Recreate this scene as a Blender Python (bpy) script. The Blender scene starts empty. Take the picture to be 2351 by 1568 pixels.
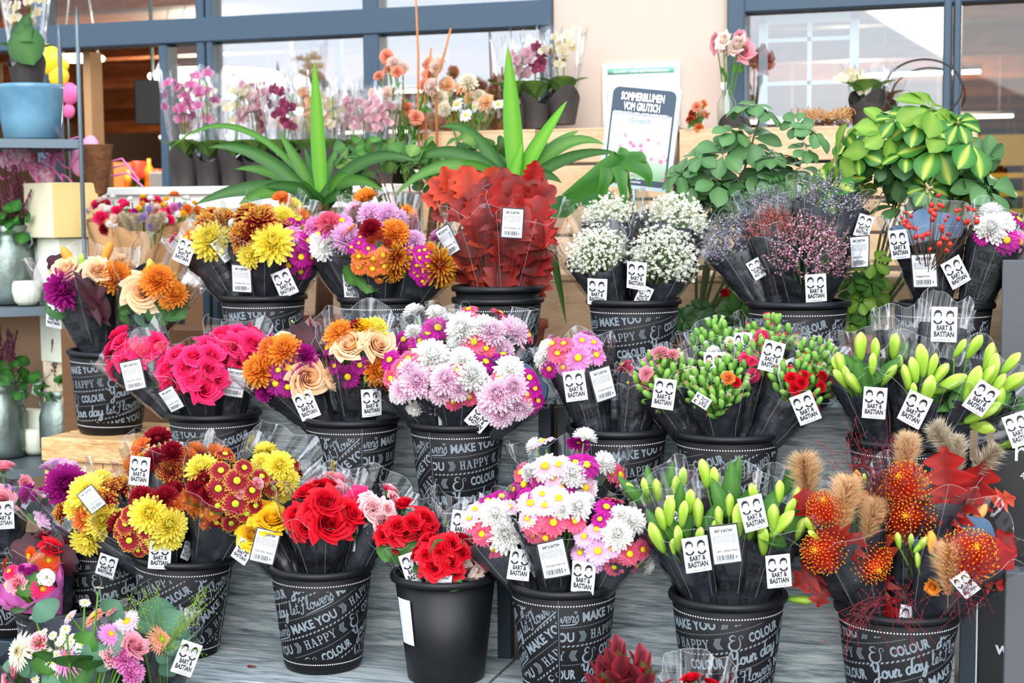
import bpy, bmesh, math, random
from mathutils import Vector as V, Matrix as M, noise as NZ
S = bpy.context.scene
COL = S.collection
RND = random.Random(7)
PI = math.pi
W_, H_, FPX = 2351, 1568, 3500.0
# ---------------------------------------------------------------- camera
PIT, ROL, YAW = math.radians(5.0), math.radians(.47), math.radians(18.16)
CF = V((-math.sin(YAW)*math.cos(PIT), math.cos(YAW)*math.cos(PIT), -math.sin(PIT)))
_R0 = V((math.cos(YAW), math.sin(YAW), 0)); _U0 = _R0.cross(CF)
CR = _R0*math.cos(ROL) - _U0*math.sin(ROL)
CU = _R0*math.sin(ROL) + _U0*math.cos(ROL)
CC = V((0, 0, 1.55))
cam = bpy.data.cameras.new('camera'); camo = bpy.data.objects.new('camera', cam); COL.objects.link(camo)
camo.matrix_world = M(((CR.x, CU.x, -CF.x, CC.x), (CR.y, CU.y, -CF.y, CC.y), (CR.z, CU.z, -CF.z, CC.z), (0, 0, 0, 1)))
cam.sensor_width = 36; cam.lens = 36*FPX/W_; cam.clip_end = 200
cam.dof.use_dof = True; cam.dof.focus_distance = 4.05; cam.dof.aperture_fstop = 4.0
S.camera = camo

def at(x, y, Y):                        # photo pixel -> point on the plane Y
    d = CF + CR*((x-1175.5)/FPX) - CU*((y-784)/FPX)
    return CC + d*(Y/d.y)
def px(P):                              # point -> photo pixel, depth
    q = P-CC; d = q.dot(CF)
    return 1175.5+FPX*q.dot(CR)/d, 784-FPX*q.dot(CU)/d, d

# ---------------------------------------------------------------- world, sun, exposure
S.view_settings.view_transform = 'Standard'; S.view_settings.look = 'None'
S.view_settings.gamma = 1; S.view_settings.use_curve_mapping = False
S.view_settings.exposure = 0.66
S.cycles.transparent_max_bounces = 40
S.cycles.max_bounces = 7; S.cycles.diffuse_bounces = 4; S.cycles.glossy_bounces = 3; S.cycles.transmission_bounces = 4
S.cycles.caustics_reflective = False; S.cycles.caustics_refractive = False
wd = bpy.data.worlds.new('World'); S.world = wd; wd.use_nodes = True
nt = wd.node_tree; nt.nodes.clear()
def N(nt, t, **k):
    n = nt.nodes.new(t)
    for a, b in k.items(): setattr(n, a, b)
    return n
tc = N(nt, 'ShaderNodeTexCoord'); sx = N(nt, 'ShaderNodeSeparateXYZ'); rp = N(nt, 'ShaderNodeValToRGB')
nz = N(nt, 'ShaderNodeTexNoise'); nz.inputs['Scale'].default_value = 2.2; nz.inputs['Detail'].default_value = 6
mp = N(nt, 'ShaderNodeMapping'); mp.inputs['Scale'].default_value = (1, 1, 2.5)
cr2 = N(nt, 'ShaderNodeValToRGB'); mx = N(nt, 'ShaderNodeMix', data_type='RGBA')
bg = N(nt, 'ShaderNodeBackground'); wo = N(nt, 'ShaderNodeOutputWorld')
e = rp.color_ramp.elements
e[0].position = 0.0; e[0].color = (.30, .31, .32, 1)
e[1].position = 1.0; e[1].color = (.50, .66, .95, 1)
for p_, c_ in ((.495, (.34, .35, .36, 1)), (.52, (.80, .86, .93, 1)), (.62, (.72, .82, .97, 1))):
    q = e.new(p_); q.color = c_
mr = N(nt, 'ShaderNodeMath', operation='MULTIPLY_ADD'); mr.inputs[1].default_value = .5; mr.inputs[2].default_value = .5
L = nt.links.new
L(tc.outputs['Generated'], sx.inputs[0]); L(sx.outputs['Z'], mr.inputs[0]); L(mr.outputs[0], rp.inputs[0])
L(tc.outputs['Generated'], mp.inputs[0]); L(mp.outputs[0], nz.inputs[0]); L(nz.outputs['Fac'], cr2.inputs[0])
cr2.color_ramp.elements[0].position = .42; cr2.color_ramp.elements[1].position = .62
cr2.color_ramp.elements[0].color = (0, 0, 0, 1); cr2.color_ramp.elements[1].color = (.75, .75, .75, 1)
gt = N(nt, 'ShaderNodeMath', operation='GREATER_THAN'); gt.inputs[1].default_value = .0
ml = N(nt, 'ShaderNodeMath', operation='MULTIPLY')
L(sx.outputs['Z'], gt.inputs[0]); L(gt.outputs[0], ml.inputs[0]); L(cr2.outputs[0], ml.inputs[1])
L(ml.outputs[0], mx.inputs['Factor']); L(rp.outputs[0], mx.inputs['A']); mx.inputs['B'].default_value = (1.0, 1.0, 1.0, 1)
L(mx.outputs['Result'], bg.inputs[0]); bg.inputs[1].default_value = 1.45; L(bg.outputs[0], wo.inputs[0])
sl = bpy.data.lights.new('overcast_sun', 'SUN'); sl.energy = 2.3; sl.angle = math.radians(60); sl.color = (1, .97, .93)
so = bpy.data.objects.new('overcast_sun', sl); COL.objects.link(so)
so.rotation_euler = V((-.22, .85, -.52)).to_track_quat('-Z', 'Y').to_euler()

# ---------------------------------------------------------------- colours and materials
def C(h, a=1):
    r = []
    for i in (0, 2, 4):
        s = int(h[i:i+2], 16)/255
        r.append(s/12.92 if s <= .04045 else ((s+.055)/1.055)**2.4)
    return (*r, a)
MATS = {}
def mat(name, col='808080', rough=.6, metal=0, spec=.5, emit=0, bump=0, bscale=60, var=0, vscale=8, vcol=None, stretch=None, rnd=0):
    if name in MATS: return MATS[name]
    m = bpy.data.materials.new(name); m.use_nodes = True; t = m.node_tree; b = t.nodes['Principled BSDF']
    c = C(col); b.inputs['Base Color'].default_value = c
    b.inputs['Roughness'].default_value = rough; b.inputs['Metallic'].default_value = metal
    b.inputs['Specular IOR Level'].default_value = spec
    if emit:
        b.inputs['Emission Color'].default_value = c; b.inputs['Emission Strength'].default_value = emit
    src = None
    if bump or var:
        o = N(t, 'ShaderNodeTexCoord'); g = N(t, 'ShaderNodeMapping'); t.links.new(o.outputs['Object'], g.inputs[0])
        if stretch: g.inputs['Scale'].default_value = stretch
    if var:
        n = N(t, 'ShaderNodeTexNoise'); n.inputs['Scale'].default_value = vscale; n.inputs['Detail'].default_value = 5
        t.links.new(g.outputs[0], n.inputs[0])
        r = N(t, 'ShaderNodeValToRGB'); c2 = C(vcol) if vcol else tuple(x*(1-var) for x in c[:3])+(1,)
        r.color_ramp.elements[0].position = .35; r.color_ramp.elements[1].position = .65
        r.color_ramp.elements[0].color = c2; r.color_ramp.elements[1].color = c
        t.links.new(n.outputs['Fac'], r.inputs[0]); t.links.new(r.outputs[0], b.inputs['Base Color']); src = r.outputs[0]
    if bump:
        n = N(t, 'ShaderNodeTexNoise'); n.inputs['Scale'].default_value = bscale; n.inputs['Detail'].default_value = 4
        t.links.new(g.outputs[0], n.inputs[0]); k = N(t, 'ShaderNodeBump'); k.inputs['Strength'].default_value = bump; k.inputs['Distance'].default_value = .01
        t.links.new(n.outputs['Fac'], k.inputs['Height']); t.links.new(k.outputs[0], b.inputs['Normal'])
    MATS[name] = m
    return m
def petal(name, tip, base=None, mid=None, tr=.42, rough=.55, midpos=.5, sharp=False, vary=.12):
    """petal or leaf: colour runs from base (t=0) to tip (t=1), a little light passes through"""
    if name in MATS: return MATS[name]
    m = bpy.data.materials.new(name); m.use_nodes = True; t = m.node_tree; b = t.nodes['Principled BSDF']; out = t.nodes['Material Output']
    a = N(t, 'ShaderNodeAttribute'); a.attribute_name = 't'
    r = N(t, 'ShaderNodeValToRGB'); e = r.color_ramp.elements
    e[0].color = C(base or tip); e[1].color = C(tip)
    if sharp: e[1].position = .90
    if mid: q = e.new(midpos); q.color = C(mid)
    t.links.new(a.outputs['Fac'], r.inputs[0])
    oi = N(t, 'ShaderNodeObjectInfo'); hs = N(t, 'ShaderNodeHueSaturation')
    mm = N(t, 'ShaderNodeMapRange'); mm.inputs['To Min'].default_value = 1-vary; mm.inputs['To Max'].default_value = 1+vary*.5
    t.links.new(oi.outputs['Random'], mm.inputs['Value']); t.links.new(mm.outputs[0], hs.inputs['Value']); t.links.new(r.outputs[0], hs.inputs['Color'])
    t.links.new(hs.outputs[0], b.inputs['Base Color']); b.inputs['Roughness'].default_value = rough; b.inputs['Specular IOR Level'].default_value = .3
    tl = N(t, 'ShaderNodeBsdfTranslucent'); t.links.new(hs.outputs[0], tl.inputs[0])
    x = N(t, 'ShaderNodeMixShader'); x.inputs[0].default_value = tr
    t.links.new(b.outputs[0], x.inputs[1]); t.links.new(tl.outputs[0], x.inputs[2]); t.links.new(x.outputs[0], out.inputs[0])
    MATS[name] = m
    return m
def film_mat(name, wr=.30, refl=.8, tint=(.985, .99, .995)):
    m = bpy.data.materials.new(name); m.use_nodes = True; t = m.node_tree; t.nodes.clear()
    out = N(t, 'ShaderNodeOutputMaterial'); tr = N(t, 'ShaderNodeBsdfTransparent'); gl = N(t, 'ShaderNodeBsdfGlossy'); x = N(t, 'ShaderNodeMixShader')
    tr.inputs[0].default_value = (*tint, 1); gl.inputs['Roughness'].default_value = .07
    o = N(t, 'ShaderNodeTexCoord'); n = N(t, 'ShaderNodeTexNoise'); n.inputs['Scale'].default_value = 9; n.inputs['Detail'].default_value = 2; n.inputs['Distortion'].default_value = .8
    k = N(t, 'ShaderNodeBump'); k.inputs['Strength'].default_value = wr; k.inputs['Distance'].default_value = .02
    f = N(t, 'ShaderNodeFresnel'); f.inputs['IOR'].default_value = 1.5
    mu = N(t, 'ShaderNodeMath', operation='MULTIPLY', use_clamp=True); mu.inputs[1].default_value = refl
    t.links.new(o.outputs['Object'], n.inputs[0]); t.links.new(n.outputs['Fac'], k.inputs['Height'])
    t.links.new(k.outputs[0], gl.inputs['Normal']); t.links.new(k.outputs[0], f.inputs['Normal'])
    mn = N(t, 'ShaderNodeMath', operation='MINIMUM'); mn.inputs[1].default_value = .36; t.links.new(f.outputs[0], mu.inputs[0]); t.links.new(mu.outputs[0], mn.inputs[0]); t.links.new(mn.outputs[0], x.inputs[0])
    t.links.new(tr.outputs[0], x.inputs[1]); t.links.new(gl.outputs[0], x.inputs[2]); t.links.new(x.outputs[0], out.inputs[0])
    MATS[name] = m
    return m
def glass_mat(name, refl, tint=(.9, .95, .97)):
    m = bpy.data.materials.new(name); m.use_nodes = True; t = m.node_tree; t.nodes.clear()
    out = N(t, 'ShaderNodeOutputMaterial'); tr = N(t, 'ShaderNodeBsdfTransparent'); gl = N(t, 'ShaderNodeBsdfGlossy'); x = N(t, 'ShaderNodeMixShader')
    tr.inputs[0].default_value = (*tint, 1); gl.inputs['Roughness'].default_value = .01
    x.inputs[0].default_value = refl
    t.links.new(tr.outputs[0], x.inputs[1]); t.links.new(gl.outputs[0], x.inputs[2]); t.links.new(x.outputs[0], out.inputs[0])
    MATS[name] = m
    return m
def wood_mat(name, cols, scale=(1.5, 18, 18), rough=.6, knots=True, axis=0):
    m = bpy.data.materials.new(name); m.use_nodes = True; t = m.node_tree; b = t.nodes['Principled BSDF']
    o = N(t, 'ShaderNodeTexCoord'); g = N(t, 'ShaderNodeMapping'); g.inputs['Scale'].default_value = scale
    n = N(t, 'ShaderNodeTexNoise'); n.inputs['Scale'].default_value = 3; n.inputs['Detail'].default_value = 10; n.inputs['Roughness'].default_value = .72; n.inputs['Distortion'].default_value = .9
    n2 = N(t, 'ShaderNodeTexNoise'); n2.inputs['Scale'].default_value = 14; n2.inputs['Detail'].default_value = 4
    ad = N(t, 'ShaderNodeMath', operation='MULTIPLY_ADD'); ad.inputs[1].default_value = .45; 
    r = N(t, 'ShaderNodeValToRGB'); e = r.color_ramp.elements
    e[0].position = .54; e[1].position = .92; e[0].color = C(cols[0]); e[1].color = C(cols[-1])
    for i, c in enumerate(cols[1:-1]): q = e.new(.54+.38*(i+1)/(len(cols)-1)); q.color = C(c)
    t.links.new(o.outputs['Object'], g.inputs[0]); t.links.new(g.outputs[0], n.inputs[0]); t.links.new(g.outputs[0], n2.inputs[0])
    t.links.new(n2.outputs['Fac'], ad.inputs[0]); t.links.new(n.outputs['Fac'], ad.inputs[2])
    t.links.new(ad.outputs[0], r.inputs[0]); t.links.new(r.outputs[0], b.inputs['Base Color']); b.inputs['Roughness'].default_value = rough
    k = N(t, 'ShaderNodeBump'); k.inputs['Strength'].default_value = .25; k.inputs['Distance'].default_value = .004
    t.links.new(ad.outputs[0], k.inputs['Height']); t.links.new(k.outputs[0], b.inputs['Normal'])
    MATS[name] = m
    return m
def edge_glint_mat():
    m = bpy.data.materials.new('film_edge_glint'); m.use_nodes = True; t = m.node_tree; t.nodes.clear(); out = N(t, 'ShaderNodeOutputMaterial'); tr = N(t, 'ShaderNodeBsdfTransparent'); df = N(t, 'ShaderNodeBsdfPrincipled'); x = N(t, 'ShaderNodeMixShader')
    df.inputs['Base Color'].default_value = (.9, .93, .95, 1); df.inputs['Roughness'].default_value = .2; x.inputs[0].default_value = .30
    t.links.new(tr.outputs[0], x.inputs[1]); t.links.new(df.outputs[0], x.inputs[2]); t.links.new(x.outputs[0], out.inputs[0]); return m
FGLINT = edge_glint_mat()  # whitish colour painting the glint that film edges catch
FILM = film_mat('clear_film'); FILM_S = film_mat('stiff_film', .15, 1.6)
GREYWOOD = wood_mat('grey_wood', ('4a555a', '7f8b8f', 'aab3b4', 'c0c4c2'), (1.2, 15, 15))
PINE = wood_mat('pale_pine', ('a87848', 'c99c66', 'dcb884', 'e4c696'), (2, 14, 14))
BEIGEW = wood_mat('beige_board', ('c09a74', 'cfac86', 'dabb98'), (2, 10, 10))
BLACKPAP = mat('black_wrap_paper', '2d3037', .40, spec=.5, bump=.7, bscale=16)
BLUEPAP = mat('wrap_inside_slate', '54708c', .6, bump=.2, bscale=25)
PRINTK = mat('black_wrap_print', '050506', .8)
PLASTIC = mat('bucket_plastic', '0d1014', .45, spec=.35)
SLEEVE = mat('bucket_sleeve', '0d0c10', .6, spec=.3)
CHALK = mat('chalk_print', '7c8890', .8); WHITEDOT = mat('white_dots', 'e9eef2', .8)
WHITEP = mat('sticker_white', 'dfe3e8', .5); INK = mat('sticker_ink', '14161c', .7); INKG = mat('sticker_grey', '8a939c', .8)
STEM = petal('stem_green', '5d8f2c', '4a7a24', tr=.1)
FRAME = mat('window_frame_blue', '32485a', .5)
ZINC = mat('zinc', '93a29a', .4, metal=.75, var=.4, vscale=10, bump=.15)

# ---------------------------------------------------------------- mesh building
class G:
    def __init__(s): s.v = []; s.f = []; s.t = []; s.m = []
    def add(s, vs, fs, ts=0.5, mi=0):
        o = len(s.v); s.v += [tuple(q) for q in vs]
        s.t += (ts if isinstance(ts, (list, tuple)) else [ts]*len(vs))
        for f in fs: s.f.append(tuple(i+o for i in f)); s.m.append(mi)
    def merge(s, g, mx=None, mi=None, ts=None):
        vs = [mx @ V(q) for q in g.v] if mx is not None else g.v
        o = len(s.v); s.v += [tuple(q) for q in vs]; s.t += g.t if ts is None else [ts]*len(g.v)
        s.f += [tuple(i+o for i in f) for f in g.f]; s.m += g.m if mi is None else [mi]*len(g.f)
    def box(s, c, d, mi=0, mx=None, t=.5, bev=0):
        x, y, z = d[0]/2, d[1]/2, d[2]/2; c = V(c)
        if bev:
            b = min(bev, x*.45, y*.45, z*.45); vs = []
            for sx_ in (-1, 1):
                for sy in (-1, 1):
                    for sz in (-1, 1):
                        vs += [V((sx_*x, sy*(y-b), sz*(z-b))), V((sx_*(x-b), sy*y, sz*(z-b))), V((sx_*(x-b), sy*(y-b), sz*z))]
            k = lambda a, b_, c_, i: ((a*2+b_)*2+c_)*3+i
            fs = [[k(a, 0, 0, 0), k(a, 1, 0, 0), k(a, 1, 1, 0), k(a, 0, 1, 0)][::1 if a else -1] for a in (0, 1)]
            fs += [[k(0, a, 0, 1), k(0, a, 1, 1), k(1, a, 1, 1), k(1, a, 0, 1)][::1 if a else -1] for a in (0, 1)]
            fs += [[k(0, 0, a, 2), k(1, 0, a, 2), k(1, 1, a, 2), k(0, 1, a, 2)][::1 if a else -1] for a in (0, 1)]
            for a in (0, 1):
                for b_ in (0, 1):
                    fs.append([k(a, b_, 0, 0), k(a, b_, 1, 0), k(a, b_, 1, 1), k(a, b_, 0, 1)][::1 if a != b_ else -1])
                    fs.append([k(a, 0, b_, 0), k(a, 1, b_, 0), k(a, 1, b_, 2), k(a, 0, b_, 2)][::1 if a == b_ else -1])
                    fs.append([k(0, a, b_, 1), k(1, a, b_, 1), k(1, a, b_, 2), k(0, a, b_, 2)][::1 if a != b_ else -1])
                    for c_ in (0, 1): fs.append([k(a, b_, c_, 0), k(a, b_, c_, 1), k(a, b_, c_, 2)][::1 if (a+b_+c_) % 2 else -1])
        else:
            vs = [V((sx_*x, sy*y, sz*z)) for sx_ in (-1, 1) for sy in (-1, 1) for sz in (-1, 1)]
            fs = [(0, 1, 3, 2), (4, 6, 7, 5), (0, 4, 5, 1), (2, 3, 7, 6), (0, 2, 6, 4), (1, 5, 7, 3)]
        vs = [(mx @ (q)) + c if mx is not None else q+c for q in vs]
        s.add(vs, fs, t, mi)
    def tube(s, pts, r, n=6, mi=0, cap=True, ts=None):
        pts = [V(p) for p in pts]; k = len(pts); rs = r if isinstance(r, (list, tuple)) else [r]*k
        vs = []; up = None; tt = []
        for i, p in enumerate(pts):
            d = (pts[min(i+1, k-1)]-pts[max(i-1, 0)]).normalized()
            if up is None: up = d.orthogonal().normalized()
            up = (up-d*up.dot(d)).normalized(); w = d.cross(up)
            for j in range(n):
                a = 2*PI*j/n; vs.append(p+(up*math.cos(a)+w*math.sin(a))*rs[i]); tt.append(ts[i] if ts else i/max(1, k-1))
        fs = [(i*n+j, i*n+(j+1) % n, (i+1)*n+(j+1) % n, (i+1)*n+j) for i in range(k-1) for j in range(n)]
        if cap: fs += [tuple(range(n))[::-1], tuple((k-1)*n+j for j in range(n))]
        s.add(vs, fs, tt, mi)
    def lathe(s, prof, n=24, mi=0, mx=None, ts=None, wob=None):
        vs = []; tt = []; k = len(prof)
        for i, (r, z) in enumerate(prof):
            for j in range(n):
                a = 2*PI*j/n; q = r*(wob(a, i/(k-1)) if wob else 1)
                p = V((q*math.cos(a), q*math.sin(a), z)); vs.append(mx @ p if mx is not None else p); tt.append(ts[i] if ts else i/(k-1))
        fs = [(i*n+j, i*n+(j+1) % n, (i+1)*n+(j+1) % n, (i+1)*n+j) for i in range(k-1) for j in range(n)]
        s.add(vs, fs, tt, mi)
    def ball(s, c, r, nu=8, nv=5, mi=0, sc=(1, 1, 1), mx=None, t=.5):
        vs = [V((0, 0, -r*sc[2]))]
        for i in range(1, nv):
            b = -PI/2+PI*i/nv
            for j in range(nu): a = 2*PI*j/nu; vs.append(V((r*sc[0]*math.cos(a)*math.cos(b), r*sc[1]*math.sin(a)*math.cos(b), r*sc[2]*math.sin(b))))
        vs.append(V((0, 0, r*sc[2]))); e_ = len(vs)-1
        fs = [(0, 1+(j+1) % nu, 1+j) for j in range(nu)]
        fs += [(1+i*nu+j, 1+i*nu+(j+1) % nu, 1+(i+1)*nu+(j+1) % nu, 1+(i+1)*nu+j) for i in range(nv-2) for j in range(nu)]
        fs += [(e_, 1+(nv-2)*nu+j, 1+(nv-2)*nu+(j+1) % nu) for j in range(nu)]
        s.add([(mx @ q if mx is not None else q)+V(c) for q in vs], fs, t, mi)
    def grid(s, fn, nu, nv, mi=0, tf=None, closed=False, flip=False):
        vs = []; tt = []
        for i in range(nv+1):
            for j in range(nu + (0 if closed else 1)):
                u, w = j/nu, i/nv; vs.append(fn(u, w)); tt.append(tf(u, w) if tf else w)
        k = nu if closed else nu+1
        fs = []
        for i in range(nv):
            for j in range(nu):
                a, b = i*k+j, i*k+(j+1) % k; q = (a, b, b+k, a+k); fs.append(q[::-1] if flip else q)
        s.add(vs, fs, tt, mi)
    def mesh(s, name, mats, smooth=True):
        me = bpy.data.meshes.new(name); me.from_pydata(s.v, [], s.f)
        for m_ in (mats if isinstance(mats, (list, tuple)) else [mats]): me.materials.append(m_)
        me.polygons.foreach_set('material_index', s.m)
        if smooth: me.polygons.foreach_set('use_smooth', [True]*len(s.f))
        a = me.attributes.new('t', 'FLOAT', 'POINT'); a.data.foreach_set('value', [float(x) for x in s.t])
        return me
WM = {}
I4 = M.Identity(4)
def put(name, me, parent=None, mw=None, ma=None, kind=None, label=None):
    """link a mesh as one object at world matrix mw under a parent"""
    o = bpy.data.objects.new(name, me); COL.objects.link(o); mw = mw if mw is not None else (WM[parent.name] if parent and me is None else I4)
    if parent is not None:
        o.parent = parent; o.matrix_local = WM[parent.name].inverted() @ mw
    else: o.matrix_world = mw
    WM[o.name] = mw.copy()
    if ma is not None:
        for i, m_ in enumerate(ma if isinstance(ma, (list, tuple)) else [ma]):
            o.material_slots[i].link = 'OBJECT'; o.material_slots[i].material = m_
    if kind: o['kind'] = kind
    if label: o['label'] = label
    return o
def thing(name, label, cat, loc, group=None, rz=0):
    o = bpy.data.objects.new(name, None); COL.objects.link(o); mw = M.Translation(V(loc)) @ M.Rotation(rz, 4, 'Z')
    o.matrix_world = mw; WM[o.name] = mw.copy(); o.empty_display_size = .05
    o['label'] = label; o['category'] = cat
    if group: o['group'] = group
    return o
def tag(o, label, cat, group=None):
    o['label'] = label; o['category'] = cat
    if group: o['group'] = group
    return o
def bld(name, g, mats, parent=None, mw=None, smooth=True, **k):
    return put(name, g.mesh(name, mats, smooth), parent, mw if mw is not None else (WM[parent.name] if parent else I4), **k)
def bldw(name, g, mats, parent=None, smooth=True, **k):     # g holds world coordinates
    base = WM[parent.name] if parent else I4; inv = base.inverted()
    g.v = [tuple(inv @ V(q)) for q in g.v]
    return put(name, g.mesh(name, mats, smooth), parent, base, **k)
def frame_z(pos, nrm, up=None, roll=0, s=1.0):
    """matrix with local Z along nrm"""
    z = V(nrm).normalized(); u = V(up) if up is not None else V((0, 0, 1))
    x = u.cross(z)
    if x.length < 1e-4: x = z.orthogonal()
    x.normalize(); y = z.cross(x)
    m = M(((x.x, y.x, z.x, 0), (x.y, y.y, z.y, 0), (x.z, y.z, z.z, 0), (0, 0, 0, 1)))
    sm = M.Diagonal((s, s, s, 1)) if not isinstance(s, (tuple, list)) else M.Diagonal((*s, 1))
    return M.Translation(V(pos)) @ m @ M.Rotation(roll, 4, 'Z') @ sm
# ---------------------------------------------------------------- lettering
_TX = {}
def text_poly(body, off=.02, shear=0.0):
    """flat triangles of a word: cap height 1, left edge at 0 -> verts, faces, width"""
    k = (body, off, shear)
    if k in _TX: return _TX[k]
    c = bpy.data.curves.new('word', 'FONT'); c.body = body; c.size = 1; c.offset = off; c.resolution_u = 2; c.shear = shear
    o = bpy.data.objects.new('word', c); COL.objects.link(o)
    dg = bpy.context.evaluated_depsgraph_get(); oe = o.evaluated_get(dg); me = oe.to_mesh()
    me.calc_loop_triangles()
    vs = [(v.co.x, v.co.y) for v in me.vertices]; fs = [tuple(t.vertices) for t in me.loop_triangles]
    oe.to_mesh_clear(); COL.objects.unlink(o); bpy.data.objects.remove(o); bpy.data.curves.remove(c)
    x0 = min(v[0] for v in vs); x1 = max(v[0] for v in vs); h = .73
    vs = [((x-x0)/h, y/h) for x, y in vs]
    _TX[k] = (vs, fs, (x1-x0)/h)
    return _TX[k]
class Flat:                                # flat print: triangles/quads in 2-D with an ink index
    def __init__(s): s.v = []; s.f = []; s.m = []
    def poly(s, vs, fs, m=0):
        o = len(s.v); s.v += vs; s.f += [tuple(i+o for i in f) for f in fs]; s.m += [m]*len(fs)
    def word(s, body, x, y, h, w=None, sx=None, m=0, off=.03, shear=0, center=False):
        vs, fs, wd = text_poly(body, off, shear); k = w/wd if w else h*(sx or 1)
        if center: x -= wd*k/2
        s.poly([(x+a*k, y+b*h) for a, b in vs], fs, m); return x+wd*k
    def rect(s, x0, y0, x1, y1, m=0, sk=0): s.poly([(x0, y0), (x1, y0), (x1+sk, y1), (x0+sk, y1)], [(0, 1, 2, 3)], m)
    def disc(s, x, y, r, n=6, m=0): s.poly([(x+r*math.cos(2*PI*i/n), y+r*math.sin(2*PI*i/n)) for i in range(n)], [tuple(range(n))], m)
    def stroke(s, pts, w, m=0, sub=4):
        P = [V((p[0], p[1])) for p in pts]; Q = []; Wd = []
        ws = [p[2] if len(p) > 2 else w for p in pts]
        for i in range(len(P)-1):
            a, b, c, d = P[max(i-1, 0)], P[i], P[i+1], P[min(i+2, len(P)-1)]
            for k in range(sub):
                t = k/sub; Q.append(.5*((2*b)+(c-a)*t+(2*a-5*b+4*c-d)*t*t+(3*b-a-3*c+d)*t**3)); Wd.append(ws[i]*(1-t)+ws[i+1]*t)
        Q.append(P[-1]); Wd.append(ws[-1]); vs = []
        for i, q in enumerate(Q):
            d = Q[min(i+1, len(Q)-1)]-Q[max(i-1, 0)]
            d = d.normalized() if d.length > 1e-9 else V((1, 0)); n = V((-d.y, d.x))*Wd[i]/2
            vs += [tuple(q+n), tuple(q-n)]
        s.poly(vs, [(2*i, 2*i+1, 2*i+3, 2*i+2) for i in range(len(Q)-1)], m)
    def add(s, o, x, y, k=1, kx=None, m=None): s.poly([(x+a*(kx or k), y+b*k) for a, b in o.v], o.f, 0); s.m[-len(o.f):] = [m if m is not None else q for q in o.m]
SCRIPT = {   # handwriting strokes, x-height .5, ascender 1
 'Y': (.72, [[(.02, .82), (.1, .95), (.2, .85), (.22, .6), (.32, .48), (.45, .6), (.55, .97)], [(.55, .97), (.52, .4), (.45, -.15), (.3, -.38), (.16, -.3), (.22, -.08), (.5, .06), (.68, .12)]]),
 'o': (.42, [[(.34, .44), (.18, .48), (.06, .3), (.1, .06), (.24, .02), (.36, .18), (.34, .42), (.28, .34), (.44, .3)]]),
 'u': (.46, [[(.02, .3), (.08, .48), (.1, .2), (.16, .02), (.28, .08), (.36, .48)], [(.36, .48), (.36, .12), (.42, .02), (.5, .12)]]),
 'r': (.36, [[(.02, .2), (.1, .56), (.14, .44), (.28, .44), (.22, .14), (.28, .02), (.4, .14)]]),
 'd': (.5, [[(.34, .4), (.2, .48), (.06, .3), (.1, .06), (.22, .02), (.34, .2), (.46, 1.0)], [(.46, 1.0), (.38, .3), (.4, .04), (.52, .1)]]),
 'a': (.46, [[(.36, .4), (.22, .48), (.06, .3), (.1, .06), (.22, .02), (.34, .2), (.38, .48)], [(.38, .48), (.36, .12), (.42, .02), (.5, .12)]]),
 'y': (.46, [[(.02, .3), (.08, .48), (.1, .2), (.18, .03), (.3, .12), (.4, .48)], [(.4, .48), (.34, -.1), (.2, -.42), (.08, -.32), (.2, -.1), (.5, .14)]]),
 'l': (.3, [[(.0, .12), (.14, .4), (.26, .86), (.2, 1.0), (.12, .8), (.1, .2), (.18, .02), (.32, .14)]]),
 'e': (.38, [[(.02, .14), (.2, .22), (.3, .38), (.2, .5), (.08, .34), (.1, .08), (.22, .02), (.4, .14)]]),
 't': (.32, [[(.2, .86), (.14, .3), (.14, .08), (.22, .02), (.36, .14)], [(.02, .6), (.34, .64)]]),
 'F': (.66, [[(.1, .75), (.14, .95), (.4, .9), (.72, 1.04)], [(.42, .92), (.36, .4), (.22, -.1), (.06, -.12), (.04, .02)], [(.2, .5), (.52, .56)]]),
 'w': (.6, [[(.02, .3), (.08, .48), (.1, .14), (.18, .02), (.3, .4), (.32, .1), (.4, .02), (.5, .3), (.5, .5), (.62, .44)]]),
 's': (.34, [[(.02, .14), (.2, .56), (.24, .36), (.3, .14), (.18, .0), (.06, .06), (.04, .16)]]),
}
def script_word(word, w=.075):
    f = Flat(); x = 0
    for c in word:
        adv, st = SCRIPT[c]
        for q in st: f.stroke([(x+a+b*.12, b) for a, b in q], w, 0, 3)
        x += adv*.93
    if word == 'Flowers':
        f.stroke([(.3, -.28, .02), (1.4, -.2, .09), (2.5, -.14, .1), (2.75, -.05, .05), (2.7, .1, .03)], .06)
        for i in range(5): f.disc(2.66+.09*math.cos(i*1.257), .78+.09*math.sin(i*1.257), .05)
    f.w = x
    return f
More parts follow.
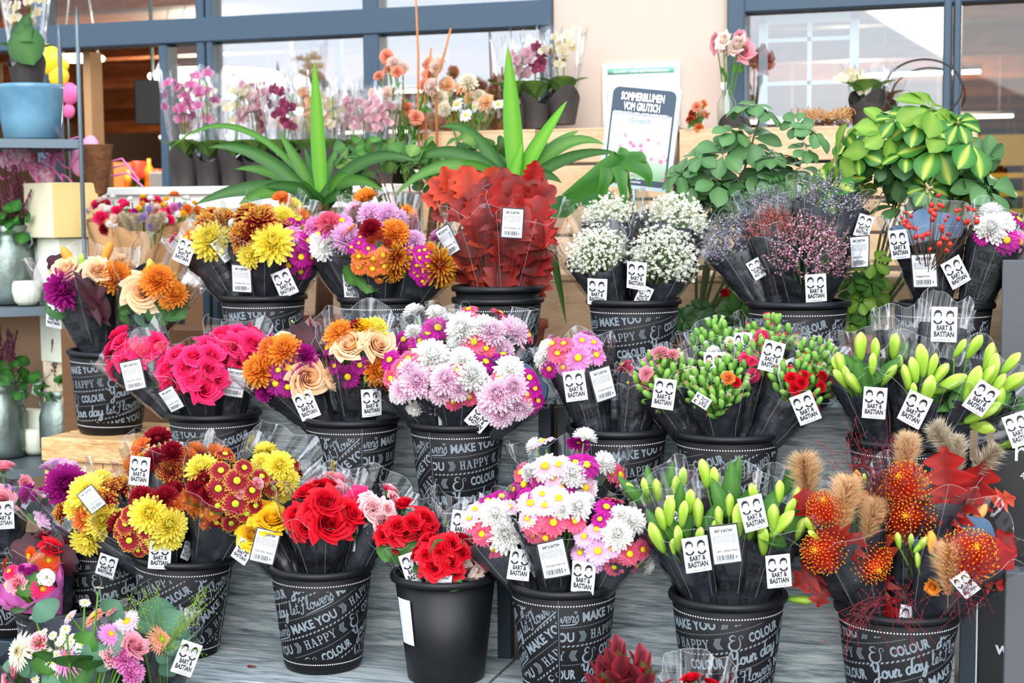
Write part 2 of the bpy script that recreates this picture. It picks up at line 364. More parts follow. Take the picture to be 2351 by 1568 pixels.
def serif_word(word):
    f = Flat(); x = 0; T, t, b = .15, .06, .07
    def bar(x0, x1, y): f.rect(x0, y, x1, y+b)
    for c in word:
        if c == 'H':
            for q in (.14, .56): f.rect(x+q, 0, x+q+T, 1); bar(x+q-.1, x+q+T+.1, 0); bar(x+q-.1, x+q+T+.1, 1-b)
            f.rect(x+.2, .47, x+.6, .56); x += .92
        elif c == 'A':
            f.poly([(x+.1, 0), (x+.18, 0), (x+.46, 1), (x+.36, 1)], [(0, 1, 2, 3)]); f.poly([(x+.6, 0), (x+.78, 0), (x+.5, 1), (x+.34, 1)], [(0, 1, 2, 3)])
            bar(x, x+.3, 0); bar(x+.5, x+.9, 0); f.rect(x+.22, .3, x+.62, .38); x += .96
        elif c == 'P':
            f.rect(x+.14, 0, x+.14+T, 1); bar(x+.04, x+.42, 0); bar(x+.04, x+.5, 1-b)
            f.stroke([(x+.28, .95, .08), (x+.5, .95, .08), (x+.64, .86, .13), (x+.66, .7, .16), (x+.6, .53, .12), (x+.46, .46, .08), (x+.28, .46, .08)], .1); x += .82
        elif c == 'Y':
            f.poly([(x+.08, 1), (x+.26, 1), (x+.52, .42), (x+.38, .42)], [(3, 2, 1, 0)]); f.poly([(x+.7, 1), (x+.78, 1), (x+.52, .42), (x+.42, .42)], [(3, 2, 1, 0)])
            f.rect(x+.38, 0, x+.53, .46); bar(x+.26, x+.65, 0); bar(x, x+.36, 1-b); bar(x+.58, x+.9, 1-b); x += .9
    f.w = x
    return f
def amp():
    f = Flat()
    f.stroke([(.75, .85, .03), (.6, 1.05, .07), (.35, .98, .1), (.3, .75, .13), (.55, .6, .06), (.65, .66, .04)], .1)
    f.stroke([(.5, .6, .05), (.22, .5, .12), (.1, .2, .17), (.25, -.12, .15), (.6, -.2, .1), (.9, .0, .09), (1.0, .4, .07), (.98, .8, .05), (1.2, .9, .04), (1.28, .7, .04), (1.15, .62, .04)], .1)
    f.w = 1.35
    return f
def chevrons(d):
    f = Flat()
    for i in range(4):
        x = i*.17
        f.stroke([(x+(0 if d > 0 else .3), 1.1), (x+(.3 if d > 0 else 0), .5), (x+(0 if d > 0 else .3), -.1)], .07, 0, 1)
    f.w = .85
    return f
def print_row(f, x, y, x1):
    h = .0245
    seq = ['let', 'Flowers', 'MAKE YOU', '>', 'HAPPY', '<', '&', 'COLOUR', 'Your', 'day']
    i = 0
    while x < x1:
        q = seq[i % 10]; i += 1
        if q in ('MAKE YOU', 'COLOUR'): x = f.word(q, x, y, h, .135 if q[0] == 'M' else .088, off=.036)+.012
        else:
            g, k = {'>': (chevrons(1), h*.95), '<': (chevrons(-1), h*.95), 'HAPPY': (_happy, h*.98), '&': (_amp, h*1.25), 'let': (_let, .032), 'Flowers': (_flw, .034), 'Your': (_your, .036), 'day': (_day, .038)}[q]
            sc_ = {'HAPPY': .85}.get(q, 1)
            f.add(g, x, y-(.004 if q == '&' else 0), k, k*sc_); x += g.w*k*sc_+(.003 if q == 'let' else .011)
_happy = serif_word('HAPPY'); _amp = amp(); _let = script_word('let', .08); _flw = script_word('Flowers', .075); _your = script_word('Your', .12); _day = script_word('day', .12)
def clip(poly, g):
    out = []; n = len(poly)
    for i in range(n):
        a, b = poly[i], poly[(i+1) % n]; ga, gb = g(a), g(b)
        if ga >= 0: out.append(a)
        if (ga >= 0) != (gb >= 0):
            t = ga/(ga-gb); out.append((a[0]+(b[0]-a[0])*t, a[1]+(b[1]-a[1])*t))
    return out
# bucket: body radius .134 at the top (z .262) to .1025 at the bottom, print wrapped as one flat cone sheet
BT, BB, BH = .1340, .1025, .270
_hs = math.atan((BT-BB)/BH); SIN = math.sin(_hs); COS = math.cos(_hs)
def cone(x, y, off=.0013):
    s = math.hypot(x, y); psi = math.atan2(x, y); a = psi/SIN; r = s*SIN+off
    return V((r*math.cos(a), r*math.sin(a), BH+(s-BT/SIN)*COS))
def make_print():
    f = Flat(); y = 1.135; k = 0; tmax = 2*PI*SIN
    while y > .60:
        print_row(f, .02-.157*(k-1)-.10, y, .80)
        yy = y-.0145; x = -.05
        if k % 2 == 0:
            while x < .8: f.rect(x, yy, x+.006, yy+.0045, 0, .0035); x += .0115
        else:
            while x < .8: f.disc(x, yy+.002, .0014, 5); x += .0052
        y -= .049; k += 1
    st, sb = BT/SIN-.040, BB/SIN+.045
    v = []; fc = []; mi = []
    for q, m_ in zip(f.f, f.m):
        p = [f.v[i] for i in q]
        rr = [math.hypot(*a) for a in p]; an = [math.atan2(*a) for a in p]
        if max(rr) < sb or min(rr) > st or max(an) < .004 or min(an) > tmax-.004: continue
        if min(rr) < sb: p = clip(p, lambda a: math.hypot(*a)-sb)
        if len(p) > 2 and max(rr) > st: p = clip(p, lambda a: st-math.hypot(*a))
        if len(p) > 2 and min(an) < .004: p = clip(p, lambda a: math.atan2(*a)-.004)
        if len(p) > 2 and max(an) > tmax-.004: p = clip(p, lambda a: tmax-.004-math.atan2(*a))
        if len(p) > 2:
            o = len(v); v += [cone(*a) for a in p]; fc.append(tuple(range(o, o+len(p)))); mi.append(0)
    g = G(); g.v = v; g.f = fc; g.m = mi; g.t = [.5]*len(v)
    for s in (BT/SIN-.028, BB/SIN+.030):           # the two rows of white dots
        n = 118
        for i in range(n):
            a0 = (i+.5)/n*tmax; c = (s*math.sin(a0), s*math.cos(a0)); r = .0019
            ring = [cone(c[0]+r*math.cos(2*PI*j/6), c[1]+r*math.sin(2*PI*j/6)) for j in range(6)]
            g.add(ring, [(0, 1, 2, 3, 4, 5)], .5, 1)
    g.tube([cone(s*math.sin(.0005), s*math.cos(.0005)) for s in (BB/SIN+.012, BT/SIN-.012)], .0006, 4, 0)
    return g.mesh('printed_lettering', [CHALK, WHITEDOT], False)
PRINT_ME = make_print()

# stickers -------------------------------------------------------
def face(f, cx, cy, s, side, m=0):
    P = lambda q: [(cx+x*s*side, cy+y*s) for x, y in q]
    # hair: cap with parting, side locks
    hair = [(-.50, .28), (-.52, .48), (-.42, .72), (-.2, .88), (.12, .92), (.38, .82), (.52, .58), (.54, .3), (.5, .05), (.44, .1), (.42, .4), (.3, .56), (.05, .58), (-.2, .68), (-.36, .58), (-.42, .3), (-.44, .12), (-.5, .1)]
    th = [math.radians(205-23*i) for i in range(11)]
    out = P([(.54*math.cos(a), .26+.66*math.sin(a)) for a in th]); inn = P([(.39*math.cos(a), .26+(.22 if math.sin(a) > 0 else .6)*math.sin(a)+.05*math.cos(a)) for a in th])
    f.poly(out+inn, [(i, i+1, 12+i, 11+i) for i in range(10)], m)
    for q_ in (-1, 1): f.poly(P([(q_*.54, .30), (q_*.39, .34), (q_*.43, .02), (q_*.50, -.06)]), [(0, 1, 2, 3) if q_ < 0 else (3, 2, 1, 0)], m)
    for e in (-.2, .22):
        f.stroke([(a, b) for a, b in P([(e-.11, .28), (e, .33), (e+.1, .28)])], .035*s, m, 1)
        f.disc(*P([(e, .18)])[0], .055*s, 6, m)
    f.stroke(P([(.02, .1), (.05, -.06), (-.02, -.08)]), .03*s, 1, 2); f.stroke(P([(-.16, -.26), (0, -.32), (.17, -.24)]), .05*s, 1, 2)
    f.stroke(P([(-.44, .1), (-.42, -.2), (-.26, -.5), (0, -.6), (.26, -.5), (.42, -.2), (.46, .1)]), .035*s, 1, 2)
    f.stroke(P([(-.56, .12), (-.58, -.02), (-.48, -.1)]), .016*s, 1, 1); f.stroke(P([(.58, .12), (.6, -.02), (.5, -.1)]), .016*s, 1, 1)
    col = []
    for i in range(9):
        a = PI*(1.06+.88*i/8); col.append((a, i))
    o = P([(.66*math.cos(a), -.52+.62*math.sin(a)) for a, i in col]); q = P([(.36*math.cos(a), -.5+.42*math.sin(a)) for a, i in col])
    f.poly(o+q, [(i, i+1, 10+i, 9+i) for i in range(8)], m)
def bend_mesh(name, f, w, h, mats, bend, border=None):
    g = G(); zf = lambda x, y: bend[0]*x*x*40+bend[1]*y*y*30+bend[2]*x*y*40
    nx, ny = 6, 8
    def rr(x, y, k):       # corners slightly rounded
        return V((x, y, zf(x, y)+k))
    if border:
        g.grid(lambda u, t: rr((u-.5)*(w+.0065), (t-.5)*(h+.0065), 0), nx, ny, 2)
        g.grid(lambda u, t: rr((u-.5)*w, (t-.5)*h, .0005), nx, ny, 3)
        g.grid(lambda u, t: rr((u-.5)*(w+.0065), (t-.5)*(h+.0065), -.0004), nx, ny, 3, flip=True)
    else:
        g.grid(lambda u, t: rr((u-.5)*w, (t-.5)*h, .0005), nx, ny, 3)
        g.grid(lambda u, t: rr((u-.5)*w, (t-.5)*h, 0), nx, ny, 3, flip=True)
    o = len(g.v); g.v += [tuple(rr(x, y, .0011)) for x, y in f.v]; g.t += [.5]*len(f.v)
    g.f += [tuple(i+o for i in q) for q in f.f]; g.m += f.m
    return g.mesh(name, mats, False)
def logo_flat():
    f = Flat()
    face(f, -.0145, .0185, .0165, 1); face(f, .0125, .0175, .0165, 1)
    f.word('BART &', 0, -.0125, .0115, .036, off=.036, center=True) if False else None
    vs, fs, wd = text_poly('BART &', .036); f.poly([(-.017+a*.036/wd, -.0135+b*.0118) for a, b in vs], fs, 0)
    vs, fs, wd = text_poly('BASTIAN', .036); f.poly([(-.0225+a*.045/wd, -.0285+b*.0125) for a, b in vs], fs, 0)
    vs, fs, wd = text_poly('FLOWERS SINCE 1988', .012); f.poly([(-.015+a*.030/wd, -.0372+b*.0030) for a, b in vs], fs, 1)
    f.rect(-.026, -.0362, -.018, -.0358, 1); f.rect(.018, -.0362, .026, -.0358, 1)
    return f
def price_flat(prod):
    f = Flat()
    vs, fs, wd = text_poly('BART & BASTIAN', .03); f.poly([(-.020+a*.040/wd, .0285+b*.0072) for a, b in vs], fs, 0)
    vs, fs, wd = text_poly('FLOWERS SINCE 1988', .012); f.poly([(-.012+a*.024/wd, .0245+b*.0022) for a, b in vs], fs, 1)
    for i, q in enumerate(('Tipps: Stiele schräg anschneiden,', 'Blätter im Wasser und trockene', 'Blumen sofort entfernen. Lieber', 'kein Obst neben die Vase stellen.')):
        vs, fs, wd = text_poly(q, .012); f.poly([(-.0265+a*.052/wd, .0185-i*.0046+b*.0031) for a, b in vs], fs, 1)
    vs, fs, wd = text_poly(prod, .012); k = min(.0062, .048/wd); f.poly([(-.0225+a*k, -.0170+b*.0058) for a, b in vs], fs, 0)
    f.rect(-.027, -.0205, .027, -.0202, 1)
    r = random.Random(5); x = -.023
    while x < .015:
        w = r.choice((.0006, .0006, .0012, .0018)); f.rect(x, -.0365, x+w, -.0240, 0); x += w+r.choice((.0006, .0012))
    for i in range(12): f.rect(-.023+i*.0032, -.0395, -.0214+i*.0032, -.0378, 1)
    f.stroke([(-.0235, -.004), (-.0215, -.006), (-.0195, -.004), (-.0215, -.002), (-.0235, -.004)], .0006, 1, 2); f.rect(.019, -.034, .0225, -.028, 1)
    return f
_SM = [INK, mat('sticker_grey_ink', '5c646e', .8), mat('sticker_border', '23262a', .6), WHITEP]
_LF = logo_flat()
LOGO = [bend_mesh('logo_sticker', _LF, .058, .081, _SM, b) for b in ((-.03, -.01, 0), (-.09, -.03, .05), (-.05, .04, -.08))]
PRICE = {}
def price_mesh(prod):
    if prod not in PRICE: PRICE[prod] = [bend_mesh('price_label', price_flat(prod), .060, .085, _SM, b, True) for b in ((-.03, 0, .02), (-.07, .03, -.05))]
    return PRICE[prod]
for _p in ('Eichenlaub rot', 'Chrysant Kalt mix', 'Hagebutte', 'Lilien Oriental Weiss', 'Rosen 50cm Gemischt', 'Limonium', 'Chrysant Warm mix'): price_mesh(_p)
_HF = {'w': text_poly('www', .02), 'S': text_poly('SOMMERBLUMEN', .05), 'V': text_poly('VOM GRUTSCH', .05), 'G': text_poly('GENIEßEN SIE JETZT UNSER „SUMMER FLOWER POWER“ !', .03), 'BA': text_poly('BART & BASTIAN', .04), 'P': text_poly('FLUCHT- UND RETTUNGSPLAN', .02), 'r': text_poly('r', .0), 'J': text_poly('J', .05), 'I': text_poly('I', .05), 'Gr': text_poly('Grutsch', -.005, .3), '4': text_poly('4', .0)}
def wrap_flat():
    f = Flat(); words = [('MAKE YOU', .15), ('HAPPY', 0), ('COLOUR', .11), ('Your', 0), ('MAKE YOU', .15), ('HAPPY', 0)]
    y = .0
    for k in range(9):
        x = -.02-.13*(k % 4)
        for j in range(8):
            w = ('MAKE YOU', 'HAPPY', '&', 'COLOUR', 'Your', 'day', 'Flowers')[(j+k) % 7]
            if w in ('MAKE YOU', 'COLOUR'): x = f.word(w, x, y, .027, .14 if w[0] == 'M' else .095, off=.036)+.02
            else:
                g = {'HAPPY': _happy, '&': _amp, 'Your': _your, 'day': _day, 'Flowers': _flw}[w]; f.add(g, x, y, .03); x += g.w*.03+.02
        xx = -.4
        while xx < .9: f.disc(xx, y-.012, .0016, 4); xx += .008
        y += .052
    return f
WRAPF = wrap_flat()
# ---------------------------------------------------------------- flower library: each head is 1 across and faces +Z
EDGE = [False]
def strip(g, ang, r0, z0, Ln, Wd, el0, el1, prof=None, cup=.15, n=4, roll=0, mi=0, twist=0, t0=0, t1=1):
    """one petal: starts r0 from the axis at height z0, elevation runs el0 -> el1 along its length"""
    prof = prof or (lambda s: math.sin(PI*(.12+.80*s))**.6)
    x, z = r0, z0; vs = []; tt = []
    for i in range(n+1):
        s = i/n; el = el0+(el1-el0)*s
        if i: x += Ln/n*math.cos(el); z += Ln/n*math.sin(el)
        w = Wd*prof(s)/2; nx, nz_ = -math.sin(el), math.cos(el)
        for k in (-1, 0, 1):
            h = (cup*w if k else -cup*w)
            yy = k*w; tw = twist*s
            vs.append(V((x+nx*h, yy*math.cos(tw), z+nz_*h+yy*math.sin(tw)))); tt.append(min(1, .55*s+(.45*min(1, s*1.5) if k else 0)+(.3 if s == 1 else 0)) if EDGE[0] else t0+(t1-t0)*s)
    R = M.Rotation(ang, 3, 'Z')
    if roll: vs = [V((q.x, q.y, q.z)) for q in vs]
    vs = [R @ q for q in vs]
    g.add(vs, [(3*i+k, 3*i+k+1, 3*i+k+4, 3*i+k+3) for i in range(n) for k in (0, 1)], tt, mi)
GA = PI*(3-5**.5)
def daisy(n=16, layers=2, seed=1, wk=1.0, drop=0):
    g = G(); r = random.Random(seed)
    for l in range(layers):
        for i in range(n):
            a = 2*PI*(i+.5*l)/n+r.uniform(-.06, .06); Ln = (.43-.05*l)*r.uniform(.9, 1.05)
            e0 = .45-.1*(layers-1-l)+r.uniform(-.1, .1)
            strip(g, a, .08, .02*l, Ln, 2*PI*.30/n*1.25*wk, e0, e0-.75-drop+r.uniform(-.15, .15), cup=.25, prof=lambda s: (.45+.75*s if s < .7 else .975*(1-((s-.7)/.3)**2*.75)))
    c = G(); c.ball((0, 0, .06), .13, 10, 5, 0, (1, 1, .5))
    for i in range(40):
        q = math.sqrt((i+.5)/40)*.125; a = i*GA; c.ball((q*math.cos(a), q*math.sin(a), .06+.062*math.sqrt(max(0, 1-(q/.13)**2))), .014, 4, 3, 0, t=q/.125)
    return g, c
def mum(n=110, seed=1, incurve=1.0, inner=.9, wk=1.0, open_=0.0):
    wk *= 1.45
    g = G(); r = random.Random(seed)
    for i in range(n):
        f = (i+1)/n; a = i*GA+r.uniform(-.1, .1)
        el = math.radians(84-98*f**1.1)+r.uniform(-.09, .09)
        Ln = .19+.23*f**.75; r0 = .015+.07*f; z0 = .10-.12*f
        strip(g, a, r0, z0, Ln*r.uniform(.92, 1.06), (.055+.05*f)*wk, el-.15*incurve, el+.40*incurve*(1-.9*f)+r.uniform(-.1, .2), cup=.55, n=3,
              prof=lambda s: (.6+.5*s if s < .75 else 1.0*(1-((s-.75)/.25)**2*.7)))
    c = G(); c.ball((0, 0, .0), .16, 8, 4, 0, (1, 1, .9))
    return g, c
def spider(n=60, seed=1):
    g = G(); r = random.Random(seed)
    for i in range(n):
        f = (i+1)/n; el = math.radians(75-95*f)+r.uniform(-.12, .12)
        strip(g, i*GA, .03, .05-.08*f, (.3+.2*f)*r.uniform(.85, 1.05), .05, el, el-.25+r.uniform(-.3, .35), cup=.8, n=4, prof=lambda s: .75+.35*s if s < .85 else .9)
    c = G(); c.ball((0, 0, .02), .1, 8, 4)
    return g, c
def button(seed=1):
    g = G(); r = random.Random(seed)
    for i in range(90):
        f = (i+1)/90; el = math.radians(86-100*f)
        strip(g, i*GA, .02+.04*f, .18-.16*f, .17+.2*f, .07, el, el+.2, cup=.7, n=2)
    c = G(); c.ball((0, 0, .1), .2, 8, 5)
    return g, c
def rose(seed=1, open_=1.0, bud=False):
    g = G(); r = random.Random(seed)
    def pet(ang, rad, h, spread, curl, wa, ins, t0):
        nu, nv = 6, 6; vs = []; tt = []
        for j in range(nv+1):
            w = j/nv
            for i in range(nu+1):
                u = i/nu*2-1
                a = ang+u*wa*(.35+.65*math.sin(PI*min(1, .12+w*.62)))
                hh = h*(w-.10*abs(u)**3*w)+.012*math.sin(3*u+ang*3)*w
                rr = (rad*(1+.22*u))*(.35+.65*math.sin(PI/2*min(1, w*1.25)))*(1+spread*w*w)+(curl+.012)*max(0, w-.7)**2*6*(1+.5*abs(u))
                hh -= (curl+.008)*max(0, w-.72)**2*5.5
                vs.append(V((rr*math.cos(a), rr*math.sin(a), hh-.22))); tt.append(min(1, max(0, (w-.25)/.75))**1.3)  # depths dark, rims light: shade between petals is put into the colour
        k = nu+1
        g.add(vs, [(j*k+i, j*k+i+1, j*k+k+i+1, j*k+k+i) for j in range(nv) for i in range(nu)], tt)
    # tight spiral heart
    for i in range(9): pet(i*2.35+r.uniform(0, .3), .010+.0165*i, .49-.007*i, .02+.008*i, .0, 2.3-.1*i, 0, 0)
    lay = [(3, .155, .455, .12, .03, 1.3), (4, .20, .445, .18, .05, 1.1), (5, .245, .425, .24, .08, .9), (6, .285, .39, .30*open_, .11, .78), (7, .325, .335, .40*open_, .15, .66)]
    if bud: lay = lay[:2]
    a0 = 0
    for n, rad, h, sp, cu, wa in lay:
        a0 += .6
        for i in range(n): pet(a0+2*PI*i/n+r.uniform(-.15, .15), rad*r.uniform(.96, 1.04), h*r.uniform(.94, 1.03), sp*r.uniform(.7, 1.2), cu*r.uniform(.5, 1.3), wa, 0, .45+.1*rad/.1*.2)
    c = G()                                    # calyx
    c.lathe([(.03, -.42), (.10, -.30), (.16, -.22), (.12, -.16)], 8)
    for i in range(5): strip(c, i*1.257, .12, -.24, .36, .11, .2, -1.0, cup=.2, n=3, prof=lambda s: 1-s*.95)
    return g, c
def carnation(seed=1):
    g = G(); r = random.Random(seed)
    for i in range(46):
        f = (i+1)/46; el = math.radians(85-85*f)+r.uniform(-.15, .15); a = i*GA
        nu, nv = 4, 3; vs = []; tt = []
        for j in range(nv+1):
            w = j/nv
            for k in range(nu+1):
                u = k/nu*2-1; L_ = (.12+.34*w*(.6+.4*f))*(1-.08*u*u); zz = .04*math.sin(u*7+i)*w
                p = V((.02+L_*math.cos(el)-zz*math.sin(el), u*.11*(.2+w), .05+L_*math.sin(el)*.8+zz*math.cos(el)-.1*f+(.03 if k % 2 else 0)*w)); vs.append(M.Rotation(a, 3, 'Z') @ p); tt.append(w)
        q = nu+1
        g.add(vs, [(j*q+k, j*q+k+1, j*q+q+k+1, j*q+q+k) for j in range(nv) for k in range(nu)], tt)
    c = G(); c.lathe([(.02, -.45), (.09, -.4), (.12, -.1), (.15, .0)], 8)
    return g, c
def bud_carn(tipl=.35):
    """spray-carnation bud, long axis +Z, height 1"""
    g = G(); g.lathe([(.04, -.5), (.13, -.44), (.21, -.25), (.235, -.02), (.20, .2), (.12, .36)], 8, 0, ts=[0, .1, .3, .5, .8, 1])
    for i in range(5): strip(g, i*1.257, .125, .22, .12, .13, 1.45, 1.75, n=2, prof=lambda s: 1-s*.9)
    c = G(); r = random.Random(2)
    for i in range(9): strip(c, i*GA, .02+.008*i, .2, tipl*r.uniform(.8, 1.1), .18, 1.5-.06*i, 1.1-.08*i, cup=.4, n=2)
    return g, c
def lily_bud(curve=.12, fat=1.0, seed=0):
    """long bud along +Z, length 1, three ridges"""
    g = G(); k = 12; n = 12; vs = []; tt = []
    pr = [(.03, 0), (.075, .06), (.105, .18), (.125, .32), (.14, .46), (.15, .6), (.148, .70), (.13, .80), (.10, .88), (.062, .95), (.02, 1.0)]
    for i, (r, z) in enumerate(pr):
        for j in range(n):
            a = 2*PI*j/n; q = r*fat*1.18*(1+.13*math.cos(3*a)*min(1, z*2)-.05*math.cos(6*a))
            vs.append(V((q*math.cos(a)+curve*z*z, q*math.sin(a), z-.5))); tt.append(max(0, min(1, z*.85+.22*math.cos(3*a)*z)))
    g.add(vs, [(i*n+j, i*n+(j+1) % n, (i+1)*n+(j+1) % n, (i+1)*n+j) for i in range(len(pr)-1) for j in range(n)], tt)
    return g, None
def lily_open(seed=1):
    g = G(); r = random.Random(seed)
    for i in range(6):
        strip(g, i*PI/3+r.uniform(-.06, .06), .03, -.18, .62, .24 if i % 2 else .18, .95, -.55, cup=.25, n=7, prof=lambda s: math.sin(PI*(.1+.88*s))**.7)
    c = G()
    for i in range(6):
        a = i*PI/3+.5; p = [V((.02, 0, -.15)), V((.07, 0, .05)), V((.15, 0, .22))]; p = [M.Rotation(a, 3, 'Z') @ q for q in p]
        c.tube(p, .009, 4, 0, ts=[.2]*3); c.ball(p[-1], .02, 6, 4, 0, (1, 1, 2.4), t=1)
    c.tube([V((0, 0, -.15)), V((.02, .01, .1)), V((.05, .02, .3))], [.014, .012, .02], 5, 0, ts=[.2, .2, .3])
    return g, c
def pincushion(seed=1):
    g = G(); c = G(); r = random.Random(seed); n = 190
    g.ball((0, 0, -.06), .19, 10, 6, 0, (1, 1, 1.1), t=0)
    for i in range(n):
        f = (i+.5)/n; el = math.radians(88-112*f); a = i*GA
        b = V((.16*math.cos(el), 0, -.05+.17*math.sin(el)))
        R1 = .5*r.uniform(.92, 1.04); e2 = el+.10
        m_ = V((.36*math.cos(el-.15), 0, .36*math.sin(el-.15)-.04)); t_ = V((R1*math.cos(e2)*.98-.02, 0, R1*math.sin(e2)*.9+.02))
        R = M.Rotation(a, 3, 'Z'); P = [R @ b, R @ m_, R @ t_]
        g.tube(P, [.011, .009, .007], 3, 0, False, ts=[.25, .6, .9]); c.ball(P[2], .0145, 5, 3, 0, (1, 1, 1.2))
    return g, c
def gerbera(n=34, seed=1, thin=1.0):
    g = G(); r = random.Random(seed)
    for l in range(3):
        m_ = n if l < 2 else n-8
        for i in range(m_):
            e0 = .05+.22*l+r.uniform(-.07, .07); strip(g, 2*PI*(i+.37*l)/m_+r.uniform(-.05, .05), .09-.015*l, .012*l, (.41-.10*l)*r.uniform(.94, 1.04), .062*thin, e0, e0-.3, cup=.2, n=4, prof=lambda s: .7+.4*s if s < .8 else 1.02*(1-((s-.8)/.2)**2*.8))
    c = G(); c.ball((0, 0, .03), .085, 10, 4, 0, (1, 1, .5), t=0)
    for i in range(60):
        q = math.sqrt((i+.5)/60)*.12; a = i*GA; c.ball((q*math.cos(a), q*math.sin(a), .05+.02*(q/.12)), .012, 4, 3, 0, (1, 1, 2), t=q/.12)
    return g, c
def leaf_flat(wprof, n=14, fold=.18, arch=.25, wave=.0, Wd=.3, seed=0, sweep=0, stem=.0):
    """leaf along +X from the origin, length 1, upper side +Z"""
    g = G(); r = random.Random(seed); vs = []; tt = []
    for i in range(n+1):
        s = i/n; w = Wd*wprof(s); x = s*(1-.08*arch); z = arch*(s-s*s*1.15)
        for k in (-2, -1, 0, 1, 2):
            y = k/2*w; dz = abs(y)*fold+wave*math.sin(9*s+k*1.3+seed)*abs(k)/2
            vs.append(V((x+sweep*abs(k)/2*w, y, z+dz))); tt.append(abs(k)/2)
    g.add(vs, [(i*5+k, i*5+k+1, i*5+k+6, i*5+k+5) for i in range(n) for k in range(4)], tt)
    if stem: g.tube([V((-stem, 0, -.04)), V((0, 0, 0)), V((.3, 0, arch*.22))], [.012, .011, .004], 4, 0, ts=[0, 0, 0])
    return g
P_OVAL = lambda s: math.sin(PI*min(1, max(0, s))**.85)**.75 if 0 < s < 1 else 0
P_LANCE = lambda s: math.sin(PI*s**.7)**.9 if 0 < s < 1 else 0
P_OBOV = lambda s: math.sin(PI*s**1.35)**.7 if 0 < s < 1 else 0
def P_OAK(s):
    e = math.sin(PI*min(1, s*.96+.02)**.8)**.65; q = (s*3.6) % 1.0
    return e*(.55+.45*(q if q < .7 else (1-q)/.3*.7)) if 0 < s < 1 else 0
def P_OAKD(s):
    e = math.sin(PI*min(1, s*.96+.02)**.9)**.7; q = (s*3.2+.1) % 1.0
    return e*(.24+.76*(q if q < .74 else (1-q)/.26*.74)) if 0 < s < 1 else 0
def pampas(seed=1, n=1300, spread=.22):
    """soft plume along +Z, height 1"""
    g = G(); r = random.Random(seed)
    g.tube([V((0, 0, -.7)), V((.0, 0, 0)), V((.03, .02, .45))], [.008, .008, .003], 4, 0, ts=[.2, .2, .5])
    for i in range(n):
        s = r.random()**.8; z = -.48+.9*s; env = spread*math.sin(PI*min(1, .14+.82*(1-s)**.85))**.9
        a = r.uniform(0, 2*PI); d = V((math.cos(a), math.sin(a), .55+r.uniform(0, .9))).normalized()
        b = V((r.gauss(0, .02), r.gauss(0, .02), z)); Ln = env*r.uniform(.55, 1.25)+.04
        e_ = b+d*Ln+V((0, 0, -.06*Ln)); w = d.orthogonal().normalized()*.0055; m_ = (b+e_)/2+V((0, 0, .03*Ln))
        g.add([b-w, b+w, m_+w*1.3, m_-w*1.3, e_], [(0, 1, 2, 3), (3, 2, 4)], [r.uniform(0, .5)]*4+[1])
    return g
def cloud_sprig(seed, n, R, stems=True, kind='gyp'):
    """dome of tiny blossoms on hair stems, dome radius 1 around the origin, stems meet at (0,0,-1.4)"""
    g = G(); r = random.Random(seed)
    for i in range(n):
        f = (i+.5)/n; z = 1-1.35*f; q = math.sqrt(max(0, 1-min(1, z*z))); a = i*GA+r.uniform(-.3, .3); k = r.uniform(.62, 1.06)
        p = V((q*math.cos(a)*k, q*math.sin(a)*k, z*k))
        if kind == 'gyp':
            s = R*r.uniform(.65, 1.15); mx = M.Translation(p) @ M.Rotation(r.uniform(0, 6), 4, V((r.gauss(0, 1), r.gauss(0, 1), r.gauss(0, 1))).normalized())
            g.ball((0, 0, 0), s*.62, 5, 3, 0, mx=mx, t=.4)
            g.v[-12:] = [tuple(V(x)) for x in g.v[-12:]]
            for j in range(6):
                aa = j*1.05; d = mx @ V((s*math.cos(aa), s*math.sin(aa), .3*s)); e_ = mx @ V((s*math.cos(aa+.5), s*math.sin(aa+.5), .5*s)); c_ = mx @ V((0, 0, .2*s)); t_ = mx @ V((1.1*s*math.cos(aa+.25), 1.1*s*math.sin(aa+.25), .6*s))
                g.add([c_, d, t_, e_], [(0, 1, 2, 3)], [.3, .9, 1, .9], 0)
            if i % 3 == 0: g.tube([p*.35+V((0, 0, -.35)), p*.98], .006, 3, 1, False)
        else:                                   # statice: little one-sided combs of calyces
            base = p*.78+V((0, 0, -.12)); tip = p*1.05+V((r.gauss(0, .06), r.gauss(0, .06), .07))
            g.tube([base, tip], .006, 3, 1, False)
            for j in range(7):
                c_ = base.lerp(tip, .25+.12*j)+V((r.gauss(0, .022), r.gauss(0, .022), r.gauss(0, .022))); s = R*r.uniform(.6, 1.2); d = (V((r.gauss(0, 1), r.gauss(0, 1), r.gauss(.7, .7)))+p).normalized(); w = d.orthogonal().normalized(); u_ = d.cross(w)
                g.add([c_-d*s*.6, c_+w*s*.55+d*s*.4, c_+u_*s*.5+d*s*.5, c_-w*s*.5+d*s*.45, c_-u_*s*.5+d*s*.55, c_+d*s*.6], [(0, 1, 2), (0, 2, 3), (0, 3, 4), (0, 4, 1), (1, 2, 5), (2, 3, 5), (3, 4, 5), (4, 1, 5)], [.1, .7, .8, .7, .8, 1], 0)
    return g
def two(name, gc, m1, m2):
    g, c = gc
    return (g.mesh(name, m1), c.mesh(name+'_centre', m2) if c else None)
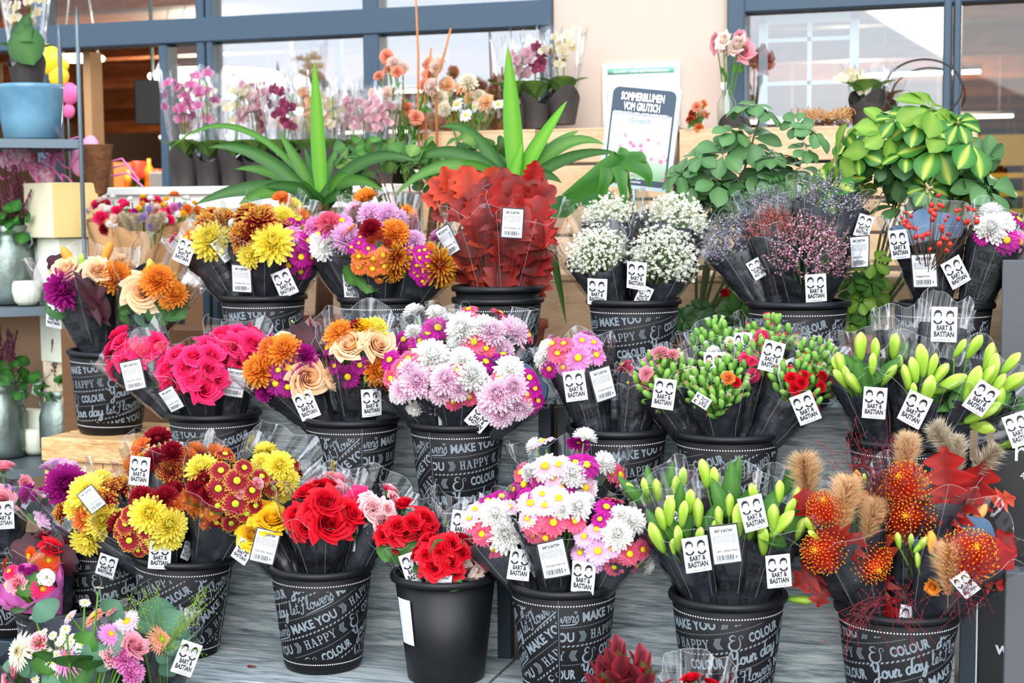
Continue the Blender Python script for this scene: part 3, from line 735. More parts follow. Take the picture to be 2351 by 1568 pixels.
# palette: name -> (tip, base, mid)
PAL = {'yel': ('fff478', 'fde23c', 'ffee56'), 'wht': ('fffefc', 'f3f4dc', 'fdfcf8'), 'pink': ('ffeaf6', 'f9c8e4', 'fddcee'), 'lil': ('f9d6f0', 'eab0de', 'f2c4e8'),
 'mag': ('d21ea6', 'a01080', 'c01696'), 'hot': ('ff3f84', 'cc0f4c', 'f4236a'), 'coral': ('f97f9c', 'e04470', 'f0648a'), 'dred': ('a81630', '6e0818', '920e26'), 'red': ('e8112c', '8d0414', 'c90a20'),  # red runs to a deep base, painting the shade inside roses
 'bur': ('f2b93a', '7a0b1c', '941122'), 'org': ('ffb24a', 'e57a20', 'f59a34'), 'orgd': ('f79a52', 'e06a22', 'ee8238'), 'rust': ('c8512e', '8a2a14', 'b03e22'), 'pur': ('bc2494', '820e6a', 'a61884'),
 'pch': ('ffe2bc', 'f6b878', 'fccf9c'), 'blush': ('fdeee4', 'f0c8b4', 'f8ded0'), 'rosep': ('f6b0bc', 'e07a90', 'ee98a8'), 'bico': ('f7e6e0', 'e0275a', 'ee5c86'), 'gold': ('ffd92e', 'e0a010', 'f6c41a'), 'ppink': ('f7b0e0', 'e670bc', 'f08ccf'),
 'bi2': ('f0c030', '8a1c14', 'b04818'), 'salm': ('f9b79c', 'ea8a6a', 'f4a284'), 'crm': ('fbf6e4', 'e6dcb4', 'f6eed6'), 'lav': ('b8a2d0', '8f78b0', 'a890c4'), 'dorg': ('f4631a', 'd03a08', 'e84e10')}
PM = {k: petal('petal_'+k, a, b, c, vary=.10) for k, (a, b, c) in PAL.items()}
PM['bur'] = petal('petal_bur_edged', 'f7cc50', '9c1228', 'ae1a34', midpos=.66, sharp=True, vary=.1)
EYE = {'y': petal('eye_yellow', 'ffdf2a', 'd8b010', tr=.05), 'g': petal('eye_green', 'd9e23a', '9fb822', tr=.05), 'd': petal('eye_dark', 'e8d8a0', '3a2a18', tr=.05), 'o': petal('eye_orange', 'f2b23c', 'e8923c', tr=.05), 's': petal('stamen', '6e2410', 'e8842a', tr=.05)}
LEAFM = petal('leaf_green', '356a24', '55883a', tr=.25); LEAFD = petal('leaf_dark', '2c5a2c', '4a7a38', tr=.2); EUC = petal('leaf_eucalyptus', '456e56', '5a8468', tr=.15); LEAFB = petal('leaf_maroon', '2a0d16', '4a1a26', tr=.1)
LILYG = petal('lily_bud_green', 'dcea84', '86b83a', 'b4d84a', tr=.25); LILYO = petal('lily_bud_orange', 'f5a040', 'f8c860', 'f7b048', tr=.25); CARNG = petal('carnation_calyx', '8fbf58', '5a9238', '76ac48', tr=.2)
OAKM = petal('oak_red', 'a02820', '701410', '8c2018', tr=.3, rough=.45, vary=.3); OAKO = petal('oak_orange', 'cc4a2a', '9c2e18', 'bc3c22', tr=.3); OAKV = petal('oak_scarlet', 'b01c18', '84100e', 'a01814', tr=.35, rough=.4, vary=.25)
PAMP = petal('plume_beige', 'fbe2bc', 'ecc896', tr=.6); PAMG = petal('plume_grey', 'e6dac2', 'bcac90', tr=.5)
LIB = {}
def lib():
    yy = PM['yel']; e = EYE
    EDGE[0] = True; LIB['Db'] = [two('daisy_chrysanthemum', daisy(15+i, 2, i, 1.05, .1*i), yy, e['g']) for i in range(3)]; LIB['Mb'] = [two('double_chrysanthemum', mum(120, i, .5+.35*i, wk=1.0), yy, yy) for i in range(2)]; LIB['Sb'] = [two('spider_chrysanthemum', spider(70, i), yy, yy) for i in range(2)]; EDGE[0] = False
    LIB['D'] = [two('daisy_chrysanthemum', daisy(15+i, 2, i, 1, .1*i), yy, e['y']) for i in range(3)]
    LIB['Dg'] = [(a, b) for a, b in LIB['D']]
    LIB['M'] = [two('double_chrysanthemum', mum(120, i, .5+.35*i, wk=1.1), yy, yy) for i in range(3)]
    LIB['B'] = [two('chrysanthemum_head', mum(150, 9+i, .9, wk=.95), yy, yy) for i in range(2)]
    LIB['S'] = [two('spider_chrysanthemum', spider(70, i), yy, yy) for i in range(2)]
    LIB['K'] = [two('button_chrysanthemum', button(1), yy, yy)]
    LIB['R'] = [two('rose', rose(i, .6+.4*i), yy, LEAFM) for i in range(3)]
    LIB['Rb'] = [two('rose_bud', rose(5, .5, True), yy, LEAFM)]
    LIB['N'] = [two('carnation', carnation(1), yy, CARNG)]
    LIB['C'] = [two('carnation_bud', bud_carn(.24), CARNG, yy), two('carnation_bud', bud_carn(.12), CARNG, yy)]
    LIB['L'] = [two('lily_bud', lily_bud(c, f), LILYG, None) for c, f in ((.1, 1.0), (-.08, 1.08), (.02, .95))]
    LIB['Lo'] = [two('open_lily', lily_open(1), yy, e['s'])]
    LIB['P'] = [two('pincushion_flower', pincushion(i), petal('pincushion_style', 'f5562a', 'c01c16', 'e63a1e', tr=.1, vary=.05), petal('pincushion_tip', 'f5aa22', 'f5aa22', tr=.05)) for i in range(2)]
    LIB['G'] = [two('gerbera', gerbera(30+2*i, i), yy, e['y']) for i in range(2)]
    LIB['X'] = [two('spider_gerbera', gerbera(26, 4, .55), yy, e['o'])]
    LIB['Q'] = [(pampas(i, 1900, .36).mesh('grass_plume', PAMP), None) for i in range(2)]
    LIB['Qg'] = [(pampas(4, 700, .3).mesh('grass_plume', PAMG), None)]
    LIB['O'] = [(leaf_flat(P_OAK, 40, f, a, .02, .66, s, -.14, .25).mesh('oak_leaf', OAKM), None) for f, a, s in ((.2, .15, 1), (-.15, .35, 2), (.3, .05, 3))]
    LIB['Od'] = [(leaf_flat(P_OAKD, 48, f, a, .02, .80, s, -.22, .25).mesh('oak_leaf', OAKM), None) for f, a, s in ((.2, .15, 1), (-.12, .3, 2), (.25, .05, 3))]
    LIB['F'] = [(leaf_flat(P_OVAL, 9, .15, .2, .01, .62, 1, 0, .15).mesh('leaf', LEAFM), None)]
    LIB['E'] = [(leaf_flat(P_OVAL, 9, .1, .12, .01, .66, 1, 0, .1).mesh('eucalyptus_leaf', EUC), None)]
    LIB['V'] = [(leaf_flat(P_LANCE, 9, .25, .2, .0, .19, 1).mesh('leaf', LEAFM), None)]
    LIB['Y'] = [(leaf_flat(P_LANCE, 9, .25, .2, .0, .16, 1).mesh('maroon_leaf', LEAFB), None)]
    LIB['Z'] = [(leaf_flat(P_OAK, 30, .2, .2, .02, .8, 5, -.1).mesh('maroon_leaf', LEAFB), None)]
    LIB['A'] = [two('aster', daisy(13, 1, 4, .9), yy, e['y'])]
lib()
AXIAL = {'C', 'L', 'Q', 'Qg'}                  # long axis along Z: these point outwards
LEAFY = {'O', 'F', 'E', 'V', 'Z', 'Y'}
# ---------------------------------------------------------------- buckets
def bucket_meshes():
    z0, z1 = 0, BH
    r = lambda z: BB+(BT-BB)*z/BH
    g = G(); g.lathe([(0, .0), (r(0)-.006, .0), (r(.004)-.0025, .004), (r(z1)-.0025, z1+.004), (r(z1)-.006, z1+.004), (r(.006)-.006, .012), (0, .012)], 48)
    me = g.mesh('body', PLASTIC)
    g = G(); k = r(z1)
    g.lathe([(k-.006, z1-.004), (k-.007, z1+.006), (k-.002, z1+.010), (k+.006, z1+.009), (k+.0095, z1+.002), (k+.008, z1-.006), (k+.005, z1-.008), (k+.004, z1-.001), (k-.003, z1-.003)], 48)
    rm = g.mesh('rim', PLASTIC)
    g = G(); g.lathe([(r(.013), .013), (r(.013)+.0006, .0135), (r(z1-.012)+.0006, z1-.0125), (r(z1-.012), z1-.012)], 64)
    return me, rm, g.mesh('paper_sleeve', SLEEVE)
BK = bucket_meshes()
BUCK = {}
def bucket(key, xc, yr, Y, tz, seam, label, printed=True, tilt=0, r=1.0):
    p = at(xc, yr, Y); loc = V((p.x, Y, tz))
    t = thing('flower_bucket', label, 'bucket', loc, 'black flower buckets')
    ang = math.atan2(-loc.y, -loc.x)+math.radians(seam)
    mw = M.Translation(loc) @ M.Rotation(math.radians(tilt), 4, V((math.sin(YAW), -math.cos(YAW), 0))) @ M.Rotation(ang, 4, 'Z') @ M.Diagonal((r, r, 1, 1))
    put('body', BK[0], t, mw); put('rim', BK[1], t, mw)
    if printed:
        s = put('paper_sleeve', BK[2], t, mw); put('printed_lettering', PRINT_ME, s, mw)
    BUCK[key] = (loc, loc.z+BH)
    return t
# ---------------------------------------------------------------- wrapped bouquets
KS = {'M': 1.22, 'B': 1.22, 'D': 1.12, 'S': 1.1, 'R': 1.16, 'K': 1.12, 'N': 1.12, 'P': 1.08}
def head(kind, col, pos, facing, size, parent, roll=None, up=None, var=None):
    """one flower head / bud / leaf as a part"""
    size *= KS.get(kind, 1)
    if col in ('bur', 'bi2') and kind in 'DMS': kind += 'b'
    ms = LIB[kind]; me, ce = ms[RND.randrange(len(ms)) if var is None else var]
    mw = frame_z(pos, facing, up, RND.uniform(0, 6.28) if roll is None else roll, size)
    ma = None
    if kind == 'C': pass
    elif kind == 'L': ma = LILYO if col == 'o' else LILYG
    elif kind == 'O': ma = {'o': OAKO, 's': OAKV}.get(col, OAKM)
    elif kind in ('P', 'Q', 'Qg', 'Z', 'E', 'Y'): pass
    elif kind in ('F', 'V'): ma = LEAFD if col == 'd' else None
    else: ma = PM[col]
    o = put(me.name.split('.')[0], me, parent, mw, ma)
    if ce:
        cm = None
        if kind == 'D': cm = EYE['g' if col in ('bur', 'dred') else 'y']
        elif kind in ('M', 'B', 'S', 'K', 'Mb', 'Sb'): cm = PM[col]
        elif kind == 'C': cm = PM[col]
        elif kind == 'G': cm = EYE['d' if col == 'crm' else 'g' if col == 'salm' else 'y']
        put(ce.name.split('.')[0], ce, o, mw, cm)
    return o
def smooth(x): x = max(0, min(1, x)); return x*x*(3-2*x)
LEAN = {}
def bq(label, key, cx, cy, R, dY=0, fl=(), fill=(), nf=0, paper=(-.35, .75), film=(.25, 1.25), st=(), prt=0, leaves=3, cat='bouquet', name='wrapped_bouquet', base=None, rt=1.0, cloud=None, rb=.03, jag=.10, seed=None, inner=False, flat=False, stemm=None, dome=1.0, filmflare=.25, fmin=.30):
    seed = seed if seed is not None else int(cx*7+cy)
    r = random.Random(seed)
    if key:
        loc, rz = BUCK[key]; Yc = loc.y+dY
    else: Yc = dY
    Cc = at(cx, cy, Yc); v = (CC-Cc).normalized(); d = px(Cc)[2]; R = R*d/FPX; Cs = Cc-v*R*.62
    if base is not None: B = V(base)
    else:
        q = V((Cs.x-loc.x, Cs.y-loc.y)); q = q.normalized()*min(q.length*.45, .075) if q.length > 1e-6 else q
        B = V((loc.x+q.x, loc.y+q.y, rz-.055))
        if Cs.z < rz+.03: B.z = rz-.03
    a = Cs-B; Ln = a.length; a.normalize()
    t = thing(name, label, cat, B, 'wrapped bouquets')
    fv = v-a*v.dot(a); fv.normalize(); sv = fv.cross(a)*-1
    sv = a.cross(fv)
    ph0 = r.uniform(0, 6)
    def surf(ph, h, k=1.0, add=0.0, pl=0.0, flr=0.0):
        s = h/Ln; q = rb+(R*rt-rb)*(min(1, max(0, s))**1.05)
        if s > 1: q += (h-Ln)*flr
        q *= k*(1+.05*math.sin(3*ph+ph0)+.035*math.sin(5*ph+ph0*2)+pl*math.sin(11*ph+ph0*3+2*s)*max(0, s-.5)); q += add
        return B+a*h+(fv*math.cos(ph)+sv*math.sin(ph))*q
    # black paper, with its slate inner side
    def rim_h(ph, lo, hi, jg):
        return Ln+R*(lo+(hi-lo)*(.5-.5*math.cos(ph)))+R*jg*(math.sin(4*ph+ph0)*.6+math.sin(7*ph+2.2*ph0)*.4+NZ.noise(V((ph*1.5, seed*.37, 0)))*1.2)
    nu, nv = 56, 14
    if paper:
        g = G(); lo, hi = paper; hi = hi if inner or cloud or flat else min(hi, .42)
        wr = lambda ph, s: .008*NZ.noise(V((math.cos(ph)*5+seed, math.sin(ph)*5, s*6)))+.005*abs(NZ.noise(V((math.cos(ph)*9-seed, math.sin(ph)*9, s*9))))
        f_ = lambda u, w: surf(u*2*PI, rim_h(u*2*PI, lo, hi, jag)*w, 1.0, wr(u*2*PI, w))
        g.grid(f_, nu, nv, 0, closed=True)
        g.grid(lambda u, w: surf(u*2*PI, rim_h(u*2*PI, lo, hi, jag)*w, 1.0, wr(u*2*PI, w)-.0025), nu, nv, 1 if inner else 0, closed=True, flip=True)
        po = bldw('paper_wrap', g, [BLACKPAP, BLUEPAP], t)
        if prt:
            g = G(); x0 = r.uniform(0, .25); y0 = r.choice((0, .052, .104)); Rm = max(.05, R)
            W0 = 1.7*Rm
            for f in WRAPF.f:
                P = [WRAPF.v[i] for i in f]
                if max(p[0] for p in P) < x0-W0+.35 or min(p[0] for p in P) > x0+W0+.35 or min(p[1] for p in P) < y0 or max(p[1] for p in P) > y0+.36: continue
                Q = []
                for p in P:
                    ph = (p[0]-x0-.35)/Rm*.95; h = .03+(p[1]-y0); Q.append((ph, h))
                if any(h > rim_h(ph, lo, hi, jag)-.006 for ph, h in Q): continue
                g.add([surf(ph, h, 1.0, .0022+wr(ph, h/rim_h(ph, lo, hi, jag))) for ph, h in Q], [tuple(range(len(Q)))])
            if g.f: bldw('wrap_print', g, [PRINTK], po, smooth=False)
    fs = None
    if film:
        g = G(); flo, fhi = film
        fs = lambda u, w, e=0: surf(u*2*PI, Ln*fmin+(rim_h(u*2*PI, flo, fhi, .22)-Ln*fmin)*w, 1.07, .006+e+.004*NZ.noise(V((math.cos(u*6.28)*7+seed, math.sin(u*6.28)*7, w*5))), .07, filmflare)
        g.grid(fs, 72, 10, 0, closed=True)
        g.tube([fs(i/72, 1) for i in range(73)], .0005, 3, 1, False)  # pale thread round the rim, a painted edge glint
        for q in (.06+r.uniform(-.05, .05), .93+r.uniform(-.04, .04), .5): g.tube([fs(q, i/12, .0006) for i in range(13)], .0004, 3, 1, False)  # pale seam threads painting bright streaks down the film
        bldw('clear_film', g, [FILM, FGLINT], t)
    # heads
    placed = []; stems = G()
    def sphere_pos(x, y, dz=0):
        off = CR*((x-cx)*d/FPX)-CU*((y-cy)*d/FPX)
        h = math.sqrt(max(0, (R*dome)**2-off.length_squared)) if not flat else .62*R*(1-.3*min(2, off.length_squared/R**2))
        P = Cs+off+v*(h+dz); return P
    for it in fl:
        kind, col, x, y, sz = it[:5]; ang = it[5] if len(it) > 5 else None; dz = it[6] if len(it) > 6 else 0
        P = sphere_pos(x, y, dz); n = (P-Cs).normalized(); S_ = sz*px(P)[2]/FPX
        if kind in AXIAL:
            if ang is None: dr = (a*.75+n*.45+V((r.gauss(0, .12), r.gauss(0, .12), 0))).normalized()
            else: dr = (CU*math.cos(math.radians(ang))+CR*math.sin(math.radians(ang))+v*.25).normalized()
            head(kind, col, P, dr, S_, t)
            stems.tube([B+V((0, 0, .0)), B.lerp(P, .6)+a*.02, P-dr*S_*.45], .0028, 4, 0, False)
        elif kind in LEAFY:
            A = math.radians(ang if ang is not None else r.uniform(0, 360)); dr = (CR*math.cos(A)+CU*math.sin(A)+v*r.uniform(-.2, .3)).normalized()
            nn = (v+a*.35+V((r.gauss(0, .25), r.gauss(0, .25), r.gauss(0, .2)))).normalized(); nn = (nn-dr*nn.dot(dr)).normalized(); yv = nn.cross(dr)
            o0 = P-dr*S_*.5
            mw = M(((dr.x*S_, yv.x*S_, nn.x*S_, o0.x), (dr.y*S_, yv.y*S_, nn.y*S_, o0.y), (dr.z*S_, yv.z*S_, nn.z*S_, o0.z), (0, 0, 0, 1)))
            kk = 'Od' if kind == 'O' and key == 'B6' else kind; me = LIB[kk][r.randrange(len(LIB[kk]))][0]
            put(me.name.split('.')[0], me, t, mw, {'o': OAKO, 's': OAKV, 'd': LEAFD}.get(col) if col in ('o', 's', 'd') else None)
        else:
            fc = (n*.72+a*.25+v*.22+V((r.gauss(0, .10), r.gauss(0, .10), r.gauss(0, .10)))).normalized()
            head(kind, col, P, fc, S_, t)
            stems.tube([B, B.lerp(P, .55)+a*.02, P-fc*S_*.2], .0026, 4, 0, False)
        placed.append((P, S_*(.6 if kind in AXIAL else 1)))
    if nf:
        pts = []
        for i in range(150):
            z = 1-1.3*(i+.5)/150; q = math.sqrt(1-min(1, z*z)); aa = i*GA+ph0; pts.append((fv*math.cos(aa)+sv*math.sin(aa))*q+a*z)
        r.shuffle(pts); c_ = 0
        for n in pts:
            if c_ >= nf: break
            kind, col, sz = fill[r.randrange(len(fill))]; S_ = sz*d/FPX*r.uniform(.88, 1.1)
            P = Cs+n*R*.93*dome
            if n.dot(v) < -.75 or any((P-p).length < .40*(S_*(.6 if kind in AXIAL else 1)+s_) for p, s_ in placed): continue
            fc = (n*.8+a*.25+V((r.gauss(0, .12), r.gauss(0, .12), r.gauss(0, .12)))).normalized()
            if kind in AXIAL: fc = (a*.8+n*.5+V((r.gauss(0, .2), r.gauss(0, .2), 0))).normalized()
            head(kind, col, P, fc, S_, t); stems.tube([B, P-fc*S_*.3], .0026, 4, 0, False); placed.append((P, S_*(.6 if kind in AXIAL else 1))); c_ += 1
    if cloud:
        me, m1 = cloud
        mx = frame_z(Cs, (a+v*.15).normalized(), None, r.uniform(0, 6), R*1.0)
        put(me.name.split('.')[0], me, t, mx, m1, kind='stuff')
    for i in range(leaves):
        aa = r.uniform(-1.9, 1.9); n = (fv*math.cos(aa)+sv*math.sin(aa)+a*r.uniform(-.25, .1)).normalized(); P = Cs+n*R*.62-a*R*.25
        me = LIB['F'][0][0]; S_ = min(R, .085)*r.uniform(.5, .8); dr = (n+a*.4).normalized(); nn = (a-dr*a.dot(dr)).normalized(); yv = nn.cross(dr)
        mw = M(((dr.x*S_, yv.x*S_, nn.x*S_, P.x), (dr.y*S_, yv.y*S_, nn.y*S_, P.y), (dr.z*S_, yv.z*S_, nn.z*S_, P.z), (0, 0, 0, 1)))
        put('leaf', me, t, mw, LEAFD)
    for i in range(5):
        aa = i*1.257+ph0; stems.tube([B, B.lerp(Cs, .6)+(fv*math.cos(aa)+sv*math.sin(aa))*R*.25, Cs+(fv*math.cos(aa)+sv*math.sin(aa))*R*.5], .003, 4, 0, False)
    bldw('stems', stems, [stemm or STEM], t)
    # stickers lie on the film (or paper) where the photo shows them
    for s in st:
        kd, x, y, roll = s[:4]; k = s[4] if len(s) > 4 else 1.0
        best = None
        for i in range(-22, 23):
            ph = i*.07
            for j in range(1, 26):
                h = Ln*.12+(Ln*.95+R*.9)*j/25
                q = surf(ph, h, 1.07, .012); X, Y_, _ = px(q); dd = (X-x)**2+(Y_-y)**2
                if best is None or dd < best[0]: best = (dd, q, ph, h)
        if best[0] < 20**2: P = best[1]; e_ = .01; n = (surf(best[2], best[3]+e_)-surf(best[2], best[3]-e_)).cross(surf(best[2]+.03, best[3])-surf(best[2]-.03, best[3])); n = n.normalized(); n = n if n.dot(v) > 0 else -n
        else:
            P = best[1]; dq = px(P)[2]; ray = CF+CR*((x-1175.5)/FPX)-CU*((y-784)/FPX); P = CC+ray*dq; n = v
        n = (n*.55+v*.55).normalized(); P = P+n*.003+v*.012
        A = math.radians(roll); up = CU*math.cos(A)-CR*math.sin(A)
        me = LOGO[r.randrange(3)] if kd == 'L' else PRICE[kd][r.randrange(2)]
        xx = up.cross(n).normalized(); uu = n.cross(xx)
        mw = M(((xx.x*k, uu.x*k, n.x*k, P.x), (xx.y*k, uu.y*k, n.y*k, P.y), (xx.z*k, uu.z*k, n.z*k, P.z), (0, 0, 0, 1)))
        put(me.name.split('.')[0], me, t, mw)
    return t
# ---------------------------------------------------------------- setting
def slab(name, x0, x1, y0, y1, z0, z1, m, parent=None, kind='structure', bev=0, **k):
    g = G(); g.box((0, 0, 0), (x1-x0, y1-y0, z1-z0), bev=bev)
    o = bld(name, g, m, parent, M.Translation(V(((x0+x1)/2, (y0+y1)/2, (z0+z1)/2))), False, **k)
    if kind and not parent: o['kind'] = kind
    return o
PAVE = mat('paving_grey', '8b8a86', .8, var=.25, vscale=6, bump=.2)
slab('floor', -40, 30, -40, 6.2, -.1, 0, PAVE)
slab('floor_shop', -30, 20, 6.2, 44, -.1, 0, mat('shop_floor', '6d6258', .35))
WALLM = mat('beige_render', 'c4b0a2', .75, bump=.05, bscale=120)
YF = 6.2
slab('wall_front', -1.833, -1.10, YF-.02, YF+.25, 0, 4.2, WALLM)
slab('wall_low', -1.10, -.20, YF, YF+.2, 0, 1.72, WALLM)
for i, (x0, x1, z0, z1, n) in enumerate([(-5.2, -1.833, 2.302, 2.412, 'transom'), (-3.506, -3.463, 0, 3.6, 'mullion'), (-3.456, -3.422, 0, 3.6, 'mullion'), (-2.69, -2.614, 0, 3.6, 'mullion'), (-1.890, -1.833, 0, 3.6, 'mullion'),
        (-3.70, -3.655, 0, 2.302, 'mullion'), (-5.2, -1.833, 3.2, 3.6, 'header'), (-4.36, -4.30, 0, 3.6, 'mullion')]):
    e_ = .008 if n == 'mullion' else 0; o = slab('trim_%d' % (i+1), x0, x1, YF-.05+e_, YF+.07-e_, z0, z1, FRAME, bev=.006)
for i, (x0, x1, z0, z1) in enumerate([(-1.10, -1.028, 1.2, 3.6), (-.266, -.235, 0, 3.6), (-.228, -.20, 0, 3.6), (-1.10, .6, 2.318, 2.40), (-1.10, .6, 3.2, 3.6), (-1.028, -.266, 1.68, 1.74)]):
    slab('trim_%d' % (i+20), x0, x1, YF-.06+.003*i, YF+.06, z0, z1, FRAME, bev=.006)
slab('trim_30', -2.85, -2.825, YF+.02, YF+.06, 0, 2.302, FRAME)        # slim inner mullion
slab('trim_31', -4.19, -4.15, YF+.1, YF+.2, 0, 2.302, mat('oak_jamb', 'b58a5c', .6))
GL_HI, GL_MID, GL_LO = glass_mat('coated_glass', .42), glass_mat('window_glass', .26), glass_mat('clear_glass', .03)
n = 0
for x0, x1, z0, z1, m in [(-3.422, -2.69, 0, 2.302, GL_HI), (-2.614, -1.89, 0, 2.302, GL_HI), (-3.422, -2.69, 2.412, 3.2, GL_HI), (-2.614, -1.89, 2.412, 3.2, GL_HI), (-4.30, -3.506, 2.412, 3.2, GL_LO), (-3.655, -3.506, 0, 2.302, GL_LO),
        (-1.028, -.266, 1.74, 2.318, GL_MID), (-.20, .6, 1.0, 2.318, GL_LO), (-1.028, -.266, 2.40, 3.2, GL_HI)]:
    n += 1; slab('window_%d' % n, x0, x1, YF+.008, YF+.016, z0, z1, m)
# shop interior
WOODC = wood_mat('shop_ceiling_wood', ('5a2e14', '8a4a20', 'b06a34'), (.4, 3, 3))
DARKW = mat('shop_wall', '4a3c30', .8)
slab('ceiling', -30, 20, 6.2, 44, 3.6, 3.7, WOODC)
slab('wall_back', -30, 20, 42, 42.2, 0, 3.6, DARKW); slab('wall_left', -20.2, -20, 6.3, 44, 0, 3.6, DARKW); slab('wall_right', 8, 8.2, 6.3, 44, 0, 3.6, DARKW)
slab('wall_top', -30, 20, YF, YF+.2, 3.6, 5.0, WALLM)
slab('wall_facade_left', -12, -5.2, YF, YF+.2, 0, 3.6, FRAME); slab('wall_facade_right', .6, 8, YF, YF+.2, 0, 3.6, FRAME)
for i in range(9): slab('beam_%d' % (i+1), -20, 8, 8.0+3.6*i, 8.22+3.6*i, 3.28, 3.6, WOODC)
TUBE = mat('lamp_tube', 'fff4dc', emit=9)
k = 0
for Y, LZ in ((17, 2.95), (22, 2.75), (28, 2.7), (34, 2.65), (40, 2.6)):
    for jx, X in enumerate((-16, -12.6, -9.4, -6.4, -3.4, -.6, 1.6, 4.2)):
        g = G(); g.box((0, 0, .03), (1.2, .16, .05)); l = tag(bld('ceiling_lamp', g, mat('lamp_body', 'c8c8c8'), None, M.Translation(V((X+.35*math.sin(Y), Y, LZ)))), 'tube lamp, %s from the left in the %s row of shop ceiling lamps' % (('first', 'second', 'third', 'fourth', 'fifth', 'sixth', 'seventh', 'eighth')[jx], {17: 'nearest', 22: 'second', 28: 'third', 34: 'fourth', 40: 'farthest'}[Y]), 'lamp', 'shop ceiling lamps')
        g = G(); g.box((0, 0, -.006), (1.16, .13, .02)); bld('tube', g, TUBE, l, WM[l.name])
        g = G(); g.tube([V((-.4, 0, .05)), V((-.4, 0, 3.59-LZ))], .006, 4); g.tube([V((.4, 0, .05)), V((.4, 0, 3.59-LZ))], .006, 4); bld('hanger', g, mat('lamp_body', 'c8c8c8'), l, WM[l.name])
for i, (X, Y, p) in enumerate([(-5.5, 9, 260), (-2, 9, 120), (1, 10, 160), (-9, 16, 500), (-2, 20, 500), (-14, 28, 900)]):  # bare fill points added to brighten the shop and its ceiling
    al = bpy.data.lights.new('shop_light', 'POINT'); al.energy = p*.6; al.shadow_soft_size = .1; al.color = (1, .82, .6); ao = bpy.data.objects.new('shop_light', al); COL.objects.link(ao); ao.location = (X, Y, 2.7)
# canopy and low building across the yard (they show in the panes)
CANO = mat('canopy_wood', '6b4a30', .7)
cp = thing('canopy_frame', 'brown timber canopy frame standing out in the yard opposite the shop', 'canopy', (-6, -4, 0))
for x in (-7.4, -5.4): slab('post', x-.09, x+.09, -4.1, -3.9, 0, 2.75, CANO, cp, None)
slab('beam', -7.8, -4.4, -4.12, -3.88, 2.75, 2.92, CANO, cp, None)
sd = thing('low_building', 'low dark brick building across the yard mirrored in the right window', 'building', (-3, -32, 0))
slab('wall', -4.0, -1.2, -33, -30, 0, 3.1, mat('shed_brick', '6a5648', .8), sd, None); slab('roof', -4.3, -.9, -33.3, -29.7, 3.1, 3.5, mat('shed_roof', '3c3a3a', .7), sd, None)
# ---------------------------------------------------------------- tiered stand
TZ = {'b': .335, 'm': .675, 't': 1.0}; RY = {'b': 3.64, 'm': 4.03, 't': 4.43}
st_ = thing('display_stand', 'three-step flower stand clad in grey wood-grain board', 'display stand', (-1.26, 3.46, 0))
for x0, x1 in ((-2.43, -1.262), (-1.252, -.085)):
    for z, y0, y1 in ((TZ['b'], 3.45, 3.838), (TZ['m'], 3.838, 4.228), (TZ['t'], 4.228, 5.03)): slab('tread', x0, x1, y0, y1, z-.022, z, GREYWOOD, st_, None, bev=.002)
    for y, z0, z1 in ((3.462, 0, TZ['b']-.022), (3.84, TZ['b'], TZ['m']-.022), (4.23, TZ['m'], TZ['t']-.022)): slab('riser', x0+.03, x1-.03, y, y+.016, z0, z1, GREYWOOD, st_, None)
STEEL = mat('stand_steel', '1f2f38', .4, spec=.6)
for x in (-2.43, -1.285, -1.229, -.085):
    for y, z0, z1 in ((3.45, 0, TZ['b']-.024), (3.828, TZ['b'], TZ['m']-.024), (4.218, TZ['m'], TZ['t']-.024)): slab('steel_post', x-.019, x+.019, y, y+.035, z0, z1, STEEL, st_, None, bev=.002)
g = G(); g.tube([V((-1.27, 3.50, TZ['b']+.015)), V((-1.36, 3.35, .05))], .012, 8); bldw('brace', g, STEEL, st_)
for x, y, c in ((935, 1148, 'e8d83a'), (1180, 1508, 'b0189a'), (588, 1452, 'a03a2a')):
    p = at(x, y, 3.83 if y < 1200 else 3.6); g = G(); strip(g, .5, 0, .003, .022, .012, .3, -.2, n=3); strip(g, 1.6, 0, .003, .018, .01, .3, -.2, n=3)
    zz = TZ['m'] if y < 1200 else TZ['b']; p = V((p.x, 3.86 if y < 1200 else 3.55, zz+.001))
    tag(bld('fallen_petal', g, petal('fallen_'+c, c), None, M.Translation(p)), {'e': 'yellow petal lying on the middle grey tread', 'b': 'magenta petal lying on the lower grey tread', 'a': 'brown-red petal lying on the lower grey tread'}[c[0]], 'petal')
# ---------------------------------------------------------------- pine crate at the left end
def crate(label, x0, x1, y0, y1, z0, z1):
    t = thing('wooden_crate', label, 'crate', ((x0+x1)/2, y0, z0)); h = z1-z0; w = x1-x0
    for i in range(3): slab('slat', x0, x1, y0+(y1-y0)/3*i+.008, y0+(y1-y0)/3*(i+1)-.004, z1-.016, z1, PINE, t, None, bev=.003)
    slab('rail', x0, x1, y0-.014, y0, z1-.075, z1+.002, PINE, t, None, bev=.003); slab('rail', x0, x1, y0-.014, y0, z0, z0+.05, PINE, t, None, bev=.003)
    n = 5
    for i in range(n): slab('board', x0+w/n*i+.002, x0+w/n*(i+1)-.002, y0, y0+.012, z0, z1-.016, PINE, t, None)
    for i in range(3): slab('board', x0, x0+.012, y0+.012+(y1-y0)/3*i, y0+(y1-y0)/3*(i+1), z0, z1-.016, PINE, t, None); slab('board', x1-.012, x1, y0+.012+(y1-y0)/3*i, y0+(y1-y0)/3*(i+1), z0, z1-.016, PINE, t, None)
    return t
crate('pale pine crate carrying the purple and orange bouquet bucket', -3.02, -2.46, 4.245, 4.66, .42, .81)
crate('pale pine crate standing under the bucket crate', -3.02, -2.46, 4.245, 4.66, .01, .40)
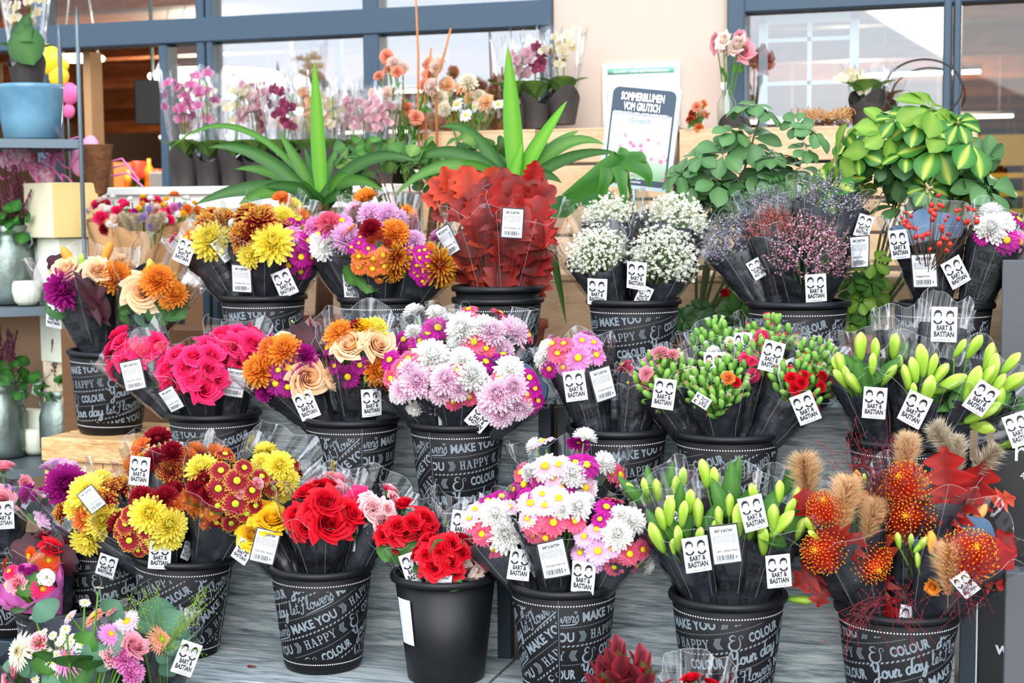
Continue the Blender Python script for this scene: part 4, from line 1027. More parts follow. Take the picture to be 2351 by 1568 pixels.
# ---------------------------------------------------------------- the buckets
bucket('T1', 605, 690, RY['t'], TZ['t'], -85, 'black printed bucket, top row left, with yellow chrysanthemums')
bucket('T2', 878, 690, RY['t'], TZ['t'], -45, 'black printed bucket under the orange and lilac chrysanthemums, top row')
bucket('T3', 1143, 690, RY['t'], TZ['t'], -100, 'black printed outer bucket under the red oak leaves')
bucket('T4', 1455, 690, RY['t'], TZ['t'], -78, 'black printed bucket of white baby\'s breath, top row')
bucket('T5', 1832, 690, RY['t'], TZ['t'], -125, 'black printed bucket of pink and lavender statice, top row', r=1.06)
bucket('T6', 2165, 690, RY['t'], TZ['t'], -120, 'black printed bucket under the rosehip branches, top row right')
bucket('L1', 247, 800, 4.42, .81, -105, 'black printed bucket standing on the pine crate', tilt=-2)
bucket('M1', 492, 965, RY['m'], TZ['m'], -112, 'black printed bucket of hot pink roses, middle row')
bucket('M2', 808, 970, RY['m'], TZ['m'], 12, 'black printed bucket with peach roses and orange mums, middle row')
bucket('M3', 1050, 970, RY['m'], TZ['m'], -36, 'black printed bucket of pink and white chrysanthemums, middle row')
bucket('M4', 1418, 980, RY['m'], TZ['m'], -33, 'black printed bucket with pink daisies in tall black wrap, middle row')
bucket('M5', 1670, 990, RY['m'], TZ['m'], -165, 'black printed bucket of budding spray carnations, middle row', r=1.03)
bucket('M6', 2075, 1020, RY['m'], TZ['m'], -140, 'black printed bucket of green lily buds, middle row right', r=1.03)
bucket('B1', 410, 1290, RY['b'], TZ['b'], 68, 'black printed bucket, lower row left, under burgundy and yellow mums', tilt=-3.5)
bucket('B0', 262, 1310, RY['b']+.10, TZ['b'], -130, 'black printed bucket half hidden behind the burgundy mum bucket')
bucket('B2', 738, 1300, RY['b'], TZ['b'], -208, 'black printed bucket with red and yellow roses, lower row')
bucket('B3', 1022, 1338, RY['b'], TZ['b'], 0, 'plain black bucket without print, holding small red roses', False)
bucket('B4', 1294, 1348, RY['b'], TZ['b'], -6, 'black printed bucket of pink and white daisies, lower row')
bucket('B5', 1671, 1373, RY['b'], TZ['b'], -100, 'black printed bucket of oriental lily buds, lower row', r=1.02)
bucket('B6', 2062, 1410, RY['b'], TZ['b'], -130, 'black printed bucket of orange pincushions and oak leaves', r=1.05)
t = thing('flower_bucket', 'plain black inner bucket nested above the printed one, holding oak leaves', 'bucket', BUCK['T3'][0]+V((0, 0, .036)), 'black flower buckets')
for nm, me in (('body', BK[0]), ('rim', BK[1])): put(nm, me, t, WM[t.name])
BUCK['T3'] = (BUCK['T3'][0], BUCK['T3'][1]+.036)
# white stock label on the plain bucket
p = BUCK['B3'][0]; g = G(); an = math.atan2(-p.y, -p.x)+math.radians(-57)
def lab(u, w):
    z = .105+.12*w; r_ = BB+(BT-BB)*z/BH; a = an+(u-.5)*.45; return V((p.x+(r_+.0008)*math.cos(a), p.y+(r_+.0008)*math.sin(a), p.z+z))
g.grid(lab, 8, 4); lo_ = bldw('stock_label', g, WHITEP, [o for o in bpy.data.objects if o.name.startswith('flower_bucket') and 'plain black bucket without' in o.get('label', '')][0])
# ---------------------------------------------------------------- bouquets, top row
def gyp(seed, n=560): return cloud_sprig(seed, n, .066)
GYPM = petal('gypsophila_white', 'fffff6', 'e8ecc8', tr=.2); STEMP = petal('fine_stem', '8da86a', '6f8c4c', tr=.1)
GYP = [gyp(i).mesh('gypsophila_cloud', [GYPM, STEMP]) for i in range(2)]
STAT = {}
for nm, a, b in (('pink', 'e7a9c0', 'b06a88'), ('lav', 'c3b4d6', '8a7f9c'), ('rose', 'd8506e', 'd88a6a')):
    STAT[nm] = cloud_sprig(len(nm), 260, .055, kind='stat').mesh('statice_spray', [petal('statice_'+nm, a, b, tr=.2), STEMP])
PW, PWs, PWp = 'Chrysant Warm mix', 'Chrysant Kalt mix', 'Rosen 50cm Gemischt'
bq('bouquet of pale yellow and burgundy mums leaning over the left edge of the top bucket', 'T1', 490, 560, 78, -.02, [('B', 'yel', 485, 552, 92), ('M', 'bur', 480, 517, 62), ('M', 'bur', 512, 508, 66), ('D', 'coral', 396, 546, 30), ('K', 'orgd', 535, 520, 40)],
   [('M', 'bur', 60), ('D', 'orgd', 50)], 4, (-.25, .8), (.2, 1.3), [(PW, 516, 574, 42, .9), ('L', 425, 580, -25)], 1, inner=True)
bq('bouquet with the large fluffy yellow chrysanthemum in the top left bucket', 'T1', 600, 560, 80, -.10, [('B', 'yel', 624, 558, 92), ('B', 'yel', 574, 586, 58), ('M', 'bur', 597, 508, 80), ('M', 'bur', 558, 541, 66), ('M', 'dred', 580, 522, 55), ('K', 'wht', 535, 512, 30), ('D', 'org', 545, 570, 30)],
   [('M', 'bur', 60)], 3, (-.35, .6), (.1, 1.2), [(PW, 556, 641, -4)], 0)
bq('bouquet of deep magenta daisies at the right edge of the top left bucket', 'T1', 684, 566, 66, -.03, [('D', 'ppink', 669, 536, 55), ('D', 'mag', 708, 553, 50), ('D', 'mag', 690, 590, 52), ('D', 'mag', 664, 608, 52), ('D', 'mag', 690, 622, 48), ('D', 'mag', 660, 576, 44), ('D', 'ppink', 650, 548, 44), ('D', 'mag', 716, 590, 44), ('D', 'mag', 640, 600, 40)],
   [('D', 'mag', 48), ('D', 'ppink', 48)], 4, (-.3, .7), (.15, 1.2), [('L', 652, 652, 22, 1.05)], 0)
bq('bouquet of yellow and orange mums behind the others in the top left bucket', 'T1', 640, 510, 62, .09, [('B', 'yel', 650, 500, 56), ('M', 'yel', 675, 515, 50), ('M', 'orgd', 610, 492, 48)], [('M', 'yel', 52), ('M', 'orgd', 48)], 4, (-.3, .8), (.2, 1.5), leaves=1)
bq('bouquet of lilac and white mums with pink heads in the second top bucket', 'T2', 772, 555, 74, -.03, [('D', 'mag', 733, 540, 56), ('M', 'wht', 742, 567, 60), ('B', 'lil', 795, 548, 72), ('M', 'coral', 755, 513, 58), ('D', 'ppink', 785, 508, 50), ('B', 'lil', 803, 592, 50), ('M', 'ppink', 722, 520, 50), ('M', 'wht', 730, 552, 40)],
   [('D', 'mag', 50), ('M', 'ppink', 50)], 3, (-.3, .7), (.15, 1.2), [], 0)
bq('mixed bouquet of orange daisies, rust buttons and a bicolour spider mum', 'T2', 862, 575, 84, -.10, [('M', 'dred', 852, 527, 52), ('B', 'org', 907, 534, 68), ('K', 'rust', 870, 543, 36), ('K', 'rust', 852, 553, 30), ('K', 'rust', 889, 558, 32), ('D', 'mag', 825, 558, 32), ('D', 'mag', 808, 568, 30), ('D', 'mag', 846, 571, 32), ('D', 'mag', 828, 545, 28),
   ('D', 'orgd', 825, 590, 42), ('D', 'orgd', 857, 594, 42), ('D', 'orgd', 879, 586, 40), ('D', 'orgd', 824, 612, 42), ('D', 'orgd', 856, 616, 44), ('D', 'orgd', 882, 611, 42), ('D', 'orgd', 871, 641, 22), ('S', 'bi2', 908, 592, 84), ('S', 'bi2', 905, 622, 60), ('F', '', 812, 634, 50, 230), ('F', '', 845, 650, 55, 260), ('F', 'd', 880, 655, 50, 300)],
   [('D', 'orgd', 40)], 2, (-.42, .7), (-.05, 1.2), [('L', 799, 661, -8)], 0)
bq('bouquet of small magenta daisies and a long petalled spider mum on the bucket edge', 'T2', 975, 600, 76, -.04, [('B', 'lil', 950, 551, 48)]+[('D', 'mag', x, y, 30) for x, y in ((945, 570), (963, 577), (980, 590), (945, 592), (964, 592), (940, 607), (957, 610), (982, 612), (972, 623), (960, 632), (970, 645), (986, 633), (952, 624), (975, 575))]+[('S', 'bi2', 1006, 612, 95), ('S', 'bi2', 1020, 635, 60), ('K', 'org', 988, 567, 30), ('M', 'gold', 985, 684, 24)],
   [('M', 'ppink', 50), ('D', 'org', 44)], 3, (-.2, .7), (.05, 1.1), [], 0)
bq('bouquet of pale pink mums behind the orange ones in the top row', 'T2', 870, 508, 70, .09, [('B', 'lil', 850, 492, 58), ('B', 'lil', 888, 497, 66), ('M', 'lil', 914, 505, 50), ('M', 'dred', 819, 490, 40), ('M', 'org', 937, 495, 52)], [('M', 'lil', 52), ('M', 'org', 52)], 4, (-.3, .7), (.2, 1.5), leaves=1)
# oak leaves in clear sleeves
def oakb(label, bx, cx, cy, R, tips, st, dY):
    fl = [('O', r_, x, y, s, a, dz) for x, y, s, a, r_, dz in tips]
    bq(label, 'T3', cx, cy, R, dY, fl, (), 0, None, (.1, 1.15), st, 0, 0, rt=1.0, filmflare=.12, fmin=.12, stemm=OAKM)
r_ = random.Random(3)
tl = [(1100+r_.uniform(-42, 42), 420+i*8.2, 84, 90+r_.uniform(-32, 32), r_.choice(('', 'o', '')), r_.uniform(-.09, -.02)) for i in range(27)]
oakb('left sleeve of dried red oak leaves', 0, 1100, 500, 74, tl+[(1010, 430, 70, 140, 'o', -.05), (990, 455, 56, 170, 'o', -.05), (1025, 408, 62, 110, 'o', -.05), (1012, 490, 56, 200, '', -.07), (1060, 402, 56, 80, 'o', -.05), (1130, 405, 56, 60, 'o', -.05)]+[(1100+r_.uniform(-26, 26), 575+i*8, 74, 90+r_.uniform(-25, 25), r_.choice(('', '', 'o')), r_.uniform(-.09, -.03)) for i in range(11)], [('Eichenlaub rot', 1022, 551, 29)], -.02)
tl = [(1198+r_.uniform(-44, 46), 425+i*7.6, 88, 90+r_.uniform(-30, 30), r_.choice(('', '', 's', '')), r_.uniform(-.09, -.02)) for i in range(29)]
oakb('right sleeve of dried dark red oak leaves', 0, 1198, 505, 80, tl+[(1188+r_.uniform(-34, 26), 575+i*8, 76, 90+r_.uniform(-25, 25), '', r_.uniform(-.09, -.03)) for i in range(11)]+[(1225, 390, 50, 75, 's', 0), (1160, 420, 80, 100, '', 0), (1250, 450, 70, 40, '', 0)], [('Eichenlaub rot', 1180, 511, -4)], -.04)
# baby's breath
for lb, x, y, R, dy, st in (('white baby\'s breath bouquet, front left of its bucket', 1374, 590, 74, -.07, [('L', 1372, 670, -6)]), ('white baby\'s breath bouquet, front right of its bucket', 1521, 600, 82, -.09, [('L', 1461, 634, -8), ('L', 1480, 676, -25, .7)]),
        ('white baby\'s breath bouquet standing up behind the front right one', 1550, 520, 78, .07, []), ('white baby\'s breath bouquet standing up behind the front left one', 1400, 512, 66, .07, [])):
    bq(lb, 'T4', x, y, R, dy, (), (), 0, (-.55 if dy < 0 else -.2, .6), (.0, 1.35), st, 0, 0, cloud=(GYP[int(x) % 2], None), dome=1)
# statice
for lb, x, y, R, dy, k, st, pp in (('rounded bouquet of pale pink statice in front', 1858, 592, 98, -.09, 'pink', [('L', 1873, 664, 4), ('Limonium', 1973, 580, 2)], (-.55, .35)), ('bouquet of rose pink and yellow statice beside the pale pink one', 1775, 535, 62, -.03, 'rose', [], (-.2, .4)),
        ('lavender grey statice leaning out at the left of its bucket', 1690, 565, 76, .0, 'lav', [('L', 1737, 612, 30, .7)], (-.4, .3)), ('tall lavender statice standing at the back', 1765, 490, 66, .08, 'lav', [], (-.2, .3)), ('tall lavender statice at the back right of its bucket', 1905, 485, 86, .07, 'lav', [('L', 1983, 512, -15, .8)], (-.2, .6))):
    bq(lb, 'T5', x, y, R, dy, (), (), 0, pp, (.2, 1.2), st, 1 if dy < 0.05 else 0, 0, cloud=(STAT[k], None))
# rosehips
hb = [(2145+int(95*math.cos(i*2.4)*((i % 7)/7+.2)), 520+int(58*math.sin(i*2.4)*((i % 5)/5+.3))) for i in range(44)]
rh = bq('branches of red rosehips in a black wrap with slate lining', 'T6', 2135, 548, 84, -.06, (), (), 0, (-.15, .75), (.15, 1.1), [('Hagebutte', 2123, 618, 2, 1.05), ('L', 2066, 556, 4), ('L', 2191, 620, 30)], 1, 0, inner=True)
BERRY = mat('rosehip_red', 'c22a1e', .3); g = G(); g.ball((0, 0, 0), .5, 8, 6, 0, (1, 1, 1.25)); g.tube([V((0, 0, .55)), V((0, 0, .75))], .07, 4); BME = g.mesh('rosehip', BERRY)
tw = G(); c0 = at(2130, 640, 4.37)
for i, (x, y) in enumerate(hb+[(2164, 473), (2155, 448), (2225, 480), (2200, 502), (2237, 482), (2243, 500), (2222, 476)]):
    p = at(x, y, 4.30+.10*math.sin(i*1.7)); put('rosehip', BME, rh, frame_z(p, V((math.sin(i), -.6, .8)), None, 0, .0125+.003*math.sin(i*3)))
    m_ = c0.lerp(p, .7)+V((0, 0, -.01)); tw.tube([c0, m_, p], [.0018, .0012, .0007], 4, 0, False)
bldw('twigs', tw, mat('rosehip_twig', '6a4a2c', .7), rh)
bq('small wrapped bouquet of white and magenta chrysanthemums at the far right of the top row', 'T6', 2290, 545, 66, -.05, [('M', 'wht', 2276, 524, 72), ('D', 'mag', 2310, 552, 62), ('D', 'mag', 2257, 541, 46), ('D', 'ppink', 2340, 556, 50), ('M', 'wht', 2305, 512, 50)], [('D', 'mag', 50), ('M', 'wht', 50)], 3, (-.25, .6), (.2, 1.2), [], 1)
# bucket on the crate
bq('bouquet of a purple mum, orange mum and peach roses with dark foliage', 'L1', 205, 655, 98, -.05, [('B', 'pur', 150, 663, 92), ('B', 'org', 264, 637, 78), ('R', 'pch', 150, 622, 62), ('R', 'pch', 222, 618, 54), ('R', 'pch', 290, 606, 52), ('L', 'o', 158, 592, 62, -22), ('L', 'o', 243, 582, 62, 14), ('L', 'g', 187, 599, 36, 5), ('Z', '', 130, 607, 55, 140), ('Y', '', 205, 680, 120, 300), ('Y', '', 222, 700, 110, 280), ('Y', '', 238, 650, 90, 70), ('Y', '', 215, 715, 110, 320), ('Y', '', 200, 660, 110, 130), ('Y', '', 230, 690, 100, 110), ('F', 'd', 130, 705, 60, 200)],
   (), 0, (-.25, .75), (.2, 1.1), [('L', 122, 732, -14)], 1, 3)
bq('bouquet with one peach rose and orange mums over green leaves', 'L1', 355, 668, 84, -.06, [('R', 'pch', 324, 670, 76), ('B', 'org', 362, 644, 78), ('B', 'org', 402, 676, 60), ('D', 'org', 385, 690, 44), ('L', 'g', 344, 616, 44, -5), ('E', '', 338, 732, 46, 70), ('F', '', 300, 720, 60, 210), ('F', '', 310, 745, 60, 250), ('F', 'd', 370, 720, 60, 290), ('F', 'd', 405, 715, 55, 320), ('F', '', 290, 700, 40, 160)],
   [('D', 'org', 40)], 2, (-.62, .6), (-.1, 1.1), [], 1, 4)
# ---------------------------------------------------------------- middle row
bq('small hot pink rose bunch leaning out at the left of its bucket', 'M1', 318, 815, 72, -.02, [('R', 'hot', 286, 822, 52), ('R', 'hot', 326, 808, 54), ('R', 'hot', 362, 790, 50), ('R', 'hot', 300, 800, 40), ('R', 'hot', 346, 800, 40), ('R', 'hot', 310, 838, 42)], [('R', 'hot', 46)], 4, (-.1, .8), (.1, 1.3), [(PWp, 303, 856, 12)], 1, 0)
bq('full bouquet of hot pink roses at the front of its bucket', 'M1', 448, 855, 82, -.10, [('R', 'hot', 468, 893, 66), ('R', 'hot', 392, 880, 52), ('R', 'hot', 424, 845, 52), ('R', 'hot', 481, 845, 48), ('R', 'hot', 500, 872, 46), ('R', 'hot', 442, 816, 46), ('R', 'hot', 405, 815, 44), ('R', 'hot', 378, 850, 44), ('R', 'hot', 487, 814, 46), ('R', 'hot', 440, 870, 44)], [('R', 'hot', 46)], 5, (-.6, .5), (-.1, .75), [(PWp, 393, 915, 26, .8)], 0, 1)
bq('hot pink rose bouquet at the back right of its bucket', 'M1', 545, 812, 66, .02, [('R', 'hot', 538, 792, 50), ('R', 'hot', 550, 831, 48), ('R', 'hot', 579, 786, 54), ('R', 'hot', 512, 790, 46), ('R', 'hot', 520, 822, 46), ('R', 'hot', 572, 815, 46), ('R', 'hot', 560, 855, 42)], [('R', 'hot', 48)], 5, (-.5, .7), (.3, 1.3), [(PWp, 540, 880, -10, .95)], 0, 1)
bq('bouquet of an orange mum, purple daisies and one large peach rose', 'M2', 660, 850, 92, -.08, [('B', 'org', 597, 850, 82), ('B', 'org', 654, 806, 78), ('M', 'orgd', 622, 800, 60), ('D', 'pur', 634, 880, 56), ('M', 'pur', 697, 818, 60), ('D', 'pur', 664, 845, 58), ('D', 'pur', 660, 888, 48), ('M', 'pur', 606, 900, 44), ('R', 'pch', 707, 868, 82), ('Z', '', 702, 780, 80, 30), ('L', 'g', 672, 750, 34, -10), ('R', 'pch', 722, 778, 50), ('R', 'pch', 650, 776, 40), ('L', 'o', 640, 786, 36, -10), ('D', 'pur', 640, 850, 46)],
   [('D', 'pur', 50)], 3, (-.45, .7), (.0, 1.15), [('L', 703, 931, 22)], 1, 2)
bq('bouquet of two peach roses above purple and orange mums', 'M2', 826, 815, 86, -.08, [('R', 'pch', 803, 793, 72), ('R', 'pch', 866, 791, 66), ('B', 'org', 783, 768, 72), ('B', 'yel', 862, 754, 58), ('M', 'gold', 835, 752, 46), ('M', 'dred', 822, 750, 40), ('L', 'g', 820, 800, 40, -15), ('L', 'g', 782, 818, 34, -25), ('D', 'pur', 800, 864, 56), ('D', 'pur', 790, 908, 38), ('B', 'org', 866, 850, 68), ('M', 'org', 876, 880, 52), ('R', 'pch', 764, 868, 48), ('D', 'pur', 826, 838, 44), ('D', 'pur', 770, 840, 40), ('Z', '', 830, 890, 80, 260), ('L', 'g', 838, 870, 22, 0)],
   [('D', 'pur', 48)], 2, (-.55, .6), (.0, 1.25), [('L', 853, 925, 6)], 1, 2)
bq('front left bouquet of pale pink and white chrysanthemums, middle row', 'M3', 955, 865, 88, -.09, [('B', 'pink', 956, 874, 80), ('M', 'pink', 924, 893, 60), ('M', 'wht', 991, 818, 82), ('M', 'pink', 985, 885, 58), ('M', 'pink', 1008, 926, 66), ('M', 'wht', 952, 937, 38), ('D', 'coral', 899, 869, 48), ('D', 'coral', 920, 843, 46), ('D', 'coral', 938, 824, 46), ('D', 'mag', 896, 827, 52), ('M', 'pink', 940, 850, 54), ('D', 'coral', 1000, 850, 40), ('M', 'wht', 915, 905, 44)],
   [('M', 'pink', 54), ('D', 'coral', 46)], 2, (-.5, .6), (-.1, .8), [('L', 1028, 962, 6)], 0, 2)
bq('bouquet with one big white and one coral daisy at the front of the middle bucket', 'M3', 1052, 870, 78, -.11, [('B', 'wht', 1082, 862, 74), ('M', 'wht', 1060, 824, 60), ('B', 'pink', 1024, 870, 70), ('D', 'coral', 1041, 920, 50), ('D', 'coral', 1077, 910, 48), ('M', 'pink', 1010, 905, 50), ('M', 'pink', 1052, 895, 50), ('D', 'coral', 1050, 850, 44), ('D', 'mag', 1114, 832, 56)],
   [('M', 'pink', 54), ('D', 'coral', 46)], 3, (-.5, .6), (-.1, .8), [], 0, 2)
bq('bouquet of magenta daisies at the back left of the pink and white bucket', 'M3', 975, 785, 84, .06, [('D', 'mag', 966, 785, 58), ('D', 'mag', 1004, 754, 62), ('D', 'mag', 928, 780, 48), ('D', 'mag', 982, 765, 50), ('D', 'mag', 1022, 782, 50), ('D', 'mag', 912, 800, 46), ('D', 'mag', 945, 800, 46), ('M', 'wht', 950, 764, 40)], [('D', 'mag', 52), ('M', 'wht', 52)], 5, (-.3, .7), (.2, 1.2), leaves=1)
bq('bouquet of white and blush chrysanthemums at the back of the pink and white bucket', 'M3', 1095, 785, 92, .05, [('B', 'wht', 1062, 754, 76), ('D', 'coral', 1087, 786, 60), ('D', 'coral', 1116, 800, 46), ('B', 'pink', 1128, 762, 64), ('B', 'pink', 1180, 760, 74), ('M', 'pink', 1154, 804, 54), ('D', 'mag', 1196, 784, 46), ('M', 'wht', 1058, 786, 60), ('D', 'coral', 1090, 740, 44), ('M', 'wht', 1110, 745, 50), ('D', 'coral', 1215, 770, 44)], [('M', 'pink', 54), ('D', 'coral', 48)], 4, (-.3, .8), (.3, 1.25), leaves=1)
bq('bouquet of pale pink mums leaning over the right side of the middle bucket', 'M3', 1168, 895, 88, -.08, [('B', 'pink', 1142, 905, 82), ('B', 'pink', 1178, 888, 66), ('M', 'pink', 1151, 950, 62), ('M', 'pink', 1192, 934, 60), ('D', 'mag', 1214, 868, 50), ('D', 'mag', 1226, 892, 46), ('D', 'mag', 1234, 920, 44), ('D', 'coral', 1147, 868, 44), ('B', 'wht', 1170, 848, 66), ('D', 'coral', 1210, 905, 44), ('D', 'mag', 1216, 936, 40), ('M', 'pink', 1120, 930, 46)],
   [('M', 'pink', 54), ('D', 'mag', 48)], 2, (-.25, .6), (.0, .9), [('L', 1101, 958, -42)], 0, 1, inner=True)
bq('pink daisies in a tall black wrap with two white stickers', 'M4', 1320, 820, 80, -.02, [('D', 'ppink', 1328, 822, 62), ('D', 'ppink', 1367, 815, 52), ('D', 'ppink', 1362, 787, 44), ('D', 'ppink', 1336, 783, 46), ('D', 'coral', 1281, 812, 50), ('D', 'coral', 1270, 790, 44), ('M', 'wht', 1246, 824, 46), ('D', 'mag', 1262, 847, 44), ('D', 'ppink', 1294, 843, 40), ('D', 'ppink', 1322, 850, 38), ('M', 'wht', 1256, 798, 40), ('D', 'coral', 1295, 790, 44)], [('D', 'ppink', 48)], 4, (-.42, .35), (-.1, .75), [('L', 1319, 887, 8, 1.02), (PWs, 1381, 878, 17)], 1, 0)
bq('crumpled black wrapped bunch in the bucket beside the tall pink daisies', 'M4', 1475, 870, 58, .0, [('D', 'ppink', 1492, 830, 36), ('D', 'coral', 1478, 878, 44)], [('D', 'coral', 44)], 4, (.0, .35), (.1, .5), [], 1, 0)
def carn(lb, cx, cy, R, dY, col, n, fl, st, paper=(-.45, .5), prt=1):
    r = random.Random(cx); F = list(fl)
    for i in range(n):
        q = math.sqrt((i+.5)/n)*R*.95; a_ = i*GA; F.append(('C', r.choice(col), cx+q*math.cos(a_), cy+q*math.sin(a_)*.95, r.uniform(26, 34), math.degrees(math.atan2(math.cos(a_)*q, -math.sin(a_)*q+R*.9))+r.uniform(-24, 24), r.uniform(-.03, .01)))
    bq(lb, 'M5', cx, cy, R, dY, F, [('C', col[0], 28)], 16, paper, (.0, 1.1), st, prt, 0)
carn('spray carnation bouquet with pale pink buds, left of its bucket', 1530, 875, 78, -.05, ['blush', 'rosep', 'blush', 'salm'], 42, [('N', 'rosep', 1517, 812, 46), ('N', 'rosep', 1484, 858, 38), ('N', 'rosep', 1545, 815, 34)], [('L', 1526, 903, -8)])
carn('spray carnation bouquet of nearly closed green buds in the middle', 1645, 890, 78, -.10, ['blush', 'wht', 'salm'], 48, [('N', 'orgd', 1672, 868, 34), ('N', 'red', 1690, 878, 26)], [('L', 1610, 922, 60, .55)])
carn('spray carnation bouquet with open red heads on the right', 1838, 885, 74, -.06, ['red', 'hot', 'red'], 26, [('N', 'red', 1817, 868, 32), ('N', 'red', 1840, 878, 34), ('N', 'red', 1826, 892, 32), ('N', 'red', 1888, 864, 28), ('N', 'red', 1884, 888, 28), ('N', 'red', 1857, 911, 26), ('N', 'red', 1845, 862, 28)], [('L', 1849, 932, 22)])
carn('spray carnation bouquet with crimson pink heads behind the red one', 1735, 838, 78, .02, ['hot', 'hot', 'rosep'], 34, [('N', 'hot', 1728, 862, 36), ('N', 'hot', 1710, 821, 30), ('N', 'hot', 1727, 829, 28), ('N', 'hot', 1782, 850, 30), ('N', 'hot', 1775, 868, 28)], [('L', 1772, 815, -14), ('L', 1808, 855, 20)], (-.3, .7))
carn('spray carnation bouquet with cream tips at the back', 1650, 800, 72, .08, ['crm', 'wht'], 30, [('N', 'wht', 1639, 809, 34), ('N', 'crm', 1676, 785, 28)], [('L', 1640, 840, 0)], (-.2, .9), 0)
carn('spray carnation bouquet with rose pink tips at the back right', 1770, 790, 70, .09, ['hot', 'rosep'], 26, [('N', 'hot', 1748, 771, 34), ('N', 'hot', 1740, 780, 24)], [('L', 1706, 795, 0)], (-.2, .9), 0)
carn('spray carnation bouquet of green buds at the far right back', 1870, 835, 62, .03, ['blush', 'salm'], 24, [], [], (-.3, .7), 0)
def lily(lb, key, cx, cy, R, dY, buds, lv, st, paper=(-.5, .5), **k):
    F = [('L', b[4] if len(b) > 4 else 'g', b[0], b[1], b[2], b[3]) for b in buds]+[('V', '', x, y, s, a, -.035) for x, y, s, a in lv]
    return bq(lb, key, cx, cy, R, dY, F, (), 0, paper, k.pop('film', (.0, 1.15)), st, k.pop('prt', 1), 2, **k)
lily('bouquet of upright pale green lily buds, left in its bucket', 'M6', 1985, 855, 82, -.06, [(1974, 796, 72, -3), (2011, 806, 62, 12), (2056, 794, 64, 8), (1931, 838, 62, -15), (2004, 836, 54, 4), (1958, 880, 64, -40), (1931, 868, 56, -30), (1922, 842, 50, -25), (2064, 842, 56, 20), (1945, 862, 52, -20), (2042, 862, 60, 38)],
     [(1975, 850, 90, 110), (2020, 870, 90, 30), (2040, 850, 90, 50), (1960, 840, 80, 130), (2000, 890, 80, 80), (2070, 815, 80, 60), (1990, 870, 80, 260)], [('L', 2006, 921, -4)])
lily('bouquet of green lily buds with a tilted sticker in the middle', 'M6', 2115, 875, 80, -.09, [(2119, 828, 82, 2), (2157, 858, 62, 32), (2084, 866, 62, -6), (2130, 900, 82, 24), (2098, 898, 44, -12), (2100, 850, 64, -4), (2140, 840, 62, 14), (2180, 882, 88, 62)],
     [(2150, 920, 80, 330), (2110, 930, 70, 250), (2160, 900, 80, 20)], [('L', 2098, 940, -28, 1.05)])
lily('bouquet of large lime lily buds spreading to the right', 'M6', 2240, 885, 100, -.06, [(2233, 882, 92, 24), (2271, 822, 74, 16), (2282, 850, 80, 22), (2320, 834, 66, 40), (2266, 865, 66, 34), (2290, 884, 62, 30), (2165, 955, 92, 95), (2255, 948, 92, 62), (2318, 878, 76, 48), (2235, 795, 66, 30), (2296, 915, 62, 12), (2345, 872, 66, 44), (2240, 975, 96, 110), (2205, 800, 50, 40)],
     [(2190, 930, 100, 200), (2230, 950, 110, 20), (2290, 930, 100, 40), (2200, 905, 80, 60), (2340, 930, 100, 10)], [('L', 2252, 916, -32)], film=(-.1, .9))
bq('tall empty looking black sleeve with a large sticker behind the lily buds', 'M6', 2165, 760, 58, .10, (), (), 0, (.1, .35), (.4, 1.7), [('L', 2166, 747, -2, 1.12)], 1, 0, rt=.9, filmflare=.05, jag=.03)
bq('second tall black sleeve leaning left behind the lily buds', 'M6', 2070, 770, 60, .11, (), (), 0, (.0, .5), (.4, 1.5), [], 1, 0, rt=.95, filmflare=.1, jag=.05)
lily('lily bunch lying out at the right edge of the frame', 'M6', 2325, 985, 52, -.03, [(2330, 1015, 80, 80), (2312, 1022, 66, 70), (2345, 1000, 60, 60)], [(2330, 1005, 90, 350)], [('L', 2335, 985, 20)], (-.2, .5), base=tuple(BUCK['M6'][0]+V((.06, -.03, .24))))
# ---------------------------------------------------------------- lower row
bq('bouquet of fluffy yellow mums in wide clear film, far left of the lower row', 'B1', 222, 1180, 88, -.04, [('B', 'yel', 205, 1134, 92), ('B', 'yel', 235, 1192, 86), ('B', 'yel', 202, 1236, 80), ('B', 'orgd', 196, 1188, 62), ('M', 'bur', 238, 1147, 60), ('M', 'bur', 278, 1116, 58), ('M', 'bur', 250, 1120, 50), ('B', 'yel', 175, 1165, 60)], [('M', 'bur', 54), ('B', 'yel', 60)], 3, (-.2, .5), (.1, 1.1), [(PW, 205, 1146, 38, .75), ('L', 245, 1298, -20, .9)], 0, 2, inner=True)
bq('bouquet of yellow mums with burgundy daisies facing forward, front of its bucket', 'B1', 345, 1200, 96, -.12, [('B', 'yel', 342, 1178, 84), ('B', 'yel', 386, 1206, 84), ('B', 'yel', 392, 1234, 56), ('B', 'yel', 360, 1240, 52), ('D', 'bur', 290, 1203, 54), ('D', 'bur', 340, 1217, 52), ('D', 'bur', 298, 1240, 54), ('D', 'bur', 345, 1250, 44), ('D', 'bur', 300, 1180, 50), ('M', 'dred', 380, 1141, 58), ('M', 'dred', 326, 1141, 56), ('M', 'dred', 350, 1150, 46), ('M', 'orgd', 400, 1158, 46), ('D', 'bur', 275, 1215, 44), ('M', 'dred', 400, 1122, 46), ('D', 'bur', 318, 1262, 40)],
   [('M', 'dred', 52)], 2, (-.5, .55), (-.2, .9), [('L', 366, 1272, -3), ('L', 442, 1268, -40, .6)], 0, 2)
